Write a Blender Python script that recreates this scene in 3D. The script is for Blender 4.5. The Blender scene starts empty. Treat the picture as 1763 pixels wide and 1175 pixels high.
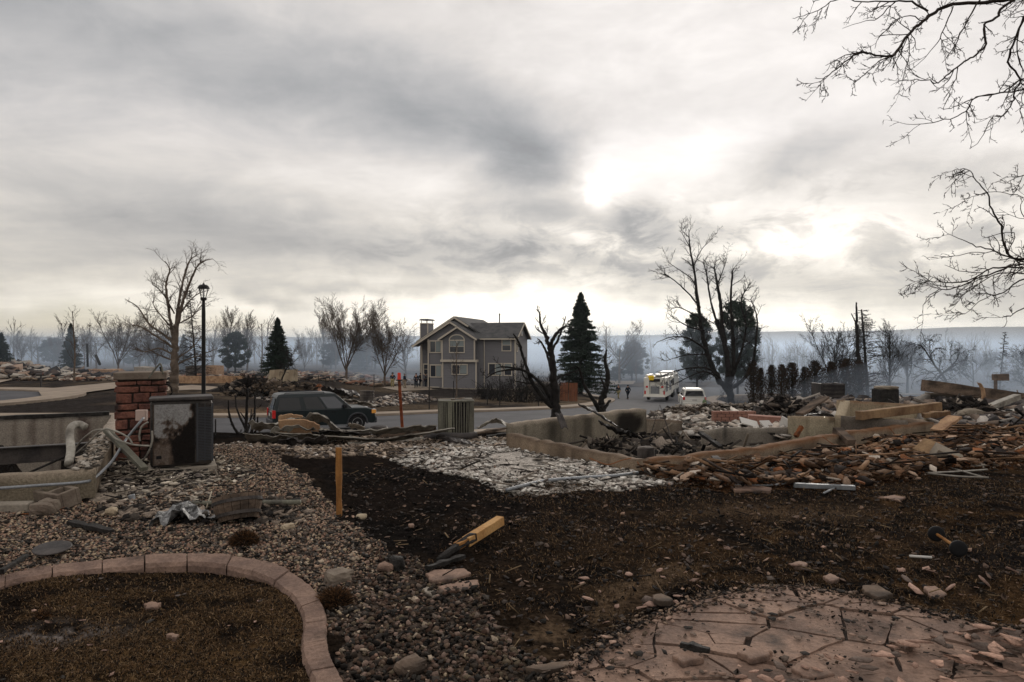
import bpy, bmesh, math, random
import numpy as np
from mathutils import Vector, Matrix
R = math.radians
sc = bpy.context.scene
col = sc.collection

# ------------------------------------------------------------ camera
F, CX, HY, EZ = 1175.0, 881.5, 598.0, 1.65
cam = bpy.data.objects.new('camera', bpy.data.cameras.new('camera'))
col.objects.link(cam)
cam.location = (0, 0, EZ)
cam.rotation_euler = (R(90), 0, 0)
cam.data.sensor_width = 36
cam.data.lens = 36 * F / 1763
cam.data.shift_y = (HY - 587.5) / 1763
cam.data.clip_start = 0.05
cam.data.clip_end = 12000
sc.camera = cam

# ------------------------------------------------------------ light
SUN_AZ, SUN_EL = 14.0, 13.0          # degrees: to the right of straight ahead, above the horizon
sun = bpy.data.objects.new('sun', bpy.data.lights.new('sun', 'SUN'))
col.objects.link(sun)
sun.data.energy = 1.5
sun.data.angle = R(25)
sun.data.color = (1.0, 0.93, 0.84)
sun.rotation_euler = (R(90 - SUN_EL), 0, R(180 - SUN_AZ))
# ------------------------------------------------------------ sky
world = bpy.data.worlds.new('World')
sc.world = world
world.use_nodes = True
NT = world.node_tree
NT.nodes.clear()
def wn(t, **k):
    n = NT.nodes.new(t)
    for a, b in k.items(): setattr(n, a, b)
    return n
def mth(op, a, b=None, c=None, clamp=False):
    n = wn('ShaderNodeMath', operation=op, use_clamp=clamp)
    for i, v in enumerate((a, b, c)):
        if v is None: continue
        if isinstance(v, (int, float)): n.inputs[i].default_value = v
        else: NT.links.new(v, n.inputs[i])
    return n.outputs[0]
tc = wn('ShaderNodeTexCoord')
sep = wn('ShaderNodeSeparateXYZ')
NT.links.new(tc.outputs['Generated'], sep.inputs[0])
X, Y, Z = sep.outputs
# cloud-sheet coordinates: the direction's meeting point with a flat layer overhead
den = mth('ADD', mth('MAXIMUM', Z, 0.0), 0.10)
cb = wn('ShaderNodeCombineXYZ')
NT.links.new(mth('DIVIDE', X, den), cb.inputs[0])
NT.links.new(mth('DIVIDE', Y, den), cb.inputs[1])
def noise(scale, detail, rough, vec, dist=0.0):
    n = wn('ShaderNodeTexNoise')
    n.inputs['Scale'].default_value = scale; n.inputs['Detail'].default_value = detail
    n.inputs['Roughness'].default_value = rough; n.inputs['Distortion'].default_value = dist
    NT.links.new(vec, n.inputs['Vector'])
    return n.outputs
sc1 = noise(0.55, 7, 0.55, cb.outputs[0], 0.5)
mp = wn('ShaderNodeMapping'); NT.links.new(cb.outputs[0], mp.inputs[0])
mp.inputs['Location'].default_value = (7, 3, 1); mp.inputs['Rotation'].default_value = (0, 0, R(20)); mp.inputs['Scale'].default_value = (0.8, 1.3, 1)
sc2 = noise(1.3, 8, 0.62, mp.outputs[0], 0.6)
# azimuth / elevation in "pixel-sized" angles, warped by noise so that cloud masses are ragged
wz = noise(3.0, 4, 0.55, tc.outputs['Generated'])
sw = wn('ShaderNodeSeparateColor'); NT.links.new(wz[1], sw.inputs[0])
wz2 = noise(11.0, 5, 0.6, tc.outputs['Generated'])
sw2 = wn('ShaderNodeSeparateColor'); NT.links.new(wz2[1], sw2.inputs[0])
Az = mth('MULTIPLY', mth('ARCTAN2', X, Y), F)
El = mth('MULTIPLY', mth('ARCSINE', Z), F)
AzW = mth('ADD', mth('MULTIPLY_ADD', mth('SUBTRACT', sw.outputs[0], 0.5), 330.0, Az), mth('MULTIPLY', mth('SUBTRACT', sw2.outputs[0], 0.5), 110.0))
ElW = mth('ADD', mth('MULTIPLY_ADD', mth('SUBTRACT', sw.outputs[1], 0.5), 130.0, El), mth('MULTIPLY', mth('SUBTRACT', sw2.outputs[1], 0.5), 55.0))
def blob(px, py, sx, sy, amp, rot=0.0, power=2.0):
    u, v = (px - CX) / F, (HY - py) / F
    a0 = math.atan(u) * F; e0 = math.asin(v / math.sqrt(1 + u * u + v * v)) * F
    c, s = math.cos(R(rot)), math.sin(R(rot))
    da = mth('SUBTRACT', AzW, a0); de = mth('SUBTRACT', ElW, e0)
    p = mth('DIVIDE', mth('ADD', mth('MULTIPLY', da, c), mth('MULTIPLY', de, s)), sx)
    q = mth('DIVIDE', mth('ADD', mth('MULTIPLY', da, -s), mth('MULTIPLY', de, c)), sy)
    r2 = mth('ADD', mth('MULTIPLY', p, p), mth('MULTIPLY', q, q))
    if power != 2.0: r2 = mth('POWER', r2, power / 2)
    g = mth('POWER', 2.71828, mth('MULTIPLY', r2, -1.0))
    return mth('MULTIPLY', g, amp)
t = mth('MULTIPLY_ADD', mth('SUBTRACT', sc1[0], 0.5), 0.10, 0.908)
t = mth('ADD', t, mth('MULTIPLY', mth('SUBTRACT', sc2[0], 0.5), 0.20))
mp3 = wn('ShaderNodeMapping'); NT.links.new(tc.outputs['Generated'], mp3.inputs[0]); mp3.inputs['Scale'].default_value = (1.0, 1.0, 2.3)
sc3 = noise(5.5, 9, 0.6, mp3.outputs[0], 0.4)
t = mth('ADD', t, mth('MULTIPLY', mth('SUBTRACT', sc3[0], 0.5), 0.27))
sc4 = noise(9.0, 9, 0.62, mp3.outputs[0], 0.5)
pf = wn('ShaderNodeMapRange'); pf.interpolation_type = 'SMOOTHSTEP'; NT.links.new(sc4[0], pf.inputs[0])
for i, v in enumerate((0.42, 0.60, 0.07, -0.13)): pf.inputs[i + 1].default_value = v
bandq = mth('DIVIDE', mth('SUBTRACT', El, 165.0), 80.0)
band = mth('MULTIPLY', mth('POWER', 2.71828, mth('MULTIPLY', mth('MULTIPLY', bandq, bandq), -1.0)), mth('MULTIPLY_ADD', Az, 0.0016, 0.75, clamp=True))
t = mth('ADD', t, mth('MULTIPLY', pf.outputs[0], band))
BLOBS = [
    # long dark diagonal mass, from the upper left down to the middle
    (20, 60, 260, 120, -0.13, -5), (420, 110, 300, 70, -0.14, -15), (740, 180, 220, 72, -0.175, -22), (900, 268, 100, 105, -0.185, -40), (20, 250, 520, 420, -0.03, 0),
    (330, 370, 330, 60, -0.08, -4), (120, 450, 420, 60, -0.10, 0), (620, 410, 240, 30, -0.10, 0),
    (840, 425, 170, 20, -0.03, 4), (1000, 442, 190, 22, -0.12, -4), (1115, 358, 70, 28, -0.17, -12), (1190, 392, 170, 20, -0.11, -4),
    (1370, 300, 95, 40, -0.17, 6), (1420, 480, 250, 34, -0.18, 2), (1660, 340, 130, 50, -0.07, 0), (1450, 150, 350, 170, 0.035, 0), (930, 345, 90, 16, 0.10, 0), (1000, 405, 130, 13, 0.10, -5), (1230, 335, 110, 26, 0.08, 5), (1640, 500, 200, 24, -0.07, 0),
    (490, 512, 60, 17, -0.22, 0), (560, 488, 80, 13, -0.12, 0), (640, 485, 60, 9, -0.13, 0),
    # openings and the glare round the hidden sun
    (1130, 60, 260, 130, 0.03, 0), (1190, 265, 150, 45, 0.05, 10), (1040, 338, 50, 36, 0.24, 0), (1110, 300, 260, 110, 0.035, 0), (1440, 420, 140, 50, 0.22, 0),
    (700, 330, 150, 40, 0.05, 12), (250, 240, 240, 60, 0.06, 0), (820, 500, 380, 30, 0.16, 0), (900, 545, 420, 45, 0.26, 0),
    (1250, 520, 300, 30, 0.10, 0), (200, 520, 360, 22, 0.10, 0), (1600, 540, 300, 20, 0.12, 0), (60, 560, 500, 18, 0.04, 0),
    (1500, 180, 260, 130, 0.04, 0),
]
for b in BLOBS:
    t = mth('ADD', t, blob(*b))
# away from the sunward side the overcast is an even, darker grey
back = wn('ShaderNodeMapRange'); back.interpolation_type = 'SMOOTHSTEP'
NT.links.new(Y, back.inputs[0])
for i, v in enumerate((-0.5, 0.45, 1.0, 1.0)): back.inputs[i + 1].default_value = v
t = mth('MULTIPLY', mth('MAXIMUM', t, 0.3), back.outputs[0])
lum = mth('POWER', mth('MINIMUM', t, 1.25), 2.25)
# tint: bluish grey in the dark parts, cream low down in the bright ones
warm = wn('ShaderNodeMapRange'); NT.links.new(El, warm.inputs[0])
for i, v in enumerate((20.0, 330.0, 1.0, 0.0)): warm.inputs[i + 1].default_value = v
br = wn('ShaderNodeMapRange'); NT.links.new(t, br.inputs[0])
for i, v in enumerate((0.66, 0.88, 0.0, 1.0)): br.inputs[i + 1].default_value = v
def mixc(f, a, b):
    n = wn('ShaderNodeMix', data_type='RGBA')
    for i, v in ((0, f), (6, a), (7, b)):
        if isinstance(v, (int, float)): n.inputs[i].default_value = v
        elif isinstance(v, tuple): n.inputs[i].default_value = v
        else: NT.links.new(v, n.inputs[i])
    return n.outputs[2]
hi = mixc(warm.outputs[0], (1.0, 0.952, 0.92, 1), (1.0, 0.93, 0.80, 1))
lo = mixc(warm.outputs[0], (0.95, 0.965, 1.0, 1), (1.0, 0.95, 0.90, 1))
tint = mixc(br.outputs[0], lo, hi)
vm = wn('ShaderNodeVectorMath', operation='SCALE')
NT.links.new(tint, vm.inputs[0]); NT.links.new(lum, vm.inputs['Scale'])
# a strip of clear sky low on the left shows the real (Nishita) blue
sky = wn('ShaderNodeTexSky'); sky.sky_type = 'NISHITA'; sky.sun_disc = False
sky.sun_elevation = R(SUN_EL); sky.sun_rotation = R(SUN_AZ)
vs = wn('ShaderNodeVectorMath', operation='SCALE'); NT.links.new(sky.outputs[0], vs.inputs[0]); vs.inputs['Scale'].default_value = 0.085
gap = mth('MULTIPLY', blob(20, 566, 330, 26, 0.42), 1.0, clamp=True)
skycol = mixc(gap, vm.outputs[0], vs.outputs[0])
bg = wn('ShaderNodeBackground'); NT.links.new(skycol, bg.inputs[0]); bg.inputs[1].default_value = 1.0
wo = wn('ShaderNodeOutputWorld'); NT.links.new(bg.outputs[0], wo.inputs[0])
# ------------------------------------------------------------ exposure
sc.view_settings.view_transform = 'Standard'
sc.view_settings.look = 'None'
sc.view_settings.exposure = 0.0
sc.view_settings.gamma = 1.0
sc.cycles.max_bounces = 5
sc.cycles.diffuse_bounces = 2
sc.cycles.glossy_bounces = 2
sc.cycles.transmission_bounces = 3
sc.cycles.transparent_max_bounces = 8
sc.cycles.volume_bounces = 0
sc.cycles.sample_clamp_indirect = 4

# ------------------------------------------------------------ materials
def mat(name, c, rough=0.85, c2=None, scale=6.0, bump=0.0, bscale=40.0, metal=0.0, attr=False, fine=0.25, stretch=None, spec=0.12, lap=0.0, c3=None, t3=(0.6, 0.7)):
    m = bpy.data.materials.new(name); m.use_nodes = True
    nt = m.node_tree; nd = nt.nodes; L = nt.links
    b = nd['Principled BSDF']
    b.inputs['Roughness'].default_value = rough; b.inputs['Metallic'].default_value = metal
    b.inputs['Specular IOR Level'].default_value = spec
    tcn = nd.new('ShaderNodeTexCoord'); vec = tcn.outputs['Object']
    if stretch:
        mpn = nd.new('ShaderNodeMapping'); L.new(vec, mpn.inputs[0]); mpn.inputs['Scale'].default_value = stretch; vs_ = mpn.outputs[0]
    else: vs_ = vec
    def nz(s, det=5, v=None, r=0.6):
        n = nd.new('ShaderNodeTexNoise'); n.inputs['Scale'].default_value = s; n.inputs['Detail'].default_value = det; n.inputs['Roughness'].default_value = r
        L.new(v or vs_, n.inputs['Vector']); return n.outputs[0]
    def ramp(src, lo, hi):
        n = nd.new('ShaderNodeMapRange'); L.new(src, n.inputs[0])
        for i, v in enumerate((lo, hi, 0.0, 1.0)): n.inputs[i + 1].default_value = v
        return n.outputs[0]
    def mx(f, a, bb, bt='MIX'):
        n = nd.new('ShaderNodeMix'); n.data_type = 'RGBA'; n.blend_type = bt
        for i, v in ((0, f), (6, a), (7, bb)):
            if isinstance(v, float): n.inputs[i].default_value = v
            elif isinstance(v, tuple): n.inputs[i].default_value = (*v[:3], 1)
            else: L.new(v, n.inputs[i])
        return n.outputs[2]
    if attr:
        a = nd.new('ShaderNodeAttribute'); a.attribute_name = 'Col'; base = a.outputs['Color']
    else:
        base = c
        if c2: base = mx(ramp(nz(scale), 0.38, 0.62), c, c2)
        if c3: base = mx(ramp(nz(scale * 0.6, 6), *t3), base, c3)
    if fine > 0:
        g = nd.new('ShaderNodeMapRange'); L.new(nz(bscale, 6, vec, 0.7), g.inputs[0])
        for i, v in enumerate((0.3, 0.7, 1 - fine, 1 + fine)): g.inputs[i + 1].default_value = v
        s = nd.new('ShaderNodeVectorMath'); s.operation = 'SCALE'
        if isinstance(base, tuple): s.inputs[0].default_value = base[:3]
        else: L.new(base, s.inputs[0])
        L.new(g.outputs[0], s.inputs['Scale']); base = s.outputs[0]
    if isinstance(base, tuple): b.inputs['Base Color'].default_value = (*base[:3], 1)
    else: L.new(base, b.inputs['Base Color'])
    hgt = None
    if bump > 0: hgt = nz(bscale, 6, vec, 0.65)
    if lap > 0:
        s = nd.new('ShaderNodeSeparateXYZ'); L.new(vec, s.inputs[0])
        q = nd.new('ShaderNodeMath'); q.operation = 'FRACT'
        q0 = nd.new('ShaderNodeMath'); q0.operation = 'DIVIDE'; L.new(s.outputs[2], q0.inputs[0]); q0.inputs[1].default_value = lap
        L.new(q0.outputs[0], q.inputs[0])
        q1 = nd.new('ShaderNodeMath'); q1.operation = 'SUBTRACT'; q1.inputs[0].default_value = 1.0; L.new(q.outputs[0], q1.inputs[1]); hgt = q1.outputs[0]
    if hgt is not None:
        bp = nd.new('ShaderNodeBump'); bp.inputs['Strength'].default_value = bump if lap == 0 else 1.0
        bp.inputs['Distance'].default_value = 0.02 if lap == 0 else 0.10
        L.new(hgt, bp.inputs['Height']); L.new(bp.outputs[0], b.inputs['Normal'])
    return m
def glass(name, c=(0.02, 0.025, 0.03), rough=0.05):
    m = mat(name, c, rough, fine=0, spec=0.8); return m
M = {}
M['terrain'] = mat('scorched_ground', None, 0.95, attr=True, bump=1.0, bscale=34, fine=0.85, spec=0.0)
M['stone'] = mat('loose_stone', None, 0.9, attr=True, bump=0.7, bscale=45, fine=0.4, spec=0.05)
M['concrete'] = mat('foundation_concrete', (0.25, 0.212, 0.165), 0.9, (0.155, 0.128, 0.098), 1.6, 0.25, 30, stretch=(1, 1, 0.35), c3=(0.05, 0.042, 0.036), t3=(0.6, 0.74))
M['concrete_pale'] = mat('pale_concrete', (0.33, 0.29, 0.24), 0.9, (0.22, 0.19, 0.155), 2.0, 0.2, 40)
M['concrete_cream'] = mat('cream_concrete', (0.42, 0.35, 0.25), 0.9, (0.27, 0.21, 0.145), 1.8, 0.25, 30, stretch=(1, 1, 0.3), c3=(0.08, 0.06, 0.045), t3=(0.62, 0.8))
M['rusty_concrete'] = mat('rusty_concrete', (0.26, 0.17, 0.095), 0.9, (0.12, 0.07, 0.04), 2.2, 0.3, 30, stretch=(1, 1, 0.6), c3=(0.03, 0.022, 0.018))
M['sooty_concrete'] = mat('sooty_concrete', (0.14, 0.12, 0.105), 0.9, (0.035, 0.03, 0.028), 1.5, 0.2, 30, stretch=(1, 1, 0.35))
M['asphalt'] = mat('asphalt', (0.085, 0.084, 0.09), 0.9, (0.064, 0.064, 0.069), 0.6, 0.15, 60, fine=0.12)
M['pavement'] = mat('pavement', (0.30, 0.245, 0.19), 0.9, (0.23, 0.185, 0.145), 0.8, 0.1, 30, fine=0.12)
M['edging'] = mat('cast_edging', (0.24, 0.16, 0.122), 0.9, (0.15, 0.10, 0.08), 5.0, 0.7, 45, fine=0.3, c3=(0.07, 0.05, 0.04), t3=(.54, .68))
M['flag'] = mat('flagstone', (0.28, 0.185, 0.138), 0.85, (0.15, 0.10, 0.078), 3.2, 0.6, 40, fine=0.3, c3=(0.04, 0.034, 0.031), t3=(0.56, 0.70))
M['bark'] = mat('pale_bark', (0.15, 0.115, 0.088), 0.9, (0.085, 0.065, 0.05), 3, 0.4, 30)
M['twig'] = mat('bare_twig', (0.075, 0.056, 0.043), 0.9, fine=0)
M['charbark'] = mat('charred_bark', (0.022, 0.019, 0.017), 0.85, (0.009, 0.008, 0.008), 5, 0.6, 30)
M['needle'] = mat('needles', (0.030, 0.047, 0.032), 0.8, (0.018, 0.028, 0.022), 0.8, fine=0.3, bscale=9)
M['scorch'] = mat('scorched_foliage', (0.045, 0.026, 0.016), 0.9, (0.018, 0.016, 0.012), 2.0, fine=0.3, bscale=9)
M['siding'] = mat('lap_siding', (0.14, 0.136, 0.142), 0.75, lap=0.2, fine=0.08)
M['trim'] = mat('cream_trim', (0.46, 0.41, 0.34), 0.7, fine=0.04)
M['shingle'] = mat('roof_shingle', (0.09, 0.088, 0.088), 0.9, (0.06, 0.06, 0.062), 1.5, 0.4, 14, fine=0.25)
M['glass'] = glass('window_glass', (0.03, 0.035, 0.045), 0.08)
M['autoglass'] = mat('tinted_glass', (0.008, 0.009, 0.010), 0.08, fine=0, spec=0.45)
M['blind'] = mat('window_blind', (0.2, 0.23, 0.23), 0.6, fine=0.05)
M['suvgreen'] = mat('dark_green_paint', (0.004, 0.010, 0.012), 0.32, fine=0, spec=0.35)
M['whitepaint'] = mat('white_paint', (0.66, 0.64, 0.58), 0.35, fine=0.03, spec=0.5)
M['greyplastic'] = mat('grey_plastic', (0.05, 0.052, 0.058), 0.6, fine=0.05)
M['black'] = mat('black_rubber', (0.012, 0.012, 0.013), 0.75, fine=0)
M['chrome'] = mat('alloy', (0.5, 0.5, 0.5), 0.3, metal=0.8, fine=0)
M['redlens'] = mat('red_lens', (0.5, 0.012, 0.012), 0.25, fine=0, spec=0.6)
M['amber'] = mat('amber_lens', (0.75, 0.33, 0.06), 0.3, fine=0, spec=0.6)
M['clearlens'] = mat('clear_lens', (0.6, 0.6, 0.6), 0.2, fine=0, spec=0.6)
M['yellow'] = mat('yellow_fabric', (0.75, 0.5, 0.02), 0.8, fine=0.1)
M['turnout'] = mat('turnout_cloth', (0.33, 0.28, 0.14), 0.9, fine=0.1)
M['navy'] = mat('navy_cloth', (0.014, 0.019, 0.03), 0.9, fine=0.1)
M['skin'] = mat('skin', (0.35, 0.2, 0.14), 0.6, fine=0)
M['tan'] = mat('tan_cloth', (0.25, 0.2, 0.15), 0.9, fine=0.1)
M['wood'] = mat('fresh_lumber', (0.46, 0.27, 0.11), 0.75, (0.36, 0.19, 0.07), 6, 0.3, 40, stretch=(1, 1, 0.15))
M['stakewood'] = mat('weathered_stake', (0.32, 0.155, 0.05), 0.8, (0.2, 0.09, 0.03), 5, 0.3, 40, stretch=(3, 3, 0.4))
M['char'] = mat('charred_wood', (0.012, 0.011, 0.010), 0.7, (0.03, 0.027, 0.025), 9, 0.9, 25)
M['oldwood'] = mat('burnt_timber', (0.16, 0.115, 0.085), 0.9, (0.05, 0.038, 0.03), 4, 0.5, 30, stretch=(0.4, 1, 1))
M['redrock'] = mat('red_sandstone', (0.21, 0.09, 0.064), 0.9, (0.09, 0.042, 0.035), 4, 0.9, 28, fine=0.4, c3=(0.035, 0.026, 0.024), t3=(0.52, 0.64))
M['limb'] = mat('dark_limb', (0.028, 0.021, 0.017), 0.9, fine=0)
M['mortar'] = mat('mortar', (0.04, 0.03, 0.025), 0.95, bump=0.5)
M['capstone'] = mat('cap_stone', (0.2, 0.165, 0.13), 0.9, (0.13, 0.1, 0.08), 5, 0.4)
M['acpale'] = mat('scorched_enamel', (0.32, 0.315, 0.31), 0.6, (0.21, 0.20, 0.2), 3, 0.05, fine=0.08)
M['acdark'] = mat('sooted_enamel', (0.012, 0.011, 0.011), 0.55, (0.05, 0.043, 0.038), 2.5, 0.1)
M['acfin'] = mat('scorched_fins', (0.17, 0.165, 0.125), 0.6, (0.09, 0.085, 0.07), 4, 0.1, stretch=(1, 1, 0.2))
M['metal'] = mat('ashy_sheet_metal', (0.33, 0.31, 0.27), 0.6, (0.19, 0.17, 0.145), 3.5, 0.25, 20, metal=0.15, c3=(0.05, 0.043, 0.037), t3=(.56, .7))
M['metaldark'] = mat('burnt_steel', (0.035, 0.032, 0.032), 0.55, (0.075, 0.065, 0.06), 3, 0.2, metal=0.3)
M['galv'] = mat('bare_metal', (0.24, 0.25, 0.265), 0.45, (0.19, 0.2, 0.21), 4, 0.1, metal=0.4)
M['rust'] = mat('rusted_metal', (0.23, 0.075, 0.025), 0.85, (0.08, 0.035, 0.018), 6, 0.5, 30)
M['redpaint'] = mat('red_marker_paint', (0.24, 0.062, 0.025), 0.8, (0.10, 0.03, 0.015), 9, 0.1)
M['redflag'] = mat('red_plastic_tape', (0.6, 0.06, 0.04), 0.6, fine=0.1)
M['insul'] = mat('scorched_board', (0.42, 0.27, 0.16), 0.85, (0.25, 0.15, 0.09), 3, 0.1)
M['lampmetal'] = mat('lamp_metal', (0.012, 0.011, 0.011), 0.5, fine=0.1)
M['cedar'] = mat('cedar_fence', (0.22, 0.085, 0.04), 0.85, (0.13, 0.05, 0.03), 4, 0.2, stretch=(4, 4, 0.2))
M['boxpale'] = mat('pale_plastic', (0.48, 0.36, 0.31), 0.6, fine=0.06)
M['brick'] = mat('low_brick', (0.3, 0.16, 0.12), 0.9, (0.22, 0.11, 0.085), 8, 0.3)
M['ashwhite'] = mat('white_ash', (0.5, 0.47, 0.43), 0.95, (0.3, 0.27, 0.24), 6, 0.4)
M['olive'] = mat('green_bin', (0.11, 0.15, 0.08), 0.6, fine=0.1)
M['tilewhite'] = mat('pale_plate', (0.5, 0.48, 0.45), 0.8, fine=0.1)
M['rag'] = mat('crumpled_foil', (0.30, 0.30, 0.30), 0.5, (0.08, 0.08, 0.08), 14, 0.6, 40, metal=0.4)
M['rope'] = mat('rust_wire', (0.22, 0.08, 0.03), 0.8, fine=0)
M['redwire'] = mat('red_wire', (0.3, 0.02, 0.02), 0.7, fine=0)
M['hill'] = mat('far_hill', (0.13, 0.12, 0.10), 1.0, (0.09, 0.085, 0.075), 0.004, fine=0.1, bscale=0.01)

# ------------------------------------------------------------ tagging and mesh helpers
def tag(o, label=None, cat=None, group=None, kind=None):
    if label: o['label'] = label
    if cat: o['category'] = cat
    if group: o['group'] = group
    if kind: o['kind'] = kind
    return o
def thing(name, label, cat, loc=(0, 0, 0), rz=0.0, group=None):
    o = bpy.data.objects.new(name, None); col.objects.link(o)
    o.location = loc; o.rotation_euler = (0, 0, rz); o.empty_display_size = 0.1
    return tag(o, label, cat, group)
def wmat(o): return Matrix.Translation(o.location) @ o.rotation_euler.to_matrix().to_4x4() @ Matrix.Diagonal((*o.scale, 1))
def link(name, me, m, parent=None, world=False, smooth=False):
    o = bpy.data.objects.new(name, me); col.objects.link(o)
    for mm in (m if isinstance(m, (list, tuple)) else [m]): me.materials.append(mm)
    if smooth:
        me.polygons.foreach_set('use_smooth', np.ones(len(me.polygons), dtype=bool))
    if parent:
        if world: me.transform(chain(parent).inverted())
        o.parent = parent
    return o
def chain(o):
    return (chain(o.parent) @ wmat(o)) if o.parent else wmat(o)
class MB:
    def __init__(s): s.v = []; s.f = []; s.mi = []
    def add(s, v, f, mi=0):
        k = len(s.v); s.v += [tuple(p) for p in v]; s.f += [tuple(i + k for i in q) for q in f]; s.mi += [mi] * len(f); return s
    def box(s, x0, x1, y0, y1, z0, z1, M4=None, mi=0):
        v = [(x, y, z) for z in (z0, z1) for y in (y0, y1) for x in (x0, x1)]
        if M4 is not None: v = [M4 @ Vector(p) for p in v]
        return s.add(v, [(0, 2, 3, 1), (4, 5, 7, 6), (0, 1, 5, 4), (2, 6, 7, 3), (0, 4, 6, 2), (1, 3, 7, 5)], mi)
    def bar(s, p, q, w, h=None, up=(0, 0, 1), mi=0):
        h = h or w; p = Vector(p); q = Vector(q); d = q - p; L = d.length; d.normalize()
        u = Vector(up); sd = d.cross(u)
        if sd.length < 1e-3: sd = d.cross(Vector((1, 0, 0)))
        sd.normalize(); u = sd.cross(d)
        M4 = Matrix((( *[sd[i] for i in range(0)],),)) if False else Matrix.Identity(4)
        for i in range(3): M4[i][0] = sd[i]; M4[i][1] = d[i]; M4[i][2] = u[i]; M4[i][3] = p[i]
        return s.box(-w / 2, w / 2, 0, L, -h / 2, h / 2, M4, mi)
    def prism(s, pts, z0, z1, M4=None, mi=0):
        n = len(pts)
        v = [(x, y, z0) for x, y in pts] + [(x, y, z1) for x, y in pts]
        if M4 is not None: v = [M4 @ Vector(p) for p in v]
        return s.add(v, [tuple(range(n))[::-1], tuple(range(n, 2 * n))] + [(i, (i + 1) % n, n + (i + 1) % n, n + i) for i in range(n)], mi)
    def tube(s, pts, rad, n=8, mi=0, caps=True):
        pts = [Vector(p) for p in pts]
        if not isinstance(rad, (list, tuple)): rad = [rad] * len(pts)
        V = []; ref = Vector((0.3, 0.2, 1)).normalized()
        for i, p in enumerate(pts):
            d = (pts[min(i + 1, len(pts) - 1)] - pts[max(i - 1, 0)]).normalized()
            a = d.cross(ref)
            if a.length < 0.2: a = d.cross(Vector((1, 0, 0)))
            a.normalize(); b = d.cross(a)
            V += [p + (a * math.cos(2 * math.pi * k / n) + b * math.sin(2 * math.pi * k / n)) * rad[i] for k in range(n)]
        Fc = [(i * n + k, i * n + (k + 1) % n, (i + 1) * n + (k + 1) % n, (i + 1) * n + k) for i in range(len(pts) - 1) for k in range(n)]
        if caps: Fc += [tuple(range(n))[::-1], tuple((len(pts) - 1) * n + k for k in range(n))]
        return s.add(V, Fc, mi)
    def lathe(s, prof, n=24, M4=None, mi=0):
        V = []
        for r, z in prof: V += [Vector((r * math.cos(2 * math.pi * k / n), r * math.sin(2 * math.pi * k / n), z)) for k in range(n)]
        if M4 is not None: V = [M4 @ p for p in V]
        Fc = [(i * n + k, i * n + (k + 1) % n, (i + 1) * n + (k + 1) % n, (i + 1) * n + k) for i in range(len(prof) - 1) for k in range(n)]
        Fc += [tuple(range(n))[::-1], tuple((len(prof) - 1) * n + k for k in range(n))]
        return s.add(V, Fc, mi)
    def sweep(s, pts, w, h, mi=0, z0=None):
        """rectangular section, width w across, height h upward from the line"""
        pts = [Vector(p) for p in pts]; V = []
        for i, p in enumerate(pts):
            d = pts[min(i + 1, len(pts) - 1)] - pts[max(i - 1, 0)]; d.z = 0; d.normalize(); n = Vector((-d.y, d.x, 0)) * w / 2
            zb = p.z if z0 is None else z0
            V += [(p.x - n.x, p.y - n.y, zb), (p.x + n.x, p.y + n.y, zb), (p.x + n.x, p.y + n.y, p.z + h), (p.x - n.x, p.y - n.y, p.z + h)]
        Fc = []
        for i in range(len(pts) - 1):
            a = i * 4; b = a + 4
            Fc += [(a, a + 1, b + 1, b), (a + 1, a + 2, b + 2, b + 1), (a + 2, a + 3, b + 3, b + 2), (a + 3, a, b, b + 3)]
        Fc += [(3, 2, 1, 0), tuple(4 * (len(pts) - 1) + k for k in range(4))]
        return s.add(V, Fc, mi)
    def build(s, name, m, parent=None, world=False, smooth=False, bevel=0.0, jitter=0.0, seed=0):
        if jitter:
            rg = random.Random(seed); s.v = [(a + rg.uniform(-jitter, jitter), b + rg.uniform(-jitter, jitter), c + rg.uniform(-jitter, jitter)) for a, b, c in s.v]
        me = bpy.data.meshes.new(name); me.from_pydata(s.v, [], s.f)
        if any(s.mi): me.polygons.foreach_set('material_index', s.mi)
        me.update()
        bm = bmesh.new(); bm.from_mesh(me); bmesh.ops.recalc_face_normals(bm, faces=bm.faces); bm.to_mesh(me); bm.free()
        o = link(name, me, m, parent, world, smooth)
        if bevel:
            b = o.modifiers.new('bevel', 'BEVEL'); b.width = bevel; b.segments = 2; b.limit_method = 'ANGLE'; b.angle_limit = R(35)
        return o
def npmesh(name, V, Fa, m, colr=None, parent=None, smooth=False):
    V = np.asarray(V, dtype=np.float32); Fa = np.asarray(Fa, dtype=np.int32); k = Fa.shape[1]
    me = bpy.data.meshes.new(name)
    me.vertices.add(len(V)); me.vertices.foreach_set('co', V.ravel())
    me.loops.add(Fa.size); me.loops.foreach_set('vertex_index', Fa.ravel())
    me.polygons.add(len(Fa)); me.polygons.foreach_set('loop_start', np.arange(len(Fa), dtype=np.int32) * k)
    try: me.polygons.foreach_set('loop_total', np.full(len(Fa), k, dtype=np.int32))
    except Exception: pass
    me.update(calc_edges=True)
    if colr is not None:
        c4 = np.ones((len(V), 4), dtype=np.float32); c4[:, :3] = colr
        a = me.color_attributes.new('Col', 'FLOAT_COLOR', 'POINT'); a.data.foreach_set('color', c4.ravel())
    return link(name, me, m, parent, False, smooth)
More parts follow.
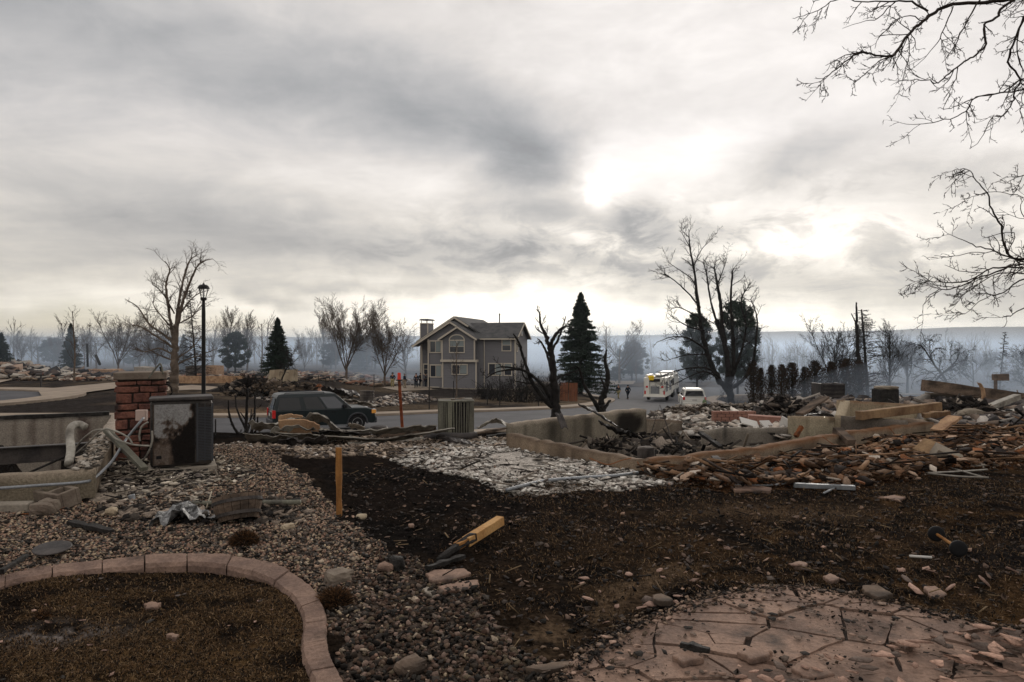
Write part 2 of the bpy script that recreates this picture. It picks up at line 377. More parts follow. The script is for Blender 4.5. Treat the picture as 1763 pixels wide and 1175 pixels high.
# ------------------------------------------------------------ noise, terrain
def vnoise(x, y, seed=0):
    xi = np.floor(x).astype(np.int64); yi = np.floor(y).astype(np.int64); fx = x - xi; fy = y - yi
    fx = fx * fx * (3 - 2 * fx); fy = fy * fy * (3 - 2 * fy)
    def hsh(a, b):
        n = (a * 374761393 + b * 668265263 + seed * 974711) & 0xffffffff
        n = ((n ^ (n >> 13)) * 1274126177) & 0xffffffff
        return ((n ^ (n >> 16)) & 0xffff) / 65535.0
    return (hsh(xi, yi) * (1 - fx) + hsh(xi + 1, yi) * fx) * (1 - fy) + (hsh(xi, yi + 1) * (1 - fx) + hsh(xi + 1, yi + 1) * fx) * fy
def fbm(x, y, seed=0, o=4):
    s = 0; a = 0.5
    for i in range(o): s = s + a * vnoise(x * 2 ** i, y * 2 ** i, seed + i); a *= 0.5
    return s / (1 - 0.5 ** o)
def sst(a, b, x):
    t = np.clip((x - a) / (b - a), 0, 1); return t * t * (3 - 2 * t)
def road_z(x, y):
    a = np.clip(0.03 + 0.0012 * x, 0.0, 0.05)
    yy = np.clip(y, 25, 84)
    Hh = 4.0 + a * (yy - 32.5) + np.clip(np.maximum(y, 0) - 125, 0, 900) * 0.012
    z = EZ - Hh
    pad = sst(68, 76, y) * (1 - sst(100, 110, y)) * sst(-22, -17, x) * (1 - sst(5, 10, x))
    return z * (1 - pad) + (-3.2) * pad
def inside(poly, x, y):
    x = np.asarray(x, float); y = np.asarray(y, float); r = np.zeros(np.shape(x), bool); n = len(poly)
    for i in range(n):
        x1, y1 = poly[i]; x2, y2 = poly[(i + 1) % n]
        if y1 == y2: continue
        c = ((y1 > y) != (y2 > y)) & (x < (x2 - x1) * (y - y1) / (y2 - y1) + x1); r ^= c
    return r
def hb(x, y):
    x = np.asarray(x, float); y = np.asarray(y, float)
    zb = -0.036 * np.clip(y - 8, 0, 9) + 0.08 * (1 - sst(-2.6, -1.6, x)) * sst(6.5, 8.0, y) * (1 - sst(11, 13, y))
    zb = zb + 0.10 * sst(4.5, 7.5, x) * sst(9.0, 12, y)
    ye = 15 + 7 * sst(1.5, 6, x)
    t = sst(ye, ye + 8, y)
    return zb * (1 - t) + road_z(x, y) * t
def P(px, py, d): return Vector(((px - CX) / F * d, d, EZ - (py - HY) / F * d))
def G(px, py):
    k = (px - CX) / F; s = (py - HY) / F
    ds = np.geomspace(1.5, 900, 4000); g = hb(k * ds, ds); r = EZ - s * ds
    i = np.argmax(r <= g)
    if not (r <= g).any(): i = -1
    return float(k * ds[i]), float(ds[i])
def GP(px, py, dz=0.0):
    x, y = G(px, py); return Vector((x, y, float(hb(x, y)) + dz))
def hz(x, y): return float(hb(x, y))
# ------------------------------------------------------------ ground
def PX(pts): return [G(*p) for p in pts]
LP_A, LP_B = (-4.58, 7.3), (-7.49, 13.0)
LV = (-0.891, -0.454)
PIT_L = [LP_A, LP_B, (LP_B[0] + 11 * LV[0], LP_B[1] + 11 * LV[1]), (LP_A[0] + 11 * LV[0], LP_A[1] + 11 * LV[1])]
PIT_R = [(1.8, 9.3), (0.0, 12.2), (-0.05, 12.9), (2.1, 14.5), (3.1, 15.3), (4.3, 15.3), (5.2, 14.2), (8.3, 14.6), (8.6, 14.05), (5.76, 12.2), (4.68, 11.5)]
EDGE_OUT = [(-260, 1105), (-120, 1050), (0, 1003), (75, 984), (150, 975), (240, 966), (330, 963), (400, 966), (455, 975), (500, 992), (536, 1018), (556, 1050), (563, 1080), (562, 1105), (566, 1130), (578, 1158), (600, 1195), (640, 1250), (700, 1330)]
EDGE_IN = [(-240, 1125), (-110, 1070), (0, 1016), (75, 1000), (150, 992), (240, 984), (330, 980), (390, 985), (432, 996), (470, 1012), (500, 1035), (517, 1062), (521, 1085), (517, 1110), (519, 1137), (529, 1165), (548, 1205), (585, 1262), (640, 1345)]
EO, EI = PX(EDGE_OUT), PX(EDGE_IN)
Z_LAWN = EI + [(0.0, 1.0), (-6, 1.0)]
Z_GRAVEL = PX([(-200, 1090), (0, 1000), (150, 972), (330, 960), (440, 968), (520, 1005), (560, 1055), (575, 1150), (640, 1250), (1000, 1250), (960, 1150), (870, 1075), (770, 990), (690, 955), (625, 915), (575, 880), (535, 835), (480, 790), (455, 765), (365, 765), (365, 830), (165, 868), (-200, 878)])
Z_ASH = PX([(670, 792), (720, 768), (880, 755), (960, 788), (1100, 818), (1185, 832), (1090, 845), (900, 850), (820, 832), (740, 812)])
Z_ACASH = PX([(155, 868), (185, 800), (260, 780), (400, 790), (455, 835), (340, 884), (200, 885)])
Z_MOUND = PX([(1110, 822), (1450, 775), (1600, 757), (1620, 735), (1763, 722), (2100, 712), (2100, 790), (1763, 805), (1600, 815), (1480, 842), (1250, 848), (1130, 834)])
Z_DIRT = PX([(360, 765), (430, 757), (640, 752), (900, 752), (880, 770), (700, 788), (520, 792), (460, 775)])
def gcol(x, y):
    n1 = fbm(x * 0.9, y * 0.9, 3); n2 = fbm(x * 5, y * 5, 9); n3 = fbm(x * 0.35 + 9, y * 0.35, 21); n4 = fbm(x * 22, y * 22, 5, 3)
    def mix(a, b, t): return a * (1 - t[..., None]) + b * t[..., None]
    A = lambda *c: np.array(c, float)
    blk, brn, oran, tan = A(0.009, 0.0078, 0.0072), A(0.040, 0.025, 0.0145), A(0.070, 0.038, 0.016), A(0.14, 0.105, 0.075)
    c = np.ones(x.shape + (3,)) * blk
    c = mix(c, brn, sst(0.44, 0.62, n1 * 0.45 + n2 * 0.35 + fbm(x * 14, y * 14, 41) * .2) * (.25 + .75 * sst(-.8, 2.6, x)))
    c = mix(c, oran, sst(0.50, 0.68, n3 * 0.5 + n2 * 0.5) * sst(0.5, 3.5, x) * (1 - sst(9, 12, y)) * 0.5)
    c = mix(c, A(0.012, 0.0095, 0.0085), 0.75 * sst(0.42, 0.6, n1) * sst(5.5, 7, y) * (1 - sst(20, 24, y)) * (1 - sst(3, 6, x)))
    wx = x + (fbm(x * 4, y * 4, 31) - 0.5) * 0.45; wy = y + (fbm(x * 4, y * 4, 37) - 0.5) * 0.45
    near = (y > 1) & (y < 26) & (np.abs(x) < 40)
    def zone(poly, colr, s=1.0):
        m = near & inside(poly, wx, wy)
        return m * s
    c = mix(c, A(0.12, 0.09, 0.066) * 1.0, zone(Z_DIRT, 0) * (0.25 + 0.55 * n2))
    c = mix(c, A(0.07, 0.054, 0.044), zone(Z_GRAVEL, 0) * 0.9)
    m = near & inside(Z_LAWN, x, y)
    c = mix(c, mix(A(0.012, 0.009, 0.007) * np.ones(c.shape), A(0.088, 0.054, 0.026), sst(0.40, 0.58, n1 * 0.5 + n2 * 0.5)), m * 1.0)
    ash = np.exp(-(((x + 2.62) / 0.33) ** 2 + ((y - 3.93) / 0.14) ** 2))
    c = mix(c, A(0.15, 0.13, 0.12), np.clip(ash * 1.3 * sst(0.3, 0.55, n2), 0, 0.8) * m)
    c = mix(c, A(0.40, 0.365, 0.325), zone(Z_ASH, 0) * sst(0.36, 0.5, n2 * 0.6 + n1 * 0.4))
    c = mix(c, A(0.24, 0.20, 0.16), zone(Z_ACASH, 0) * sst(0.35, 0.6, n2))
    c = mix(c, A(0.11, 0.052, 0.024), zone(Z_MOUND, 0) * (0.4 + 0.5 * n2))
    # bare gritty track and pale grit rim round the patio
    d1 = np.abs((x - 0.35) * 0.75 - (y - 4.1) * 0.65)
    c = mix(c, A(0.10, 0.068, 0.043), np.exp(-(d1 / 0.16) ** 2) * ((y > 3.2) & (y < 5.2) & (x < 1.8) & (x > -0.4)) * 0.7 * sst(0.3, 0.6, n2))
    d2 = np.exp(-(((x - 2.75) / 0.9) ** 2 + ((y - 6.9) / 0.3) ** 2))
    c = mix(c, A(0.12, 0.08, 0.05), d2 * 0.6)
    d3 = np.exp(-(((x - 4.2) / 0.9) ** 2 + ((y - 5.3) / 0.5) ** 2))
    c = mix(c, A(0.011, 0.010, 0.010), np.clip(d3 * 1.4, 0, 0.9))
    # beyond the street: scorched yards with tan and ashy patches
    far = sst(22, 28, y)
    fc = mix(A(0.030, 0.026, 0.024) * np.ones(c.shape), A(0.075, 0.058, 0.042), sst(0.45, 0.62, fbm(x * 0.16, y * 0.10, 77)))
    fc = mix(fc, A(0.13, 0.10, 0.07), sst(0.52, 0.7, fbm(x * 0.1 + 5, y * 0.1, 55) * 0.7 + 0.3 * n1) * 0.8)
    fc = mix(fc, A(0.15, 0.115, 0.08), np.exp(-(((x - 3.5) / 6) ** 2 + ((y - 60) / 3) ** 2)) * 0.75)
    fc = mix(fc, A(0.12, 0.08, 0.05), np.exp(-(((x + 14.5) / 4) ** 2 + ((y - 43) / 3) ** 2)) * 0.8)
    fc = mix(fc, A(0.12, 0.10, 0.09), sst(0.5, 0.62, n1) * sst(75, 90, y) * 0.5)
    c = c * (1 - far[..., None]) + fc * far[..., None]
    return c * (0.45 + 1.1 * n4[..., None])
def build_ground():
    rr = np.concatenate([[0.02, 0.5, 1.0, 1.5, 2.0, 2.4], 2.7 * 1.009 ** np.arange(0, 440), 140 * 1.035 ** np.arange(1, 128)])
    th = np.concatenate([np.arange(-180, -50, 4.0), np.arange(-50, 50, 0.2), np.arange(50, 180, 4.0)])
    nr, nt = len(rr), len(th)
    RR, TT = np.meshgrid(rr, np.radians(th), indexing='ij')
    x = RR * np.sin(TT); y = RR * np.cos(TT)
    z = hb(x, y)
    z = np.where(y < 1, hb(x, np.maximum(y, 1)), z)
    q = np.exp(-RR / 14.0)
    z = z + (fbm(x * 1.3, y * 1.3, 1) - 0.5) * 0.10 * sst(3, 5, RR) * (1 - sst(20, 25, y)) + (fbm(x * 6, y * 6, 2) - 0.5) * 0.05 * q + (fbm(x * 24, y * 24, 4, 3) - 0.5) * 0.022 * q
    z = z + (fbm(x * 0.25, y * 0.25, 6) - 0.5) * 0.5 * sst(60, 90, y)
    z = z - 0.11 * inside(Z_LAWN, x, y) * 0 
    inl, inr = inside(PIT_L, x, y), inside(PIT_R, x, y)
    z = np.where(inl, -1.6 + (fbm(x * 3, y * 3, 8) - .5) * .5, z)
    z = np.where(inr, -0.62 + (fbm(x * 2.5, y * 2.5, 8) - .5) * .6, z)
    z = np.where(on_road(x, y), z - 0.18, z)
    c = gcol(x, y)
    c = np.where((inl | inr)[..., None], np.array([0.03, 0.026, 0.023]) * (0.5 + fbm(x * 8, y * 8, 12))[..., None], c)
    V = np.stack([x, y, z], -1).reshape(-1, 3)
    i = np.arange(nr - 1)[:, None]; j = np.arange(nt)[None, :]; j2 = (j + 1) % nt
    Fq = np.stack([i * nt + j, i * nt + j2, (i + 1) * nt + j2, (i + 1) * nt + j], -1).reshape(-1, 4)[:, ::-1]
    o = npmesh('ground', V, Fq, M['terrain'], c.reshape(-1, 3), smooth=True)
    tag(o, 'burnt dark brown ground of yards and gardens sloping down to the street', 'ground', kind='structure')
# street: far kerb, near kerb (world metres)
FAR_K = [(-75, 39.0), (-45, 38.6), (-30, 38.6), (-20, 39.0), (-14, 39.8), (-8.5, 41.3), (-4.9, 44), (0, 47.6), (5.4, 54), (9, 64), (11.3, 75), (11.6, 83), (9.5, 89), (4, 93), (-12, 95.5), (-40, 97)]
NEAR_K = [(-75, 27.5), (-40, 27.6), (-20, 27.7), (-12, 28.0), (-6, 29.3), (-1, 32.5), (4, 37.7), (9.6, 43.5), (15.2, 53), (19.6, 65), (22.5, 78), (24.4, 86), (28, 91.5), (36, 94), (60, 94.5), (120, 94)]
def smooth_line(pts, n=8):
    out = []; m = len(pts)
    for i in range(m - 1):
        p0, p1, p2, p3 = (np.array(pts[max(i - 1, 0)]), np.array(pts[i]), np.array(pts[i + 1]), np.array(pts[min(i + 2, m - 1)]))
        for k in range(n):
            t = k / n
            out.append(tuple(0.5 * ((2 * p1) + (-p0 + p2) * t + (2 * p0 - 5 * p1 + 4 * p2 - p3) * t * t + (-p0 + 3 * p1 - 3 * p2 + p3) * t ** 3)))
    out.append(tuple(pts[-1])); return out
FK, NK = smooth_line(FAR_K), smooth_line(NEAR_K)
ROADPOLY = FK + [(-40, 112), (120, 112), (120, 94)] + NK[::-1]
CUL = (-49.0, 51.0, 12.0)
def on_road(x, y):
    return (inside(ROADPOLY, x, y) | ((x - CUL[0]) ** 2 + (y - CUL[1]) ** 2 < 14.7 ** 2)) & (y < 113)
def sheet(name, poly, m, dz, label, cat, cell=1.5, z0=None):
    """a polygon draped on the terrain"""
    bm = bmesh.new()
    vs_ = [bm.verts.new((x, y, 0)) for x, y in poly]
    bm.faces.new(vs_)
    xs = [p[0] for p in poly]; ys = [p[1] for p in poly]
    for ax, lo, hi in ((0, min(xs), max(xs)), (1, min(ys), max(ys))):
        k = math.ceil(lo / cell) * cell
        while k < hi:
            co = (k, 0, 0) if ax == 0 else (0, k, 0); no = (1, 0, 0) if ax == 0 else (0, 1, 0)
            bmesh.ops.bisect_plane(bm, geom=bm.verts[:] + bm.edges[:] + bm.faces[:], plane_co=co, plane_no=no, dist=1e-5)
            k += cell
    for v in bm.verts: v.co.z = hz(v.co.x, v.co.y) + dz
    bmesh.ops.recalc_face_normals(bm, faces=bm.faces)
    me = bpy.data.meshes.new(name); bm.to_mesh(me); bm.free()
    if me.polygons and sum(p.normal.z for p in me.polygons) < 0: me.flip_normals()
    o = link(name, me, m); return tag(o, label, cat, kind='structure')
def offset(line, d):
    out = []
    for i, p in enumerate(line):
        a = np.array(line[max(i - 1, 0)]); b = np.array(line[min(i + 1, len(line) - 1)]); t = b - a; t = t / np.linalg.norm(t)
        out.append((p[0] - t[1] * d, p[1] + t[0] * d))
    return out
def build_streets():
    sheet('street', ROADPOLY, M['asphalt'], 0.0, 'dark asphalt street bending away from the cars towards the fire engine', 'street', 3.0)
    ring = [(CUL[0] + CUL[2] * math.cos(a), CUL[1] + CUL[2] * math.sin(a)) for a in np.linspace(-1.2, 3.6, 40)]
    sheet('side_street', ring, M['asphalt'], 0.004, 'round end of asphalt side street beside the pale driveways', 'street', 3.0)
    def walk(name, line, w, label):
        d = smooth_line(line, 1); a = offset(d, 0.0); b = offset(d, w * 0.12 if w > 0 else w * 0.12); c_ = offset(d, w)
        mb = MB(); n = len(d)
        for i, (p, q, r) in enumerate(zip(a, b, c_)):
            z = hz(*p); 
            mb.v += [(p[0], p[1], z - 0.1), (p[0], p[1], z + 0.13), (r[0], r[1], hz(*r) + 0.15), (r[0], r[1], hz(*r) - 0.1)]
        for i in range(n - 1):
            for k in range(3): mb.f.append((i * 4 + k, i * 4 + k + 1, i * 4 + k + 5, i * 4 + k + 4)); mb.mi.append(0)
        tag(mb.build(name, M['pavement']), label, 'pavement', kind='structure')
    walk('pavement', FK, 1.3, 'pale kerb and pavement along the far side of the street')
    walk('pavement', NK, -1.3, 'pale kerb and pavement along the near side of the street')
    ringo = [(CUL[0] + CUL[2] * math.cos(a), CUL[1] + CUL[2] * math.sin(a)) for a in np.linspace(-0.75, 3.4, 60)]
    walk('pavement', ringo, -2.6, 'curved kerb and pavement round the end of the side street')
    sheet('driveway', PX([(66, 676), (90, 671), (194, 661), (300, 652), (300, 658), (194, 672), (87, 687), (75, 690)]), M['pavement'], 0.14, 'concrete driveway running right from the side street kerb', 'driveway')
    sheet('driveway', PX([(-60, 646), (0, 646), (64, 644), (105, 640), (200, 636), (200, 639), (105, 645), (61, 649), (20, 656), (0, 661), (-60, 668)]), M['pavement'], 0.14, 'upper concrete driveway passing behind the mailbox', 'driveway')
    sheet('driveway', PX([(1030, 663), (1045, 657), (1095, 657), (1090, 663)]), M['pavement'], 0.12, 'short driveway across the junction beyond the two walkers', 'driveway')
    # ashy water-stained spill on the driveway apron
    sheet('path', PX([(255, 670), (330, 664), (470, 676), (480, 681), (330, 672), (262, 676)]), M['pavement'], 0.05, 'narrow curved garden path on the burnt lawn beyond the lamp post', 'path')
# ---- hills on the horizon
def build_hills():
    mb = []
    xs = np.linspace(-4200, 4200, 260)
    rows = []
    prof = lambda x: 52 + 22 * sst(-600, 2600, x) + 10 * sst(700, 1100, x) + 16 * sst(1500, 2300, x) + 9 * (fbm(x * 0.004, x * 0 + 3, 5) - .5) * 2 + 3 * (fbm(x * 0.03, x * 0 + 1, 15) - .5)
    for yy, f_ in ((2300, -0.5), (2500, 0.05), (2800, 0.42), (3050, 0.6), (3250, 0.93), (3330, 1.0), (3700, 1.0), (4200, 0.9)):
        n = fbm(xs * 0.006, xs * 0 + yy * 0.01, 44)
        z = prof(xs) * (f_ if f_ > 0.9 else f_ * (0.7 + 0.6 * n)) - (18 if f_ < 0 else 0)
        rows.append(np.stack([xs, yy + 60 * (n - .5), z - 0 * xs], -1))
    V = np.concatenate(rows); n = len(xs)
    i = np.arange(len(rows) - 1)[:, None]; j = np.arange(n - 1)[None, :]
    Fq = np.stack([i * n + j, i * n + j + 1, (i + 1) * n + j + 1, (i + 1) * n + j], -1).reshape(-1, 4)
    tag(npmesh('hills', V, Fq, M['hill'], smooth=True), 'long flat-topped ridge along the horizon behind the smoke', 'hills', kind='structure')

# ------------------------------------------------------------ loose stones, shards, blades
def templates(kind, rg):
    out = []
    for k in range(14):
        if kind == 'peb':
            bm = bmesh.new(); bmesh.ops.create_icosphere(bm, subdivisions=1, radius=0.5)
            v = np.array([p.co[:] for p in bm.verts]); f = np.array([[q.index for q in p.verts] for p in bm.faces]); bm.free()
            v = v * (1 + rg.uniform(-0.22, 0.22, v.shape)) * np.array([1, rg.uniform(.6, .9), rg.uniform(.4, .7)])
        elif kind == 'stk':
            v = np.array([(x, y, z) for z in (-.5, .5) for y in (-.5, .5) for x in (-.5, .5)]) * np.array([1.5, rg.uniform(.04, .13), rg.uniform(.03, .08)]) + rg.uniform(-.015, .015, (8, 3))
            f = np.array([(0, 2, 3), (0, 3, 1), (4, 5, 7), (4, 7, 6), (0, 1, 5), (0, 5, 4), (2, 6, 7), (2, 7, 3), (0, 4, 6), (0, 6, 2), (1, 3, 7), (1, 7, 5)])
        elif kind == 'blk':
            v = np.array([(x, y, z) for z in (-.5, .5) for y in (-.5, .5) for x in (-.5, .5)]) + rg.uniform(-.2, .2, (8, 3))
            v = v * np.array([1, rg.uniform(.45, .95), rg.uniform(.08, .34)])
            f = np.array([(0, 2, 3), (0, 3, 1), (4, 5, 7), (4, 7, 6), (0, 1, 5), (0, 5, 4), (2, 6, 7), (2, 7, 3), (0, 4, 6), (0, 6, 2), (1, 3, 7), (1, 7, 5)])
        else:  # flat shard
            n = rg.integers(4, 7); a = np.sort(rg.uniform(0, 2 * np.pi, n)) + np.linspace(0, .5, n)
            a = np.linspace(0, 2 * np.pi, n, endpoint=False) + rg.uniform(-.4, .4, n); r = rg.uniform(.3, .55, n); s = rg.uniform(.45, 1)
            p = np.stack([r * np.cos(a), r * np.sin(a) * s], -1)
            n6 = 6
            p = p[np.minimum((np.arange(n6) * n / n6).astype(int), n - 1)] if n != 6 else p
            p = p + rg.uniform(-.01, .01, p.shape)
            v = np.concatenate([np.c_[p, np.full(6, -.035)], np.c_[p * .95, np.full(6, .035)]])
            f = [(0, i + 1, i) for i in range(1, 5)] + [(6, 6 + i, 6 + i + 1) for i in range(1, 5)]
            for i in range(6): j = (i + 1) % 6; f += [(i, j, 6 + j), (i, 6 + j, 6 + i)]
            f = np.array(f)
        out.append((v, f))
    return out
def rotm(rg, n, tilt):
    a = rg.uniform(0, 2 * np.pi, n); b = rg.normal(0, tilt, n); c = rg.normal(0, tilt, n)
    ca, sa, cb, sb, cc, s_ = np.cos(a), np.sin(a), np.cos(b), np.sin(b), np.cos(c), np.sin(c)
    Zr = np.zeros((n, 3, 3)); Zr[:, 0, 0] = ca; Zr[:, 0, 1] = -sa; Zr[:, 1, 0] = sa; Zr[:, 1, 1] = ca; Zr[:, 2, 2] = 1
    Xr = np.zeros((n, 3, 3)); Xr[:, 0, 0] = 1; Xr[:, 1, 1] = cb; Xr[:, 1, 2] = -sb; Xr[:, 2, 1] = sb; Xr[:, 2, 2] = cb
    Yr = np.zeros((n, 3, 3)); Yr[:, 1, 1] = 1; Yr[:, 0, 0] = cc; Yr[:, 0, 2] = s_; Yr[:, 2, 0] = -s_; Yr[:, 2, 2] = cc
    return Zr @ Xr @ Yr
def in_poly(poly, n, rg, edge=0.3):
    p = np.array(poly); lo, hi = p.min(0), p.max(0); X_ = []; tot = 0
    while tot < n:
        q = rg.uniform(lo, hi, (n * 2, 2))
        wx = q[:, 0] + (fbm(q[:, 0] * 4, q[:, 1] * 4, 31) - .5) * edge * 1.5; wy = q[:, 1] + (fbm(q[:, 0] * 4, q[:, 1] * 4, 37) - .5) * edge * 1.5
        q = q[inside(poly, wx, wy)]; X_.append(q); tot += len(q)
    return np.concatenate(X_)[:n]
def scatter(name, pts, kind, smin, smax, pal, label, cat, seed=0, tilt=0.3, lift=0.2, zfun=None, bias=2.0, cvar=0.25, pw=None):
    rg = np.random.default_rng(seed); tp = templates(kind, rg); n = len(pts)
    s = smin + (smax - smin) * rg.random(n) ** bias
    z = (zfun or hb)(pts[:, 0], pts[:, 1]); Rm = rotm(rg, n, tilt)
    pal = np.array(pal); ci = rg.choice(len(pal), n, p=pw)
    colr = pal[ci] * (1 + rg.uniform(-cvar, cvar, (n, 1)))
    which = rg.integers(0, len(tp), n); VV = []; FF = []; CC = []; base = 0
    for k, (v, f) in enumerate(tp):
        m = which == k; c = m.sum()
        if not c: continue
        w = np.einsum('nij,vj->nvi', Rm[m], v) * s[m][:, None, None]
        w += np.stack([pts[m, 0], pts[m, 1], z[m] + s[m] * lift * .5], -1)[:, None, :]
        VV.append(w.reshape(-1, 3)); FF.append((f[None] + (np.arange(c) * len(v))[:, None, None]).reshape(-1, 3) + base); CC.append(np.repeat(colr[m], len(v), 0)); base += c * len(v)
    o = npmesh(name, np.concatenate(VV), np.concatenate(FF), M['stone'], np.concatenate(CC))
    return tag(o, label, cat, kind='stuff')
def nearz(x, y):
    r = np.hypot(x, y); q = np.exp(-r / 14.0)
    return hb(x, y) + (fbm(x * 1.3, y * 1.3, 1) - 0.5) * 0.10 * sst(3, 5, r) * (1 - sst(20, 25, y)) + (fbm(x * 6, y * 6, 2) - 0.5) * 0.05 * q + (fbm(x * 24, y * 24, 4, 3) - 0.5) * 0.022 * q
def blades(name, pts, hmin, hmax, pal, label, seed):
    rg = np.random.default_rng(seed); n = len(pts); h = rg.uniform(hmin, hmax, n); a = rg.uniform(0, 2 * np.pi, n); lean = rg.uniform(.5, 2.2, n)
    z = nearz(pts[:, 0], pts[:, 1]) - .004; w = rg.uniform(.0014, .0034, n)
    b = np.stack([pts[:, 0], pts[:, 1], z], -1); sd = np.stack([-np.sin(a), np.cos(a), 0 * a], -1) * w[:, None]
    mid = b + np.stack([np.cos(a) * h * lean * .35, np.sin(a) * h * lean * .35, h * .75], -1)
    tip = b + np.stack([np.cos(a) * h * lean, np.sin(a) * h * lean, h * rg.uniform(.3, .9, n)], -1)
    V = np.stack([b - sd, b + sd, mid + sd * .8, tip, mid - sd * .8], 1).reshape(-1, 3)
    k = np.arange(n)[:, None] * 5
    Fa = np.concatenate([k + np.array([[0, 1, 2]]), k + np.array([[0, 2, 4]]), k + np.array([[4, 2, 3]])])
    pal = np.array(pal); c = pal[rg.integers(0, len(pal), n)] * rg.uniform(.6, 1.3, (n, 1))
    o = npmesh(name, V, Fa, M['stone'], np.repeat(c, 5, 0)); return tag(o, label, 'burnt grass', kind='stuff')
BROWNS = [(0.105, 0.06, 0.029), (0.065, 0.038, 0.02), (0.02, 0.015, 0.011), (0.17, 0.112, 0.062), (0.012, .010, .008)]
def notin(pts, *polys):
    for p in polys: pts = pts[~inside(p, pts[:, 0], pts[:, 1])]
    return pts
def build_litter():
    rg = np.random.default_rng(5)
    GR = [(0.34, 0.235, 0.17), (0.25, 0.165, 0.12), (0.15, 0.118, 0.095), (0.12, 0.108, 0.095), (0.06, 0.052, 0.046), (0.36, 0.28, 0.19), (0.22, 0.135, 0.10), (0.03, 0.026, 0.023)]
    dark = lambda L, f: [tuple(np.array(c) * f) for c in L]
    g1 = in_poly(Z_GRAVEL, 56000, rg, .25)
    g1 = notin(g1, Z_LAWN, PIT_L, EO + [(0.0, 1.0), (-6, 1.0)])
    # blacker and thinner towards the burnt strip right of the edging
    u = sst(-1.35, -0.75, g1[:, 0]) * (1 - sst(5.0, 6.2, g1[:, 1]))
    pale = g1[rg.random(len(g1)) > u * 0.93]
    scatter('gravel', pale, 'blk' if False else 'peb', 0.011, 0.038, GR, 'river gravel bed between the curved edging and the foundation', 'gravel', 1, .5, .55, nearz, 1.6)
    sel = g1[(rg.random(len(g1)) < u * 0.6)]
    scatter('gravel', sel, 'peb', 0.014, 0.05, dark(GR, .30) + [(0.18, .125, .1)], 'sooty darkened gravel beside the right bend of the edging', 'gravel', 2, .5, .5, nearz, 1.6)
    gg = notin(in_poly(Z_GRAVEL, 9000, rg, .3), PIT_L, EO + [(0.0, 1.0), (-6, 1.0)])
    scatter('grit', gg, 'blk', 0.006, 0.045, [(.35, .28, .21), (.05, .042, .036), (.13, .1, .08), (.02, .018, .016)], 'angular chips and soil mixed into the gravel bed', 'debris', 50, .4, 1.0, nearz, 3.5)
    # burnt lawn: chips of slate and tile
    LA = [(-0.2, 2.6), (-1.2, 5.3), (-2.3, 8.5), (-1.5, 10.5), (1.6, 9.2), (4.5, 9.8), (9, 10.5), (9, 6.0), (5, 2.6)]
    l1 = notin(in_poly(LA, 26000, rg), PIT_R)
    PAT = PATIO_OUT
    l1 = notin(l1, PAT)
    scatter('slate_chips', l1, 'shard', 0.007, 0.07, [(0.03, .026, .025), (0.07, .056, .048), (0.13, .09, .07), (0.26, .175, .13), (0.012, .011, .010)], 'small dark slate and tile chips strewn over the burnt lawn', 'debris', 3, .35, .5, nearz, 4.5, pw=[.3, .25, .17, .08, .2])
    l3 = notin(in_poly([(0.3, 3.3), (0.4, 4.7), (1.2, 5.4), (3.2, 5.8), (4.6, 4.6), (4.0, 3.0)], 170, rg), PAT)
    scatter('tile_fragments', l3, 'shard', 0.04, 0.13, [(0.36, .235, .185), (0.26, .17, .135), (0.13, .10, .085)], 'pinkish broken roof tile pieces along the edge of the flagstones', 'debris', 4, .3, .6, nearz, 2.0)
    p1 = in_poly(PATIO_OUT, 1500, rg, .1); p1 = p1[fbm(p1[:, 0] * 2.4, p1[:, 1] * 2.4, 93) > .42]
    zf = lambda x, y: hb(x, y) + 0.045
    scatter('tile_fragments', p1, 'shard', 0.010, 0.075, [(0.10, .075, .06), (0.32, .215, .165), (0.2, .145, .115), (0.04, .035, .032)], 'broken tile chips scattered on top of the flagstone patio', 'debris', 6, .05, .25, zf, 2.6)
    p2 = in_poly([(0.9, 3.3), (1.3, 3.0), (2.3, 3.0), (2.9, 3.3), (3.0, 3.9), (2.2, 3.7), (1.5, 3.5)], 120, rg, .1)
    scatter('tile_fragments', p2, 'shard', 0.05, 0.15, [(0.12, .09, .075), (0.42, .265, .20), (0.34, .215, .165)], 'larger overlapping tile shards heaped at the near edge of the patio', 'debris', 7, .11, .6, zf, 1.6)
    # lawn inside the edging
    b1 = notin(in_poly(Z_LAWN[:-2] + [(-.6, 2.8), (-4.5, 2.8)], 72000, rg, 0.0))
    kk = fbm(b1[:, 0] * .9, b1[:, 1] * .9, 3) * .5 + fbm(b1[:, 0] * 5, b1[:, 1] * 5, 9) * .5; b1 = b1[(kk > .47) | (rg.random(len(b1)) < .25)]
    blades('burnt_grass', b1, .008, .026, BROWNS, 'scorched brown turf inside the curved edging', 11)
    b2 = notin(in_poly([(0.0, 3.0), (-1.0, 5.0), (-0.9, 8), (5.5, 9.2), (7.5, 7.2), (4.6, 3.0)], 60000, rg, 0), PATIO_OUT, Z_GRAVEL)
    k = fbm(b2[:, 0] * 1.6, b2[:, 1] * 1.6, 14) + .22 * sst(0, 3, b2[:, 0]); b2 = b2[k > .56]
    blades('burnt_grass', b2, .01, .035, BROWNS, 'blackened brown grass stubble on the lawn before the foundation', 12)
    c1 = in_poly(Z_LAWN[:-2] + [(-.6, 2.8), (-4.5, 2.8)], 230, rg, 0.0)
    scatter('slate_chips', c1, 'shard', 0.01, 0.06, [(0.33, .215, .17), (0.12, .1, .09), (0.05, .045, .04)], 'few pinkish chips lying on the turf inside the edging', 'debris', 13, .2, .6, nearz, 2.6)
    tw_ = notin(in_poly(LA, 900, rg), PIT_R, PATIO_OUT)
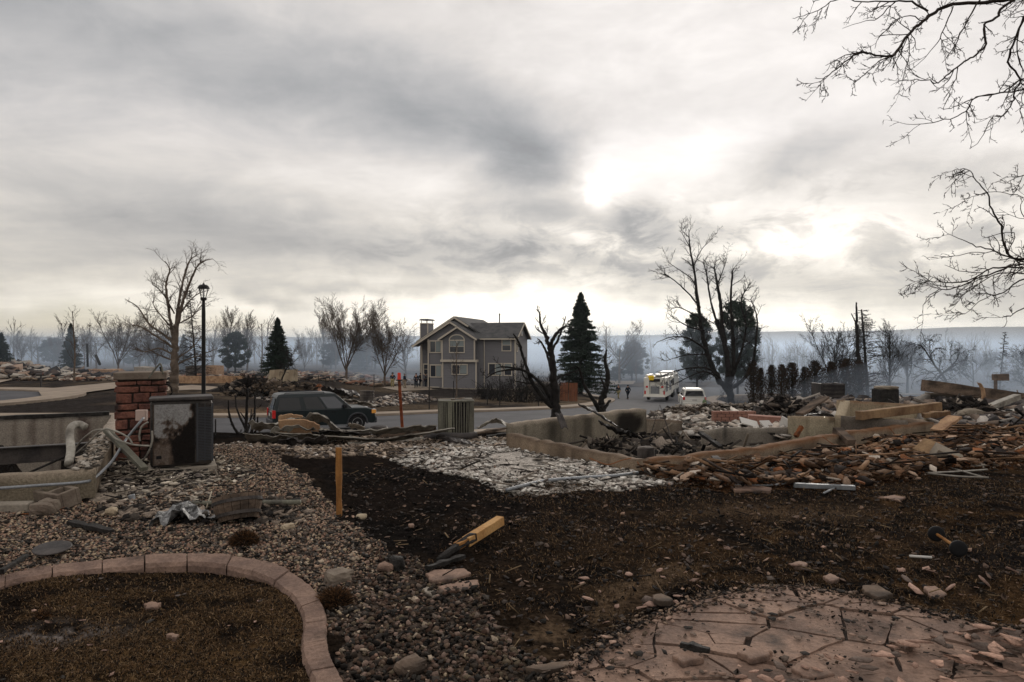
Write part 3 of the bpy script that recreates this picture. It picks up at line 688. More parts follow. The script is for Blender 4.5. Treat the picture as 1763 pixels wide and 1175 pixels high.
    scatter('dry_twigs', tw_, 'stk', 0.015, 0.10, [(.17, .12, .07), (.1, .07, .045), (.02, .017, .015)], 'dry straws and twig bits strewn over the burnt lawn', 'debris', 47, .25, 1.2, nearz, 2.5)
    ed = np.array([p for p in resample(PATIO_OUT[:-1], .004)]); ed = ed[rg.integers(0, len(ed), 6500)] + rg.normal(0, .07, (6500, 2))
    scatter('grit', ed, 'blk', 0.004, 0.028, [(.03, .025, .022), (.08, .058, .042), (.2, .14, .1), (.015, .013, .012)], 'gritty dirt washed over the rim of the patio', 'debris', 48, .4, .3, lambda x, y: hb(x, y) + .012 + .03 * inside(PATIO_OUT, x, y), 3)
    gj = in_poly(PATIO_OUT, 5000, rg, .1); gj = gj[fbm(gj[:, 0] * 3.2, gj[:, 1] * 3.2, 91) > .55]
    scatter('grit', gj, 'blk', 0.003, 0.022, [(.03, .025, .022), (.08, .058, .042), (.015, .013, .012)], 'drifts of dark grit lying on the flagstones', 'debris', 49, .4, .3, lambda x, y: hb(x, y) + .042, 3)
    # white ash and plaster
    a1 = in_poly(Z_ASH, 24000, rg, .35); a1 = a1[fbm(a1[:, 0] * 1.6, a1[:, 1] * 1.6, 61) > .40]
    a1 = notin(a1, PIT_R)
    scatter('ash_rubble', a1[::2], 'shard', 0.015, 0.14, [(.64, .61, .56), (.5, .46, .41), (.3, .26, .23), (.06, .05, .045)], 'flat flakes of white plaster left of the concrete foundation', 'debris', 39, .25, .4, nearz, 4, cvar=.3)
    scatter('ash_rubble', a1[1::2], 'blk', 0.010, 0.085, [(0.62, .59, .54), (0.5, .46, .41), (0.36, .32, .28), (0.12, .1, .09)], 'white plaster and ash rubble left of the concrete foundation', 'debris', 15, .3, .5, nearz, 5.5, pw=[.42, .3, .15, .13], cvar=.3)
    m4 = in_poly(Z_ASH + [], 260, rg, .4)
    scatter('splintered_wood', notin(m4, PIT_R), 'stk', 0.04, 0.25, [(.03, .025, .022), (.2, .17, .14)], 'dark splinters among the white ash', 'debris', 42, .2, .6, nearz, 3)
    a2 = notin(in_poly(Z_ACASH, 6500, rg, .3), PIT_L); a2 = a2[fbm(a2[:, 0] * 3, a2[:, 1] * 3, 61) > .42]
    scatter('ash_rubble', a2, 'blk', 0.008, 0.085, [(0.50, .44, .36), (0.34, .29, .24), (0.1, .085, .075), (0.03, .027, .025)], 'flaky pale plaster debris at the foot of the heat pump', 'debris', 16, .25, .5, nearz, 5.5, cvar=.35)
    m5 = notin(in_poly(Z_ACASH, 420, rg, .4), PIT_L)
    scatter('splintered_wood', m5, 'stk', 0.03, 0.22, [(.02, .017, .016), (.12, .1, .08), (.3, .26, .2)], 'dark splinters at the foot of the heat pump', 'debris', 43, .2, .6, nearz, 3)
    a3 = in_poly(Z_DIRT, 6000, rg, .35)
    scatter('ash_rubble', a3, 'blk', 0.01, 0.09, [(0.34, .27, .21), (0.2, .155, .12), (0.06, .05, .045), (0.5, .45, .4)], 'mixed small rubble before the flattened metal sheets', 'debris', 17, .3, .5, nearz, 2.5, pw=[.3, .35, .25, .1])
    # brown rubble bank right
    m1 = notin(in_poly(Z_MOUND, 13000, rg, .4), PIT_R)
    RB = [(0.19, .115, .07), (0.12, .066, .038), (0.33, .23, .165), (0.06, .036, .023), (0.022, .017, .015), (0.20, .085, .04), (0.42, .36, .30)]
    def mz(x, y): return nearz(x, y) + 0.11 * (fbm(x * 1.5, y * 1.5, 71) - .3)
    scatter('stone_rubble', m1, 'peb', 0.018, 0.10, RB, 'rust stained bank of stones and bricks against the long foundation wall', 'debris', 18, .4, .5, mz, 4.5, pw=[.25, .22, .12, .18, .1, .08, .05])
    m6 = notin(in_poly(Z_MOUND, 15000, rg, .4), PIT_R)
    scatter('tile_rubble', m6, 'shard', 0.03, 0.24, RB, 'flat broken tile and board shards over the brown rubble bank', 'debris', 40, .33, .9, mz, 3.2, pw=[.18, .2, .08, .24, .18, .07, .05], cvar=.45)
    m2 = notin(in_poly(Z_MOUND, 12000, rg, .4), PIT_R)
    scatter('brick_rubble', m2, 'blk', 0.018, 0.20, RB, 'broken bricks and tile slabs lying over the rust brown stones', 'debris', 19, .28, .8, mz, 7.5, pw=[.18, .2, .08, .24, .18, .07, .05], cvar=.4)
    m3 = notin(in_poly(Z_MOUND, 1300, rg, .4), PIT_R)
    scatter('splintered_wood', m3, 'stk', 0.06, 0.42, [(.03, .02, .015), (.10, .055, .03), (.2, .12, .07), (.015, .012, .011)], 'charred splinters and strips lying over the brown rubble bank', 'debris', 41, .16, .9, mz, 3)
    # inside the right foundation
    PR2 = [(2.0, 10.2), (0.7, 12.3), (2.6, 14.6), (4.2, 15.0), (5.0, 13.2), (4.5, 12.0)]
    q1 = in_poly(PR2, 5200, rg)
    pz = lambda x, y: -0.72 + 0.42 * fbm(x * 1.3, y * 1.3, 81) + .05
    scatter('charred_rubble', q1, 'blk', 0.03, 0.34, [(0.02, .018, .017), (0.05, .042, .036), (0.13, .11, .09), (0.24, .2, .165)], 'charred rubble heaped inside the concrete foundation', 'debris', 20, .5, .5, pz, 5.0, pw=[.3, .25, .25, .2], cvar=.4)
    scatter('splintered_wood', in_poly(PR2, 350, rg), 'stk', 0.08, 0.55, [(.015, .013, .012), (.05, .042, .036), (.16, .13, .1)], 'charred sticks and strips in the pit of the right foundation', 'debris', 44, .4, .8, pz, 2.6)
    q2 = in_poly([(3.6, 14.8), (5.4, 13.6), (8.0, 15), (9.5, 16.5), (8, 19.5), (4.6, 19.5), (3.4, 16.5)], 8000, rg)
    scatter('ash_rubble', q2, 'blk', 0.025, 0.30, [(0.52, .48, .43), (0.36, .31, .26), (0.2, .165, .14), (0.05, .045, .04)], 'pale rubble spread around the low brick wall', 'debris', 21, .3, .5, lambda x, y: hb(x, y) - .02, 5.5, pw=[.33, .27, .2, .2], cvar=.35)
    q3 = in_poly([(8.8, 14.3), (15, 15), (20, 20), (17, 26), (9, 24), (7, 19.5)], 8000, rg)
    scatter('charred_rubble', q3, 'blk', 0.03, 0.42, [(0.22, .17, .135), (0.05, .045, .045), (0.1, .085, .08), (0.32, .29, .26)], 'grey rubble and burnt scraps around the farther foundation', 'debris', 22, .45, .5, lambda x, y: hb(x, y) + 0.1 * fbm(x, y, 3), 5.0, cvar=.4)
    scatter('splintered_wood', in_poly([(8.8, 14.3), (15, 15), (20, 20), (17, 26), (9, 24), (7, 19.5)], 500, rg), 'stk', 0.12, 0.7, [(.03, .027, .026), (.15, .12, .1), (.28, .25, .22)], 'burnt strips and laths around the farther foundation', 'debris', 45, .3, .8, hb, 3)
    q9_ = in_poly([(2.5, 15.3), (5, 17), (9.5, 18.5), (10, 25), (3, 23.5), (1.5, 17)], 3600, rg)
    scatter('charred_rubble', q9_, 'blk', 0.03, 0.2, [(0.2, .17, .14), (0.05, .043, .038), (0.11, .09, .075), (0.34, .3, .26)], 'mixed scorched scraps on the slope behind the brick wall remnant', 'debris', 52, .4, .4, hb, 3.6, cvar=.4)
    q4 = in_poly([(13, 30), (24, 30), (44, 46), (46, 60), (20, 54), (14, 42)], 6000, rg)
    scatter('charred_rubble', q4, 'blk', 0.06, 0.8, [(0.2, .17, .15), (0.06, .055, .055), (0.03, .028, .028), (0.3, .27, .24)], 'dark debris field below the row of scorched cypresses', 'debris', 23, .45, .5, None, 2.6)
    # left background
    q5 = in_poly([(-75, 82), (-72, 100), (-30, 104), (-12, 98), (-16, 84), (-40, 80)], 11000, rg)
    scatter('house_rubble', q5, 'blk', 0.1, 1.0, [(0.3, .23, .17), (0.42, .36, .3), (0.12, .09, .075), (0.04, .037, .037), (0.28, .15, .10)], 'low remains of burnt houses beyond the driveways', 'debris', 24, .2, .5, None, 4.5)
    q6 = in_poly([(-88, 88), (-75, 100), (-50, 98), (-54, 84), (-66, 80)], 2600, rg)
    mz2 = lambda x, y: hb(x, y) + 2.0 * np.exp(-(((x + 72) / 9) ** 2 + ((y - 90) / 7) ** 2))
    scatter('house_rubble', q6, 'blk', 0.15, 1.6, [(0.28, .2, .15), (0.4, .36, .31), (0.1, .08, .07), (0.04, .037, .037)], 'higher heap of house rubble at the end of the upper driveway', 'debris', 25, .35, .5, mz2, 3.5)
    q7 = in_poly(PX([(380, 672), (470, 668), (560, 690), (640, 690), (700, 676), (760, 690), (640, 704), (500, 700)]), 5000, rg)
    scatter('yard_rubble', q7, 'blk', 0.04, 0.5, [(0.3, .24, .19), (0.1, .08, .07), (0.04, .037, .037), (0.4, .36, .32)], 'burnt scraps across the bank behind the dark green car', 'debris', 26, .3, .4, None, 5)
    q8 = in_poly([(-22, 84), (-20, 100), (-10, 100), (-12, 86)], 500, rg)
    scatter('yard_rubble', q8, 'blk', 0.2, 1.0, [(0.4, .37, .35), (0.2, .18, .17)], 'pale ash flats behind the bare trees left of the house', 'debris', 27, .2, .4, None, 2.6)
    # sooty gravelly verge
    q9 = in_poly(PX([(150, 880), (165, 868), (340, 884), (520, 860), (540, 900), (300, 905)]), 700, rg)
    scatter('charred_rubble', q9, 'blk', 0.02, 0.10, [(0.02, .018, .017), (0.06, .05, .042), (0.25, .2, .16)], 'charred bits along the gravel below the fallen pipe', 'debris', 28, .4, .6, nearz, 2.2)
# ------------------------------------------------------------ patio and edging
PATIO_OUT = [(0.02, 2.3), (0.10, 2.9), (0.22, 3.36), (0.50, 3.75), (0.80, 4.08), (1.22, 4.42), (1.60, 4.62), (2.0, 4.6), (2.36, 4.38), (2.72, 4.05), (3.05, 3.78), (3.4, 3.45), (3.7, 3.0), (3.8, 2.3)]
def build_patio():
    rg = random.Random(4); mb = MB()
    pts = [(rg.uniform(-.2, 3.9), rg.uniform(2.1, 4.8)) for _ in range(190)]
    def clip(poly, nx_, ny_, c_):   # keep the side nx*x + ny*y <= c
        out = []
        for m in range(len(poly)):
            p, q = poly[m], poly[(m + 1) % len(poly)]; sp = nx_ * p[0] + ny_ * p[1] - c_; sq = nx_ * q[0] + ny_ * q[1] - c_
            if sp <= 0: out.append(p)
            if (sp <= 0) != (sq <= 0): tt = sp / (sp - sq); out.append((p[0] + (q[0] - p[0]) * tt, p[1] + (q[1] - p[1]) * tt))
        return out
    ST = 1.45   # cells stretched sideways
    for i, (ax, ay) in enumerate(pts):
        poly = [(-1, 1.5), (5, 1.5), (5, 5.5), (-1, 5.5)]
        for j, (bx_, by_) in enumerate(pts):
            if i == j or not poly: continue
            dx, dy = (bx_ - ax) / ST ** 2, (by_ - ay); l = math.hypot(dx, dy); mx_, my_ = (ax + bx_) / 2, (ay + by_) / 2
            poly = clip(poly, dx / l, dy / l, (dx * mx_ + dy * my_) / l - rg.choice([.003, .005, .008, .016]))
        n = len(PATIO_OUT)
        for k in range(n):
            if len(poly) < 3: break
            p, q = PATIO_OUT[k], PATIO_OUT[(k + 1) % n]; ex, ey = q[0] - p[0], q[1] - p[1]; l = math.hypot(ex, ey); nx_, ny_ = -ey / l, ex / l
            poly = clip(poly, nx_, ny_, nx_ * p[0] + ny_ * p[1] - rg.choice([0, 0, .03, .06]) * (k != n - 1))
        if len(poly) < 3: continue
        q2 = []
        for m in range(len(poly)):
            p, q = poly[m], poly[(m + 1) % len(poly)]; l = math.dist(p, q); kk = max(1, int(l / .07))
            for t_ in range(kk): q2.append((p[0] + (q[0] - p[0]) * t_ / kk + rg.uniform(-.007, .007), p[1] + (q[1] - p[1]) * t_ / kk + rg.uniform(-.006, .006)))
        if len(q2) > 2: mb.prism(q2, -0.03, 0.036 + rg.uniform(-.008, .008))
    o = mb.build('patio', M['flag'], bevel=0.006)
    tag(o, 'pinkish flagstone patio with dark joints in the near right corner', 'patio', kind='structure')
    base = MB().prism(PATIO_OUT, -.05, .018).build('patio_bed', M['mortar'])
    tag(base, 'dark gritty bed between the flagstones', 'patio', kind='structure')
def resample(line, step):
    line = [np.array(p, float) for p in line]; out = []; 
    seg = [np.linalg.norm(line[i + 1] - line[i]) for i in range(len(line) - 1)]; L = sum(seg); n = max(2, int(L / step))
    for k in range(n + 1):
        s = L * k / n; i = 0
        while i < len(seg) - 1 and s > seg[i]: s -= seg[i]; i += 1
        out.append(line[i] + (line[i + 1] - line[i]) * (s / seg[i]))
    return out
def build_edging():
    # pair the two outlines by parameter, cut into cast blocks with narrow joints
    a = smooth_line(EO, 10); b = smooth_line(EI, 10); mb = MB()
    mid = [((p[0] + q[0]) / 2, (p[1] + q[1]) / 2) for p, q in zip(a, b)]
    acc = 0; cut = [0]; target = 0.30; rg = random.Random(8)
    for i in range(1, len(mid)):
        acc += math.dist(mid[i], mid[i - 1])
        if acc > target: cut.append(i); acc = 0; target = rg.uniform(.25, .34)
    if cut[-1] != len(mid) - 1: cut.append(len(mid) - 1)
    for s, e in zip(cut[:-1], cut[1:]):
        n = e - s + 1; dz = rg.uniform(-.008, .008)
        rows = []
        for i in range(s, e + 1):
            f = 0.0
            p, q = np.array(a[i]), np.array(b[i])
            if i == s or i == e:   # joint
                tdir = np.array(mid[min(i + 1, len(mid) - 1)]) - np.array(mid[max(i - 1, 0)]); tdir = tdir / np.linalg.norm(tdir) * (0.004 if i == s else -0.004)
                p = p + tdir; q = q + tdir
            z = hz(*mid[i]) + dz; w = p - q
            rows.append([(*p, z - .1), (*(p - w * .0), z + .022), (*(p - w * .08), z + .044), (*(q + w * .12), z + .038), (*(q + w * .02), z + .012), (*q, z - .1)])
        k = len(mb.v)
        for r in rows: mb.v += [(float(t_[0]) + rg.uniform(-.003, .003), float(t_[1]) + rg.uniform(-.003, .003), float(t_[2]) + rg.uniform(-.003, .003)) for t_ in r]
        for i in range(n - 1):
            for m in range(5): mb.f.append((k + i * 6 + m, k + i * 6 + m + 1, k + (i + 1) * 6 + m + 1, k + (i + 1) * 6 + m)); mb.mi.append(0)
        mb.f.append(tuple(k + m for m in range(6))); mb.f.append(tuple(k + (n - 1) * 6 + m for m in range(6))[::-1]); mb.mi += [0, 0]
    o = mb.build('lawn_edging', M['edging'])
    tag(o, 'curved pinkish concrete edging in short blocks around the scorched turf', 'edging')
# ------------------------------------------------------------ trees
def tubes_mesh(name, tubes, m, parent=None, world=False):
    """tubes: list of (points n x 3, radii n, sides); batched by (n, sides)"""
    from collections import defaultdict
    gr = defaultdict(list)
    for p, r, s in tubes: gr[(len(p), s)].append((p, r))
    VV = []; FF = []; base = 0
    for (n, s), L in gr.items():
        Pn = np.array([q[0] for q in L], float); Rn = np.array([q[1] for q in L], float); k = len(L)
        T = np.empty_like(Pn); T[:, 1:-1] = Pn[:, 2:] - Pn[:, :-2]; T[:, 0] = Pn[:, 1] - Pn[:, 0]; T[:, -1] = Pn[:, -1] - Pn[:, -2]
        T /= np.linalg.norm(T, axis=2, keepdims=True) + 1e-9
        ref = np.array([0.31, 0.52, 0.79]); A = np.cross(T, ref); ln = np.linalg.norm(A, axis=2, keepdims=True)
        A = np.where(ln < .15, np.cross(T, np.array([1., 0, 0])), A); A /= np.linalg.norm(A, axis=2, keepdims=True) + 1e-9
        B = np.cross(T, A); a = np.arange(s) * 2 * np.pi / s
        ring = A[:, :, None, :] * np.cos(a)[None, None, :, None] + B[:, :, None, :] * np.sin(a)[None, None, :, None]
        V = Pn[:, :, None, :] + ring * Rn[:, :, None, None]
        VV.append(V.reshape(-1, 3))
        i = np.arange(n - 1)[:, None]; j = np.arange(s)[None, :]
        f = np.stack([i * s + j, i * s + (j + 1) % s, (i + 1) * s + (j + 1) % s, (i + 1) * s + j], -1).reshape(-1, 4)
        FF.append((f[None] + (np.arange(k) * n * s)[:, None, None]).reshape(-1, 4) + base); base += k * n * s
    V = np.concatenate(VV)
    if parent is not None and world:
        Mi = np.array(chain(parent).inverted()); V = V @ Mi[:3, :3].T + Mi[:3, 3]
    return npmesh(name, V, np.concatenate(FF), m, parent=parent, smooth=True)
def grow(rg, out, p, d, L, r, lvl, S):
    n = S['seg'][lvl]; p = np.array(p, float); d = np.array(d, float); d /= np.linalg.norm(d)
    pts = [p.copy()]; tipr = S.get('tip', .35); rad = [r]; step = L / n
    for i in range(n):
        d = d + rg.normal(0, S['wig'][lvl], 3); d[2] += S['up'][lvl] / n; d /= np.linalg.norm(d)
        p = p + d * step; pts.append(p.copy()); rad.append(r * (1 - (1 - tipr) * (i + 1) / n))
    out.append((np.array(pts), np.array(rad), 7 if lvl == 0 else (5 if r > .03 else 3), lvl))
    if lvl + 1 >= len(S['n']): return
    c = S['n'][lvl + 1]; c = max(1, int(c * rg.uniform(.75, 1.25)))
    t0 = S['t0'][lvl]
    for k in range(c):
        t = t0 + (1 - t0) * (k + rg.random()) / c; f = t * n; i = min(int(f), n - 1)
        q = pts[i] + (pts[i + 1] - pts[i]) * (f - i); dd = pts[i + 1] - pts[i]; dd /= np.linalg.norm(dd)
        a = rg.uniform(0, 2 * np.pi) + k * 2.4; s = np.cross(dd, [0.2, 0.1, 1.0] if abs(dd[2]) < .9 else [1, 0.2, 0]); s /= np.linalg.norm(s); u = np.cross(dd, s)
        ang = math.radians(S['ang'][lvl + 1]) * rg.uniform(.75, 1.25)
        nd = dd * math.cos(ang) + (s * math.cos(a) + u * math.sin(a)) * math.sin(ang)
        rr = (r * (1 - (1 - tipr) * t)) * S['rr'][lvl + 1]
        grow(rg, out, q, nd, L * S['lr'][lvl + 1] * (1 - S['tap'][lvl + 1] * t) * rg.uniform(.8, 1.2), max(rr, S['rmin']), lvl + 1, S)
OAK = dict(seg=[5, 6, 5, 4, 3], wig=[.05, .08, .10, .11, .12], up=[.2, .30, .3, .2, .1], n=[1, 10, 10, 8, 5], t0=[.25, .2, .15, .1], ang=[0, 48, 42, 42, 40], lr=[1, .95, .5, .5, .5], tap=[0, .3, .35, .4, .3], rr=[1, .55, .5, .55, .7], rmin=.018)
TALL = dict(seg=[7, 5, 4, 3], wig=[.04, .06, .09, .10], up=[.1, .5, .4, .2], n=[1, 26, 11, 8], t0=[.22, .12, .1], ang=[0, 36, 36, 38], lr=[1, .5, .42, .45], tap=[0, .55, .4, .3], rr=[1, .38, .5, .6], rmin=.018)
VASE = dict(seg=[3, 7, 5, 4, 3], wig=[.03, .045, .08, .1, .12], up=[.1, .3, .4, .2, .1], n=[1, 9, 12, 9, 5], t0=[.5, .22, .15, .1], ang=[0, 24, 34, 40, 38], lr=[1, 3.0, .36, .5, .5], tap=[0, .1, .4, .4, .3], rr=[1, .62, .45, .55, .7], rmin=.055)
ASPEN = dict(seg=[7, 4, 3], wig=[.05, .14, .18], up=[.1, .4, .2], n=[1, 24, 6], t0=[.25, .1], ang=[0, 44, 40], lr=[1, .3, .45], tap=[0, .55, .3], rr=[1, .35, .6], rmin=.014)
CURVY = dict(seg=[8, 6, 5, 3], wig=[.16, .2, .22, .25], up=[-.35, -.3, -.4, -.3], n=[1, 12, 8, 5], t0=[.35, .2, .1], ang=[0, 45, 42, 40], lr=[1, .5, .45, .45], tap=[0, .4, .4, .3], rr=[1, .45, .5, .55], rmin=.022)
DEADSPRUCE = dict(seg=[8, 4, 3], wig=[.015, .06, .1], up=[.02, -.15, -.1], n=[1, 150, 12], t0=[.08, .15], ang=[0, 82, 40], lr=[1, .26, .32], tap=[0, .86, .5], rr=[1, .32, .6], rmin=.022)
def norm_tubes(out, H):
    z = max(t[0][:, 2].max() for t in out); s = H / z
    return [(p * s, r * s, sd, lv) for p, r, sd, lv in out]
PROTO = {}
def bare_proto(key, S, H, r, seed, split=1):
    rg = np.random.default_rng(seed); out = []
    grow(rg, out, (0, 0, -.2), (rg.normal(0, .04), rg.normal(0, .04), 1), H * S.get('l0', .8), r, 0, S)
    out = norm_tubes(out, H)
    PROTO[key] = ([(p, rr, s) for p, rr, s, lv in out if lv < split], [(p, rr, s) for p, rr, s, lv in out if lv >= split], H)
MESHES = {}
def proto_meshes(key, ms):
    if (key, ms) in MESHES: return MESHES[key, ms]
    tr, cr, H = PROTO[key]
    a = tubes_mesh('trunk', tr, M[ms[0]]); b = tubes_mesh('crown', cr, M[ms[1]]) if not isinstance(cr, tuple) else npmesh('crown', cr[0], cr[1], M[ms[1]])
    ma, mb_ = a.data, b.data
    bpy.data.objects.remove(a); bpy.data.objects.remove(b)
    MESHES[key, ms] = (ma, mb_, H); return MESHES[key, ms]
def place(key, px, top, d, label, name='bare_tree', cat='tree', rz=0.0, group=None, ms=('bark', 'twig'), wide=1.0, x=None):
    ma, mb_, H = proto_meshes(key, ms)
    x = (px - CX) / F * d; z = hz(x, d); h = EZ - (top - HY) / F * d - z; s = h / H
    t_ = thing(name, label, cat, (x, d, z - .05), rz, group); t_.scale = (s * wide, s * wide, s)
    for nm, me in (('trunk', ma), ('crown', mb_)):
        o = bpy.data.objects.new(nm, me); col.objects.link(o); o.parent = t_
    return t_
def conifer_proto(key, H, rad, seed, n=9000, shape='spruce', size=.22, gap=.0):
    """foliage made of many small tilted needle sprays on drooping whorls"""
    rg = np.random.default_rng(seed)
    if shape == 'spruce':
        nb = 520; t = rg.random(nb) ** .8; zb = H * (.04 + .94 * t); a = rg.uniform(0, 2 * np.pi, nb)
        Lb = rad * (1 - t) ** .9 * rg.uniform(.42, 1.2, nb) + .12
        k = rg.integers(0, nb, n); u = rg.random(n) ** .6
        droop = -.22 * Lb[k] * u + .10 * Lb[k] * u * u
        side = rg.normal(0, .12, n) * Lb[k] * (1 - .4 * u)
        x = np.cos(a[k]) * Lb[k] * u - np.sin(a[k]) * side; y = np.sin(a[k]) * Lb[k] * u + np.cos(a[k]) * side; z = zb[k] + droop + rg.normal(0, .06, n)
        s = size * rg.uniform(.6, 1.3, n)
    elif shape == 'pine':
        nb = 230; ca = rg.uniform(0, 2 * np.pi, nb); ct = rg.uniform(.2, 1, nb)
        prof = np.sin(np.clip(ct * 1.02 - .06, 0, 1) * np.pi) ** .55
        cr = rad * prof * rg.random(nb) ** .45 * 1.0 * rg.choice([.8, 1, 1.15], nb); c = np.stack([np.cos(ca) * cr, np.sin(ca) * cr, H * ct], -1)
        k = rg.integers(0, nb, n); q = rg.normal(0, 1, (n, 3)); q /= np.linalg.norm(q, axis=1, keepdims=True)
        q *= (rad * .17 * rg.uniform(.6, 1.25, nb))[k][:, None] * rg.random(n)[:, None] ** .4 * np.array([1, 1, .75]); p = c[k] + q
        x, y, z = p.T;  s = size * rg.uniform(.6, 1.3, n)
    else:  # thuja: narrow scorched column, loose towards the bottom
        t = rg.random(n) ** .75; a = rg.uniform(0, 2 * np.pi, n); pr = np.where(t > .45, np.sqrt(np.clip(1 - ((t - .45) / .56) ** 2.4, 0, 1)), .55 + t)
        r = rad * pr * rg.random(n) ** .5 * (1 + .35 * np.sin(a * 3 + t * 11)) + rg.random(n) ** 6 * .2; x = r * np.cos(a); y = r * np.sin(a); z = H * (.03 + .97 * t); keep = (t > .5) | (rg.random(n) < .75)
        x, y, z = x[keep], y[keep], z[keep]; n = len(x); s = size * rg.uniform(.6, 1.3, n)
    C = np.stack([x, y, z], -1)
    out = np.stack([x, y, 0 * x], -1); out /= np.linalg.norm(out, axis=1, keepdims=True) + 1e-6
    d1 = out * rg.uniform(.4, 1, (n, 1)) + rg.normal(0, .35, (n, 3)); d1[:, 2] += .15 if shape != 'thuja' else 1.0
    d1 /= np.linalg.norm(d1, axis=1, keepdims=True); d2 = np.cross(d1, rg.normal(0, 1, (n, 3))); d2 /= np.linalg.norm(d2, axis=1, keepdims=True) + 1e-6
    V = np.stack([C - d1 * s[:, None] * .5 - d2 * s[:, None] * .18, C - d1 * s[:, None] * .5 + d2 * s[:, None] * .18, C + d1 * s[:, None] * .6], 1).reshape(-1, 3)
    Fa = np.arange(3 * n).reshape(-1, 3)
    r0 = H * .016 + .05
    tr = [(np.array([[0, 0, -.3], [0, 0, H * .5], [0, 0, H * .97]]), np.array([r0, r0 * .6, .02]), 8)]
    for k in range(26):
        a = rg.uniform(0, 6.28); zz = H * rg.uniform(.1, .8); L = rad * (1 - zz / H) * .8
        tr.append((np.array([[0, 0, zz], [math.cos(a) * L * .5, math.sin(a) * L * .5, zz + .05], [math.cos(a) * L, math.sin(a) * L, zz]]), np.array([.05, .03, .012]), 4))
    PROTO[key] = (tr, (V, Fa), H)
def guided(name, label, cat, d, base_px, limbs, twigs, ms=('charbark', 'charbark'), seed=0, group=None, spread=.5, S=None, drop=0.0, baser=None, crownpart=True):
    """limbs: list of (pixel path, r0, r1[, depth offset at tip]); real 3-D limbs at true distance, twigs grown from them"""
    rg = np.random.default_rng(seed)
    b = P(base_px[0], base_px[1], d); z0 = hz(b.x, d)
    t_ = thing(name, label, cat, (b.x, d, z0 if drop == 0 else b.z), 0, group)
    big = []; tw = []
    for L in limbs:
        path, r0, r1 = L[:3]; off = L[3] if len(L) > 3 else rg.uniform(-spread, spread); n = len(path); off0 = L[4] if len(L) > 4 else 0.0
        pts = np.array([P(p[0], p[1], d + off0 + (off - off0) * i / max(n - 1, 1)) for i, p in enumerate(path)])
        q = np.array(smooth_line([tuple(v) for v in pts], 7)); r = np.linspace(r0, r1, len(q)) * (1 + rg.uniform(-.14, .14, len(q))); q[1:-1] += rg.normal(0, 1, (len(q) - 2, 3)) * r[1:-1, None] * .16
        big.append((q, r, 9 if r0 > .08 else 6))
        if twigs:
            dens, tl, tr_, lv = twigs
            Lm = np.linalg.norm(np.diff(q, axis=0), axis=1).sum(); c = int(dens * Lm)
            for k in range(c):
                f = rg.uniform(.12, 1) * (len(q) - 1); i = min(int(f), len(q) - 2); p = q[i] + (q[i + 1] - q[i]) * (f - i); dd = q[i + 1] - q[i]; dd /= np.linalg.norm(dd)
                s = rg.normal(0, 1, 3); s -= dd * s.dot(dd); s /= np.linalg.norm(s); a = math.radians(rg.uniform(28, 70)); out = []
                grow(rg, out, p, dd * math.cos(a) + s * math.sin(a), tl * rg.uniform(.4, 1.2), min(tr_, r[i] * .6), 0, S or lv)
                tw += [(x, y, z) for x, y, z, w in out]
    tubes_mesh('trunk', big, M[ms[0]], t_, True)
    if tw: tubes_mesh('crown', tw, M[ms[1]], t_, True)
    return t_
TW2 = dict(seg=[4, 3, 2], wig=[.12, .18, .2], up=[.25, .15, .1], n=[1, 5, 4], t0=[.15, .1], ang=[0, 38, 38], lr=[1, .5, .5], tap=[0, .3, .3], rr=[1, .6, .7], rmin=.011)
TWN = dict(seg=[5, 4, 2], wig=[.14, .2, .25], up=[.0, .0, .0], n=[1, 5, 3], t0=[.1, .1], ang=[0, 40, 42], lr=[1, .42, .35], tap=[0, .3, .2], rr=[1, .65, .7], rmin=.0022, tip=.45)
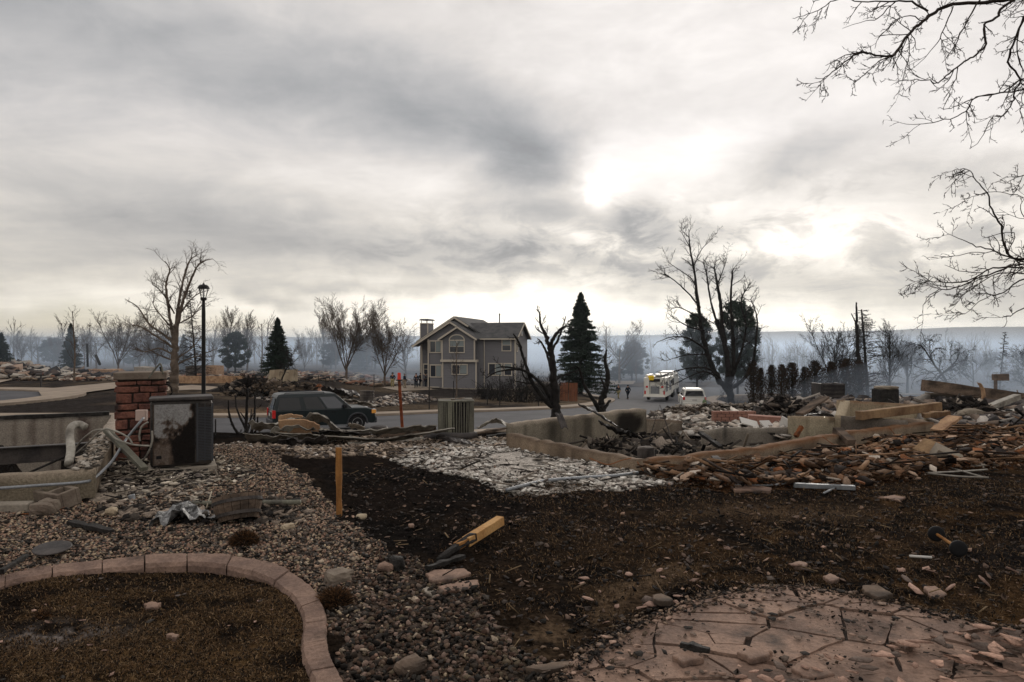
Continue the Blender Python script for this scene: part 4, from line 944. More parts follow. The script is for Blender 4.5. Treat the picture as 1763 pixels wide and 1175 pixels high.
def build_trees():
    for i in range(3): bare_proto('oak%d' % i, OAK, 11, .30, 40 + i)
    for i in range(3): bare_proto('vase%d' % i, VASE, 12, .8, 50 + i)
    for i in range(2): bare_proto('tall%d' % i, TALL, 13, .2, 60 + i)
    for i in range(2): bare_proto('aspen%d' % i, ASPEN, 8, .09, 70 + i)
    for i in range(2): bare_proto('curvy%d' % i, CURVY, 8, .15, 80 + i)
    bare_proto('dead', DEADSPRUCE, 12, .13, 90)
    conifer_proto('spruce', 13, 4.1, 1, 42000, 'spruce', .34)
    conifer_proto('spruce2', 11, 3.5, 2, 20000, 'spruce', .42)
    conifer_proto('pine', 9, 3.4, 3, 15000, 'pine', .42)
    conifer_proto('pine2', 10, 3.2, 4, 15000, 'pine', .42)
    for i in range(2): conifer_proto('thuja%d' % i, 4, .50, 5 + i, 3400, 'thuja', .15)
    # left to right, beyond the street
    T = [
        ('oak0', 14, 566, 150, 'faint bare tree standing at the far left skyline'), ('oak1', 66, 572, 150, 'faint bare tree right of the leftmost one on the skyline', 1.2),
        ('aspen0', 128, 522, 78, 'thin bare tree with a light crown between mailbox and stone pillar'), ('oak2', 166, 556, 115, 'small hazy bare tree right of the thin bare one'),
        ('vase0', 203, 530, 100, 'broad hazy bare tree above the end of the driveway'), ('oak0', 240, 562, 118, 'low bare tree half hidden by the large pale-barked one'),
        ('dead', 338, 500, 80, 'dead needleless conifer just behind the lamp post', .8), ('tall0', 393, 524, 105, 'upright bare tree first right of the lamp post'),
        ('tall1', 425, 532, 110, 'upright bare tree second right of the lamp post'), ('oak1', 367, 560, 120, 'low hazy bare tree behind the lamp post foot'),
        ('oak2', 497, 567, 100, 'small bare tree close right of the pointed spruce'), ('curvy0', 486, 592, 72, 'crooked burnt tree in front of the pointed spruce'),
        ('tall0', 556, 530, 125, 'tall faint bare tree left of the big fan-shaped one'), ('vase1', 596, 500, 86, 'big fan-shaped bare tree with a dark trunk behind the dark car'),
        ('vase2', 662, 511, 84, 'big rounded bare tree nearest the left side of the house'), ('oak0', 700, 552, 100, 'reddish bare tree between the rounded tree and the chimney'),
        ('oak1', 632, 566, 118, 'low bare tree between the two big fan-shaped ones'), ('aspen1', 786, 580, 66, 'slender young bare tree in front of the house', 1.1),
        ('aspen0', 1046, 552, 112, 'slim bare tree with orange-lit tips behind the walkers'), ('oak2', 1066, 548, 122, 'taller bare tree behind the two walkers'),
        ('oak0', 1120, 610, 180, 'faint bare tree in smoke above the fire engine'), ('aspen1', 1148, 600, 150, 'faint slim tree in smoke right of the fire engine'),
        ('vase0', 1436, 536, 78, 'leaning light-topped bare tree right of the cypress row', .9), ('dead', 1494, 531, 76, 'large dead conifer with fanned bare boughs', 1.5),
        ('tall1', 1534, 546, 84, 'bare tree directly right of the large dead conifer'), ('oak1', 1562, 566, 98, 'hazy bare tree behind the arched one'),
        ('curvy0', 1592, 584, 80, 'arched tree with drooping burnt branches'), ('curvy1', 1632, 574, 82, 'wavy-limbed burnt tree right of the arched one'),
        ('oak2', 1676, 590, 100, 'pale smoke-veiled tree between wavy tree and straight dead conifer'), ('dead', 1720, 571, 88, 'straight dead conifer near the right edge above the foundation', .8),
        ('oak0', 1772, 590, 84, 'bare tree cut by the right edge of the view'), ('tall1', 36, 570, 130, 'thin faint tree between the two leftmost skyline trees'), ('vase0', 104, 574, 135, 'pale bushy tree left of the pointed spruce by the mailbox', .8), ('tall0', 146, 566, 120, 'narrow hazy tree just right of the pointed spruce by the mailbox'),
        ('vase1', 268, 556, 108, 'bushy hazy tree behind the trunk of the large pale-barked one'), ('aspen0', 450, 548, 104, 'slim bare tree just left of the pointed blue-green spruce', 1.3), ('vase2', 524, 572, 112, 'low bushy tree right of the pointed blue-green spruce', .9), ('tall1', 578, 535, 120, 'narrow tree behind the left edge of the fan-shaped one'), ('tall0', 640, 528, 122, 'narrow tree between the two big rounded crowns'), ('tall1', 1096, 575, 130, 'narrow faint tree left of the fire engine'), ('vase0', 1562, 585, 120, 'bushy faint tree left of the arched burnt one'), ('vase1', 1700, 598, 125, 'low faint tree left of the straight dead conifer'),
        ('oak1', 1392, 590, 110, 'faint tree behind the middle of the cypress row', .9), ('curvy1', 1345, 606, 120, 'faint tree behind the left end of the cypress row', .9),
    ]
    for i, e in enumerate(T):
        key, px, top, d, lab = e[:5]; wide = e[5] if len(e) > 5 else 1.0
        nm = 'dead_conifer' if key == 'dead' else 'bare_tree'
        ms = ('charbark', 'charbark') if (key in ('dead', 'curvy0', 'curvy1') or px > 1400) else ('bark', 'twig')
        place(key, px, top, d, lab, nm, rz=i * 1.7, ms=ms, wide=wide)
    Cn = [('spruce2', 2, 572, 92, 'dark spruce cut by the left edge of the view', 1.1), ('pine', 92, 583, 150, 'rounded hazy evergreen left of the thin bare tree', 1.2), ('spruce2', 122, 556, 105, 'pointed spruce just behind the thin bare tree', .8),
          ('pine2', 230, 592, 135, 'hazy evergreen behind the driveway end', 1.3), ('pine', 275, 590, 130, 'hazy evergreen behind the pale-barked tree', 1.4), ('spruce2', 316, 575, 120, 'dark evergreen left of the lamp post', .8),
          ('pine2', 405, 572, 98, 'rounded dark evergreen right of the lamp post'), ('spruce2', 478, 546, 84, 'pointed blue-green spruce above the bank'), ('pine', 570, 592, 122, 'low evergreen left of the big fan-shaped tree', 1.2),
          ('spruce2', 618, 560, 118, 'evergreen between the two big bare trees', .9), ('pine2', 646, 574, 124, 'wide dark evergreen behind the rounded bare tree', 1.3),
          ('spruce', 1000, 502, 80, 'large dark spruce right of the grey house', 1.02), ('pine', 1088, 590, 135, 'hazy evergreen above the left of the fire engine', 1.1),
          ('pine2', 1200, 542, 98, 'left of the two dark pines behind the big burnt tree', .68), ('pine', 1270, 520, 96, 'right and taller of the two dark pines behind the big burnt tree', .62), ('pine', 1060, 632, 128, 'small clipped evergreen beyond the walkers', 1.4)]
    for i, e in enumerate(Cn):
        key, px, top, d, lab = e[:5]; wide = e[5] if len(e) > 5 else 1.0
        place(key, px, top, d, lab, 'spruce_tree' if 'spruce' in key else 'evergreen_tree', rz=i * 2.1, ms=('charbark', 'needle'), wide=wide)
    # row of scorched cypresses
    ths = [(1297, 622, 1.0), (1310, 633, .8), (1328, 628, .95), (1346, 627, .95), (1364, 624, 1.2), (1385, 631, .9), (1403, 621, 1.25), (1431, 622, 1.15), (1457, 617, 1.1), (1479, 619, 1.15)]
    ordn = ['first', 'second', 'third', 'fourth', 'fifth', 'sixth', 'seventh', 'eighth', 'ninth', 'tenth']
    for i, (px, top, w) in enumerate(ths):
        place('thuja%d' % (i % 2), px, top, 53 + (i % 3), '%s narrow scorched cypress in the row, counted from the big burnt tree' % ordn[i], 'cypress', rz=i * 1.3, group='row of scorched cypresses', ms=('charbark', 'scorch'), wide=w)
    # hero trees
    guided('burnt_tree', 'tall burnt tree with several steep limbs beside the white car', 'tree', 56, (1258, 705), [
        ([(1258, 712), (1258, 690), (1255, 668), (1252, 655)], .36, .26, 0), 
        ([(1253, 672), (1238, 655), (1222, 620), (1210, 580), (1203, 530), (1196, 470), (1188, 430), (1186, 395)], .27, .03, .8),
        ([(1254, 664), (1252, 620), (1244, 570), (1240, 520), (1233, 480), (1229, 460)], .27, .04, -.5),
        ([(1256, 662), (1262, 630), (1262, 580), (1258, 530), (1260, 480), (1263, 462)], .22, .03, .6),
        ([(1262, 668), (1282, 650), (1297, 620), (1302, 580), (1303, 545), (1292, 515)], .17, .03, -.7),
        ([(1260, 650), (1278, 600), (1284, 560), (1276, 520), (1290, 490)], .13, .03, .9),
        ([(1246, 590), (1232, 550), (1222, 510), (1216, 470), (1210, 450)], .12, .03, 1.2),
        ([(1240, 652), (1220, 636), (1190, 634), (1160, 640), (1140, 648)], .10, .02, -1.5), ([(1242, 658), (1215, 640), (1180, 652), (1150, 668)], .08, .015, -2.0),
        ([(1218, 605), (1190, 585), (1160, 580), (1130, 590)], .10, .02, -1.0), ([(1213, 570), (1180, 560), (1150, 540)], .08, .02, 1.0), ([(1206, 530), (1180, 500), (1150, 475), (1138, 472)], .08, .015, -1.0),
        ([(1200, 500), (1190, 480), (1165, 462), (1150, 452)], .06, .015, .8), ([(1208, 550), (1170, 530), (1150, 536)], .06, .015, 1.8), ([(1194, 460), (1208, 430), (1222, 416)], .05, .01, .5), ([(1190, 430), (1176, 405), (1170, 396)], .04, .01, .3),
        ([(1232, 500), (1250, 450), (1248, 445)], .05, .015), ([(1221, 610), (1180, 612), (1145, 622)], .07, .015, 1.6)],
        (2.8, 1.3, .028, TW2), seed=3)
    guided('bare_tree', 'large pale-barked bare tree with a wide crown behind the stone pillar', 'tree', 60, (300, 683), [
        ([(300, 690), (300, 660), (301, 630), (302, 590), (303, 560)], .42, .2, 0),
        ([(302, 600), (296, 570), (290, 530), (286, 490), (292, 465), (284, 450)], .17, .03, .6), ([(303, 575), (312, 530), (322, 500), (334, 470), (346, 452), (366, 446)], .16, .03, -.6),
        ([(303, 560), (308, 520), (316, 480), (326, 450), (338, 441)], .14, .03, .8), ([(301, 590), (280, 575), (255, 556), (238, 530), (215, 515)], .13, .025, -1), ([(301, 600), (270, 580), (240, 562), (222, 560)], .12, .025, 1.2),
        ([(300, 612), (275, 600), (250, 606), (225, 600)], .10, .02, -1.2), ([(302, 630), (325, 618), (345, 612), (375, 600)], .09, .02, 1.0), ([(301, 622), (275, 612), (245, 596)], .09, .02, 1.5),
        ([(300, 540), (280, 505), (262, 490)], .08, .02, 1.0), ([(296, 565), (270, 535), (262, 520)], .08, .02), ([(310, 540), (335, 510), (360, 500)], .08, .02, 1.3), ([(302, 560), (330, 545), (352, 520)], .08, .02, -1.3), ([(300, 620), (330, 600), (350, 575)], .08, .02, -1.5)],
        (3.0, 1.5, .03, TW2), ms=('bark', 'twig'), seed=4)
    guided('burnt_tree', 'leafless charred tree with long bent limbs before the spruce', 'tree', 26, (958, 760), [
        ([(958, 790), (957, 740), (957, 715), (956, 680), (953, 650), (950, 610), (948, 596)], .23, .10, 0),
        ([(948, 606), (940, 580), (934, 566), (930, 555), (929, 540), (924, 533)], .085, .02, .3), ([(951, 618), (950, 590), (962, 570), (975, 562), (982, 564)], .09, .02, -.3), ([(952, 600), (962, 582), (970, 560), (974, 545)], .06, .015, .3),
        ([(952, 702), (935, 685), (915, 655), (903, 620), (893, 590), (884, 575)], .11, .025, -.8), ([(950, 695), (940, 670), (920, 650), (902, 638), (880, 637), (855, 641), (836, 652)], .085, .015, -1.2), ([(900, 638), (885, 634), (862, 632), (845, 638)], .05, .012, -1.0),
        ([(955, 660), (963, 650), (975, 645), (990, 640), (1002, 635)], .05, .012, .8), ([(950, 640), (942, 610), (932, 590), (925, 583)], .07, .015, .6), ([(944, 692), (925, 665), (905, 660), (880, 655)], .06, .012, .5),
        ([(915, 655), (900, 645), (905, 615)], .05, .012, .4), ([(936, 575), (925, 568), (921, 560)], .03, .01, .2), ([(960, 575), (968, 572), (984, 568)], .03, .01, .1)],
        (2.2, .35, .014, TW2), seed=5)
    guided('burnt_tree', 'small forked charred stump tree behind the foundation wall', 'tree', 24, (1036, 745), [
        ([(1037, 775), (1037, 735), (1036, 712), (1037, 690), (1045, 662), (1046, 640), (1041, 620), (1045, 602)], .19, .03, .3), ([(1035, 712), (1022, 690), (1005, 662), (998, 637), (990, 630)], .09, .015, -.5), ([(1038, 710), (1048, 693), (1051, 690)], .07, .03, .1), ([(1044, 670), (1036, 655), (1034, 648)], .04, .015, .1)],
        (.7, .3, .01, TW2), seed=6)
    guided('dead_tree', 'tall bare charred trunk standing among the cypresses', 'tree', 60, (1483, 700), [
        ([(1485, 715), (1483, 680), (1480, 640), (1477, 600), (1475, 560), (1475, 540), (1474, 521)], .26, .06, 0), ([(1475, 560), (1468, 545), (1466, 540)], .07, .03, .2), ([(1476, 570), (1480, 555)], .05, .02, .2)], None, seed=7)
    # burnt shrub left of the dark car
    guided('burnt_shrub', 'charred shrub with black upright stems left of the dark car', 'shrub', 15.2, (425, 757), [
        ([(426, 762), (424, 735), (425, 700), (426, 670), (428, 645)], .05, .014, 0), ([(420, 760), (404, 738), (395, 715), (393, 690)], .04, .012, -.3), ([(423, 740), (408, 705), (405, 680)], .03, .01, .3), ([(427, 758), (436, 730), (439, 700), (438, 678)], .04, .012, .2), ([(430, 755), (441, 740), (444, 718)], .035, .015, -.2), ([(424, 725), (414, 710)], .02, .008), ([(428, 730), (436, 712)], .02, .008),
        ([(422, 755), (430, 730), (433, 705)], .03, .01, .4)], (3.0, .16, .007, dict(TW2, rmin=.004)), seed=8)
    t_ = [o for o in col.objects if o.name.startswith('burnt_shrub')][0]
    rg = np.random.default_rng(3); out = []
    for k in range(34): grow(rg, out, P(426, 668, 15.2), (rg.normal(0, .6), rg.normal(0, .6), 1), .36, .007, 0, dict(TWN, rmin=.003))
    tubes_mesh('twig_tuft', [(a, b, c) for a, b, c, _ in out], M['charbark'], t_, True)
    # dark thicket before the house and low shrubs
    for px, d, n, w, lab, h in ((862, 62, 45, 1.5, 'dark twiggy thicket against the right part of the house', 3.0), (898, 60, 60, 1.7, 'widest burnt thicket left of the cedar fence panels', 3.6), (838, 64, 50, 1.0, 'small charred bush below the downstairs windows', 2.0), (932, 63, 60, 1.2, 'burnt bush between thicket and cedar fence', 3.0)):
        x = (px - CX) / F * d; t_ = thing('burnt_shrub', lab, 'shrub', (x, d, hz(x, d)))
        out = []
        for k in range(n): grow(rg, out, (rg.normal(0, w * .35), rg.normal(0, w * .35), 0), (rg.normal(0, .75), rg.normal(0, .75), 1), h * rg.uniform(.3, .85), .03, 0, dict(TW2, rmin=.012))
        tubes_mesh('stems', [(a, b, c) for a, b, c, _ in out], M['charbark'], t_)
    # overhanging tree from the right, near
    d = 4.6
    U = [([(2150, -330), (1990, -120), (1880, -35), (1763, -6), (1699, 2), (1639, 9), (1611, 21), (1588, 37), (1565, 60), (1547, 83), (1533, 97), (1501, 94), (1478, 92), (1455, 103), (1432, 126), (1409, 139)], .022, .003, -.5, .3),
         ([(1800, -30), (1735, 5), (1717, 28), (1694, 44), (1694, 74), (1680, 92), (1662, 106), (1634, 124), (1616, 138), (1597, 143), (1570, 138), (1565, 159)], .013, .0025, -.2, .1),
         ([(1600, 22), (1570, 4), (1530, 3), (1482, 1), (1440, -12), (1400, -20)], .011, .0025, .3), ([(1540, 5), (1515, 32), (1490, 40), (1452, 49)], .006, .002, .5), ([(1470, -6), (1434, 0), (1410, 18), (1385, 26), (1364, 32)], .005, .002, -.4), ([(1389, 26), (1378, 45), (1366, 58)], .003, .0018, -.5),
         ([(1860, -60), (1790, 10), (1763, 28), (1745, 78), (1736, 105), (1754, 138), (1747, 156), (1745, 175), (1726, 198), (1708, 202), (1690, 240), (1668, 255)], .013, .0022, .5, .2),
         ([(1900, 150), (1830, 150), (1763, 156), (1726, 161), (1680, 170), (1657, 198), (1616, 209), (1580, 215), (1549, 213)], .010, .002, .2, .3), ([(1850, 120), (1763, 138), (1731, 159), (1685, 166), (1662, 177), (1639, 188), (1611, 189)], .008, .002, -.3, .2),
         ([(1533, 97), (1510, 112), (1490, 130), (1470, 140)], .005, .002, -.6), ([(1640, 10), (1620, 60), (1600, 90), (1560, 130)], .006, .002, .4), ([(1690, 0), (1660, 50), (1640, 80), (1625, 110)], .007, .002, -.4), ([(1763, 30), (1750, 90), (1763, 130), (1757, 180), (1763, 220)], .006, .002, .3),
         ([(1600, 140), (1612, 150), (1634, 153)], .003, .002), ([(1545, 84), (1560, 110), (1555, 140)], .004, .002), ([(1590, 35), (1560, 30), (1520, 60), (1505, 85)], .006, .002, .5)]
    Lw = [([(2000, 380), (1880, 420), (1800, 440), (1763, 446), (1735, 437), (1722, 391), (1708, 363), (1703, 331), (1680, 308), (1669, 294), (1639, 296)], .014, .0022, -.2, .5),
          ([(1850, 455), (1763, 448), (1717, 434), (1680, 423), (1657, 414), (1625, 400)], .010, .002, .2, .4), ([(1850, 460), (1763, 460), (1708, 464), (1662, 483), (1616, 487), (1581, 480)], .010, .002, -.4, .4),
          ([(1840, 470), (1763, 455), (1731, 464), (1690, 478), (1643, 497), (1616, 501), (1598, 511), (1590, 536)], .010, .002, .3, .4), ([(1850, 480), (1763, 478), (1731, 501), (1699, 515), (1662, 540)], .009, .002, 0, .4),
          ([(1717, 434), (1671, 437), (1634, 441), (1609, 439)], .004, .0018, .4), ([(1763, 340), (1740, 336), (1703, 333), (1680, 340), (1653, 343)], .004, .0018, .3, .6), ([(1850, 290), (1763, 304), (1731, 315)], .006, .002, 0, .4), ([(1763, 470), (1720, 470), (1670, 500), (1640, 520)], .006, .002, -.3, .3),
          ([(1840, 500), (1763, 530), (1740, 545)], .008, .003, .2, .4), ([(1760, 425), (1770, 390), (1756, 360), (1763, 335)], .006, .002, .2, .3), ([(1735, 437), (1750, 410), (1740, 400), (1700, 410), (1690, 405)], .005, .002, .5, .3)]
    t_ = thing('overhanging_tree', 'bare tree leaning in from the right, its thin dark twigs against the sky', 'tree', (6.6, 5.0, 0))
    rg = np.random.default_rng(12); big = []; tw = []
    trunk = np.array([(6.6, 5.0, -.2), (6.5, 5.0, 1.2), (6.3, 4.95, 2.4), (5.9, 4.9, 3.6), (5.4, 4.9, 5.2), (5.2, 4.9, 7.0)])
    big.append((np.array(smooth_line([tuple(v) for v in trunk], 3)), np.linspace(.19, .08, 16), 10))
    def link_up(q0, tgt, r):
        m_ = (np.array(tgt) + q0) / 2 + np.array([0, 0, .15]); big.append((np.array(smooth_line([tuple(tgt), tuple(m_), tuple(q0)], 3)), np.linspace(.045, r, 7), 6))
    for k, L in enumerate(U + Lw):
        path, r0, r1 = L[:3]; off = L[3] if len(L) > 3 else 0; off0 = L[4] if len(L) > 4 else off * .5; n = len(path)
        pts = [tuple(P(a, b, d + off0 + (off - off0) * i / (n - 1)) + Vector(rg.normal(0, .006, 3))) for i, (a, b) in enumerate(path)]
        q = np.array(smooth_line(pts, 4)); q[1:-1] += rg.normal(0, .0035, (len(q) - 2, 3)); r = np.linspace(r0, r1, len(q)) * .75
        big.append((q, r, 6))
        if path[0][0] > 1790: link_up(q[0], (6.3, 4.95, 2.4) if q[0][2] < 3.2 else (5.4, 4.9, 5.2), r0)
        Lm = np.linalg.norm(np.diff(q, axis=0), axis=1).sum()
        for j in range(int(9.5 * Lm)):
            f = rg.uniform(.06, 1) * (len(q) - 1); i = min(int(f), len(q) - 2); p = q[i] + (q[i + 1] - q[i]) * (f - i); dd = q[i + 1] - q[i]; dd /= np.linalg.norm(dd) + 1e-9
            s = rg.normal(0, 1, 3); s[2] -= .25; s -= dd * s.dot(dd); s /= np.linalg.norm(s); a = math.radians(rg.uniform(25, 62)); out = []
            grow(rg, out, p, dd * math.cos(a) + s * math.sin(a), rg.uniform(.05, .24), min(.0034, r[i] * .7), 0, TWN); tw += [(x_, y_, z_) for x_, y_, z_, w in out]
    tubes_mesh('trunk', big, M['limb'], t_, True); tubes_mesh('crown', tw, M['limb'], t_, True)
    # far wood swallowed by smoke, one mass
    rg = np.random.default_rng(31); base = []
    for k in range(3):
        out = []; grow(rg, out, (0, 0, -.3), (0, 0, 1), 7, .16, 0, dict(TALL, n=[1, 13, 5], seg=[4, 3, 2], rmin=.03)); base.append(norm_tubes(out, 8))
    tub = []
    for k in range(400):
        if k < 170: px = rg.uniform(-60, 760)
        elif k < 210: px = rg.uniform(1040, 1240)
        else: px = rg.uniform(1280, 1900)
        dd = rg.uniform(135, 320); x = (px - CX) / F * dd; z = hz(x, dd); b = base[k % 3]; s = rg.uniform(.7, 1.5); a = rg.uniform(0, 6.3); ca, sa = math.cos(a), math.sin(a)
        Rz = np.array([[ca, -sa, 0], [sa, ca, 0], [0, 0, 1]])
        tub += [(p @ Rz.T * s + np.array([x, dd, z]), r * s, 3) for p, r, _, lv in b if lv < 3]
    tag(tubes_mesh('woodland', tub, M['twig']), 'distant bare woodland fading into blue smoke', 'woodland', kind='stuff')
# ------------------------------------------------------------ house
def wall_poly(mb, pts, y0, y1, mi=0):
    """polygon in (x, z) extruded from y0 to y1"""
    n = len(pts); v = [(x, y0, z) for x, z in pts] + [(x, y1, z) for x, z in pts]
    mb.add(v, [tuple(range(n)), tuple(range(n, 2 * n))[::-1]] + [(i, n + i, n + (i + 1) % n, (i + 1) % n) for i in range(n)], mi)
def slab(mb, a, b, c, d, th):
    """roof plane of four corners with thickness"""
    a, b, c, d = map(Vector, (a, b, c, d)); n = (b - a).cross(d - a).normalized()
    if n.z < 0: n = -n
    t_ = n * th; mb.add([a, b, c, d, a + t_, b + t_, c + t_, d + t_], [(3, 2, 1, 0), (4, 5, 6, 7), (0, 1, 5, 4), (1, 2, 6, 5), (2, 3, 7, 6), (3, 0, 4, 7)])
def window(par, x0, x1, z0, z1, y, mull='v', arch=False, blind=True, yaxis=False, X_=0, label=None):
    T = lambda u, z, dpt: (u, y - dpt, z) if not yaxis else (X_ + dpt, u, z)
    def bx(mb, u0, u1, za, zb, d0, d1): 
        p = [T(u, z, dd) for dd in (d0, d1) for z in (za, zb) for u in (u0, u1)]
        mb.add(p, [(0, 1, 3, 2), (4, 6, 7, 5), (0, 4, 5, 1), (2, 3, 7, 6), (0, 2, 6, 4), (1, 5, 7, 3)])
    w = 0.11; fr = MB()
    bx(fr, x0, x1, z0, z0 + w, 0, .07); bx(fr, x0, x0 + w, z0 + w, z1 - w, 0, .06); bx(fr, x1 - w, x1, z0 + w, z1 - w, 0, .06); bx(fr, x0 - .02, x1 + .02, z1 - w, z1 + .02, 0, .075)
    f = fr.build('window', M['trim'], par)
    if label: f['label'] = label
    g = MB(); bx(g, x0 + w, x1 - w, z0 + w, z1 - w, .005, .018); g.build('pane', M['glass'], f)
    mu = MB(); mx = (x0 + x1) / 2; mz_ = (z0 + z1) / 2
    if 'v' in mull: bx(mu, mx - .03, mx + .03, z0 + w, z1 - w, .019, .045)
    if 'h' in mull: bx(mu, x0 + w, x1 - w, mz_ - .03, mz_ + .03, .0195, .043)
    if mu.v: mu.build('mullion', M['trim'], f)
    if blind:
        bl = MB(); 
        if 'h' in mull: bx(bl, x0 + w + .03, x1 - w - .03, mz_ + .03, z1 - w - .02, .0185, .0188)
        else: bx(bl, mx + .05, x1 - w - .03, z0 + w + .04, z1 - w - .03, .0185, .0188)
        bl.build('blind', M['blind'], f)
    return f
def build_house():
    o0 = P(717.5, 666.7, 80); h = thing('house', 'grey two-storey house with gabled roofs and a chimney, untouched by the fire', 'house', (o0.x, o0.y, o0.z), R(-15))
    sl = .61
    w = MB()
    # A: main volume; B: front slice; C: bump-out; D: right wing
    wall_poly(w, [(0, 0), (8.0, 0), (8.0, 5.4), (4.3, 8.0 - .1), (0, 4.95 + .35)], 1.5, 12)
    wall_poly(w, [(1.45, .0), (7.2, 0), (7.2, 5.7), (4.25, 7.45), (1.45, 5.75)], 0, 1.49)
    wall_poly(w, [(3.4, 3.12), (7.3, 3.12), (7.3, 5.55), (5.35, 6.8), (3.4, 5.55)], -.6, -.01)
    wall_poly(w, [(3.4, 0), (7.45, 0), (7.45, 3.0), (3.4, 3.0)], -.45, -.012)
    wd = MB(); wall_poly(wd, [(8.01, 0), (11.8, 0), (11.8, 5.7), (8.01, 5.7)], .5, 6.3)
    # right gable triangle
    wd.add([(11.8, .5, 5.7), (11.8, 6.3, 5.7), (11.8, 3.4, 7.3), (11.5, .5, 5.7), (11.5, 6.3, 5.7), (11.5, 3.4, 7.3)], [(0, 1, 2), (3, 5, 4), (0, 2, 5, 3), (1, 4, 5, 2), (0, 3, 4, 1)])
    wd.add([(7.2, .4, 0), (8.02, .4, 0), (8.02, .4, 5.7), (7.2, .4, 5.7), (7.2, 1.5, 0), (8.02, 1.5, 0), (8.02, 1.5, 5.7), (7.2, 1.5, 5.7)], [(0, 1, 2, 3), (1, 5, 6, 2), (3, 2, 6, 7), (0, 3, 7, 4), (4, 7, 6, 5), (0, 4, 5, 1)])
    w.v_off = None
    w.build('wall', M['siding'], h); wd.build('wall', M['siding'], h)
    fnd = MB().box(-.05, 7.2, -.04, 12, -1.6, -.003).box(3.35, 7.5, -.5, -.045, -1.6, -.004).box(7.21, 11.85, .35, 6.35, -1.6, -.005); fnd.build('foundation', M['concrete_pale'], h)
    r = MB()
    def gable(x0, x1, xp, ze0, zp, ya, yb, th=.16):
        ze1 = zp - (x1 - xp) * (zp - ze0) / (xp - x0)
        slab(r, (x0, ya, ze0), (xp, ya, zp), (xp, yb, zp), (x0, yb, ze0), th); slab(r, (xp, ya, zp), (x1, ya, ze1), (x1, yb, ze1), (xp, yb, zp), th)
    gable(-.5, 9.0, 4.25, 4.8 + .42, 8.15, 1.1, 12.3)
    gable(-.45, 7.0, 4.25, 4.72, 7.55, -.35, 1.6)
    gable(3.0, 7.7, 5.35, 5.5, 6.95, -.95, 1.7, .14)
    slab(r, (7.0, 0.1, 5.6), (12.15, 0.1, 5.6), (12.15, 3.4, 7.45), (5.5, 3.4, 7.45), .15); slab(r, (5.5, 3.4, 7.45), (12.15, 3.4, 7.45), (12.15, 6.8, 5.6), (7.0, 6.8, 5.6), .15)
    rf = r.build('roof', M['shingle'], h)
    MB().tube([(8.6, 5.2, 6.2), (8.6, 5.2, 8.7)], .07, 10).lathe([(.1, 8.6), (.11, 8.72), (.05, 8.76)], 10, Matrix.Translation((8.6, 5.2, 0))).build('vent_pipe', M['greyplastic'], rf)
    # rake and eave boards
    tb = MB()
    def board(a, b, hh=.2, d_=.05): tb.bar(a, b, d_, hh)
    for x0, xp, x1, ze, zp, ya in ((-.5, 4.25, 9.0, 5.22, 8.15, 1.06), (-.45, 4.25, 7.0, 4.72, 7.55, -.39), (3.0, 5.35, 7.7, 5.5, 6.95, -.99)):
        ze1 = zp - (x1 - xp) * (zp - ze) / (xp - x0)
        if ya == -.39: board((x0, ya, ze), (xp, ya, zp)); board((xp, ya, zp), (5.1, ya, zp - .85 * sl))
        elif ya > 1: board((x0, ya, ze), (xp, ya, zp)); board((xp, ya, zp), (6.0, ya, zp - 1.75 * sl))
        else: board((x0, ya, ze), (xp, ya, zp)); board((xp, ya, zp), (x1, ya, ze1))
    board((7.0, .06, 5.6), (12.15, .06, 5.6), .16); board((12.18, .1, 5.62), (12.18, 3.4, 7.47), .2); board((12.18, 3.4, 7.47), (12.18, 6.8, 5.62), .2)
    tb.build('rake_board', M['trim'], h)
    for x, y, z0, z1 in ((1.45, -.02, 0, 5.6), (7.3, -.62, 3.1, 5.5), (3.4, -.62, 3.1, 5.5), (7.45, -.47, 0, 3.0), (3.42, -.47, 0, 3.0), (11.8, .48, 0, 5.6), (0.02, 1.48, 0, 5.3)):
        MB().box(x - .07, x + .07, y - .03, y + .10, z0, z1).build('corner_board', M['trim'], h)
    MB().box(3.2, 7.6, -.72, -.03, 2.98, 3.24).build('band_board', M['trim'], h)
    MB().tube([(8.15, .42, .1), (8.15, .42, 5.6)], .05, 8).build('downspout', M['trim'], h)
    MB().tube([(1.52, -.12, .1), (1.52, -.12, 5.2)], .05, 8).tube([(1.52, -.12, .15), (1.7, -.2, .05), (2.9, -.25, .03)], .05, 8).build('downspout', M['trim'], h)
    window(h, 1.6, 3.1, 4.0, 5.45, 0); window(h, 10.2, 11.35, 4.2, 5.65 - .05, .5, 'h'); window(h, .2, 1.05, 1.4, 2.7, 1.5, 'h', blind=False)
    window(h, 1.65, 3.15, 1.15, 2.65, 0); window(h, 4.5, 6.45, 1.5, 2.72, -.45); window(h, 8.6, 10.3, 1.4, 2.85, .5); window(h, 10.45, 11.45, 1.4, 2.85, .5, 'h')
    window(h, 1.05, 1.55, 4.15, 5.6, 0.5, 'h', yaxis=True, X_=11.8)
    # tall arched window on the bump-out
    f = window(h, 4.25, 6.15, 4.0, 5.5, -.6, 'vh', label='tall arched window in the middle gable')
    am = MB(); ag = MB(); n = 14
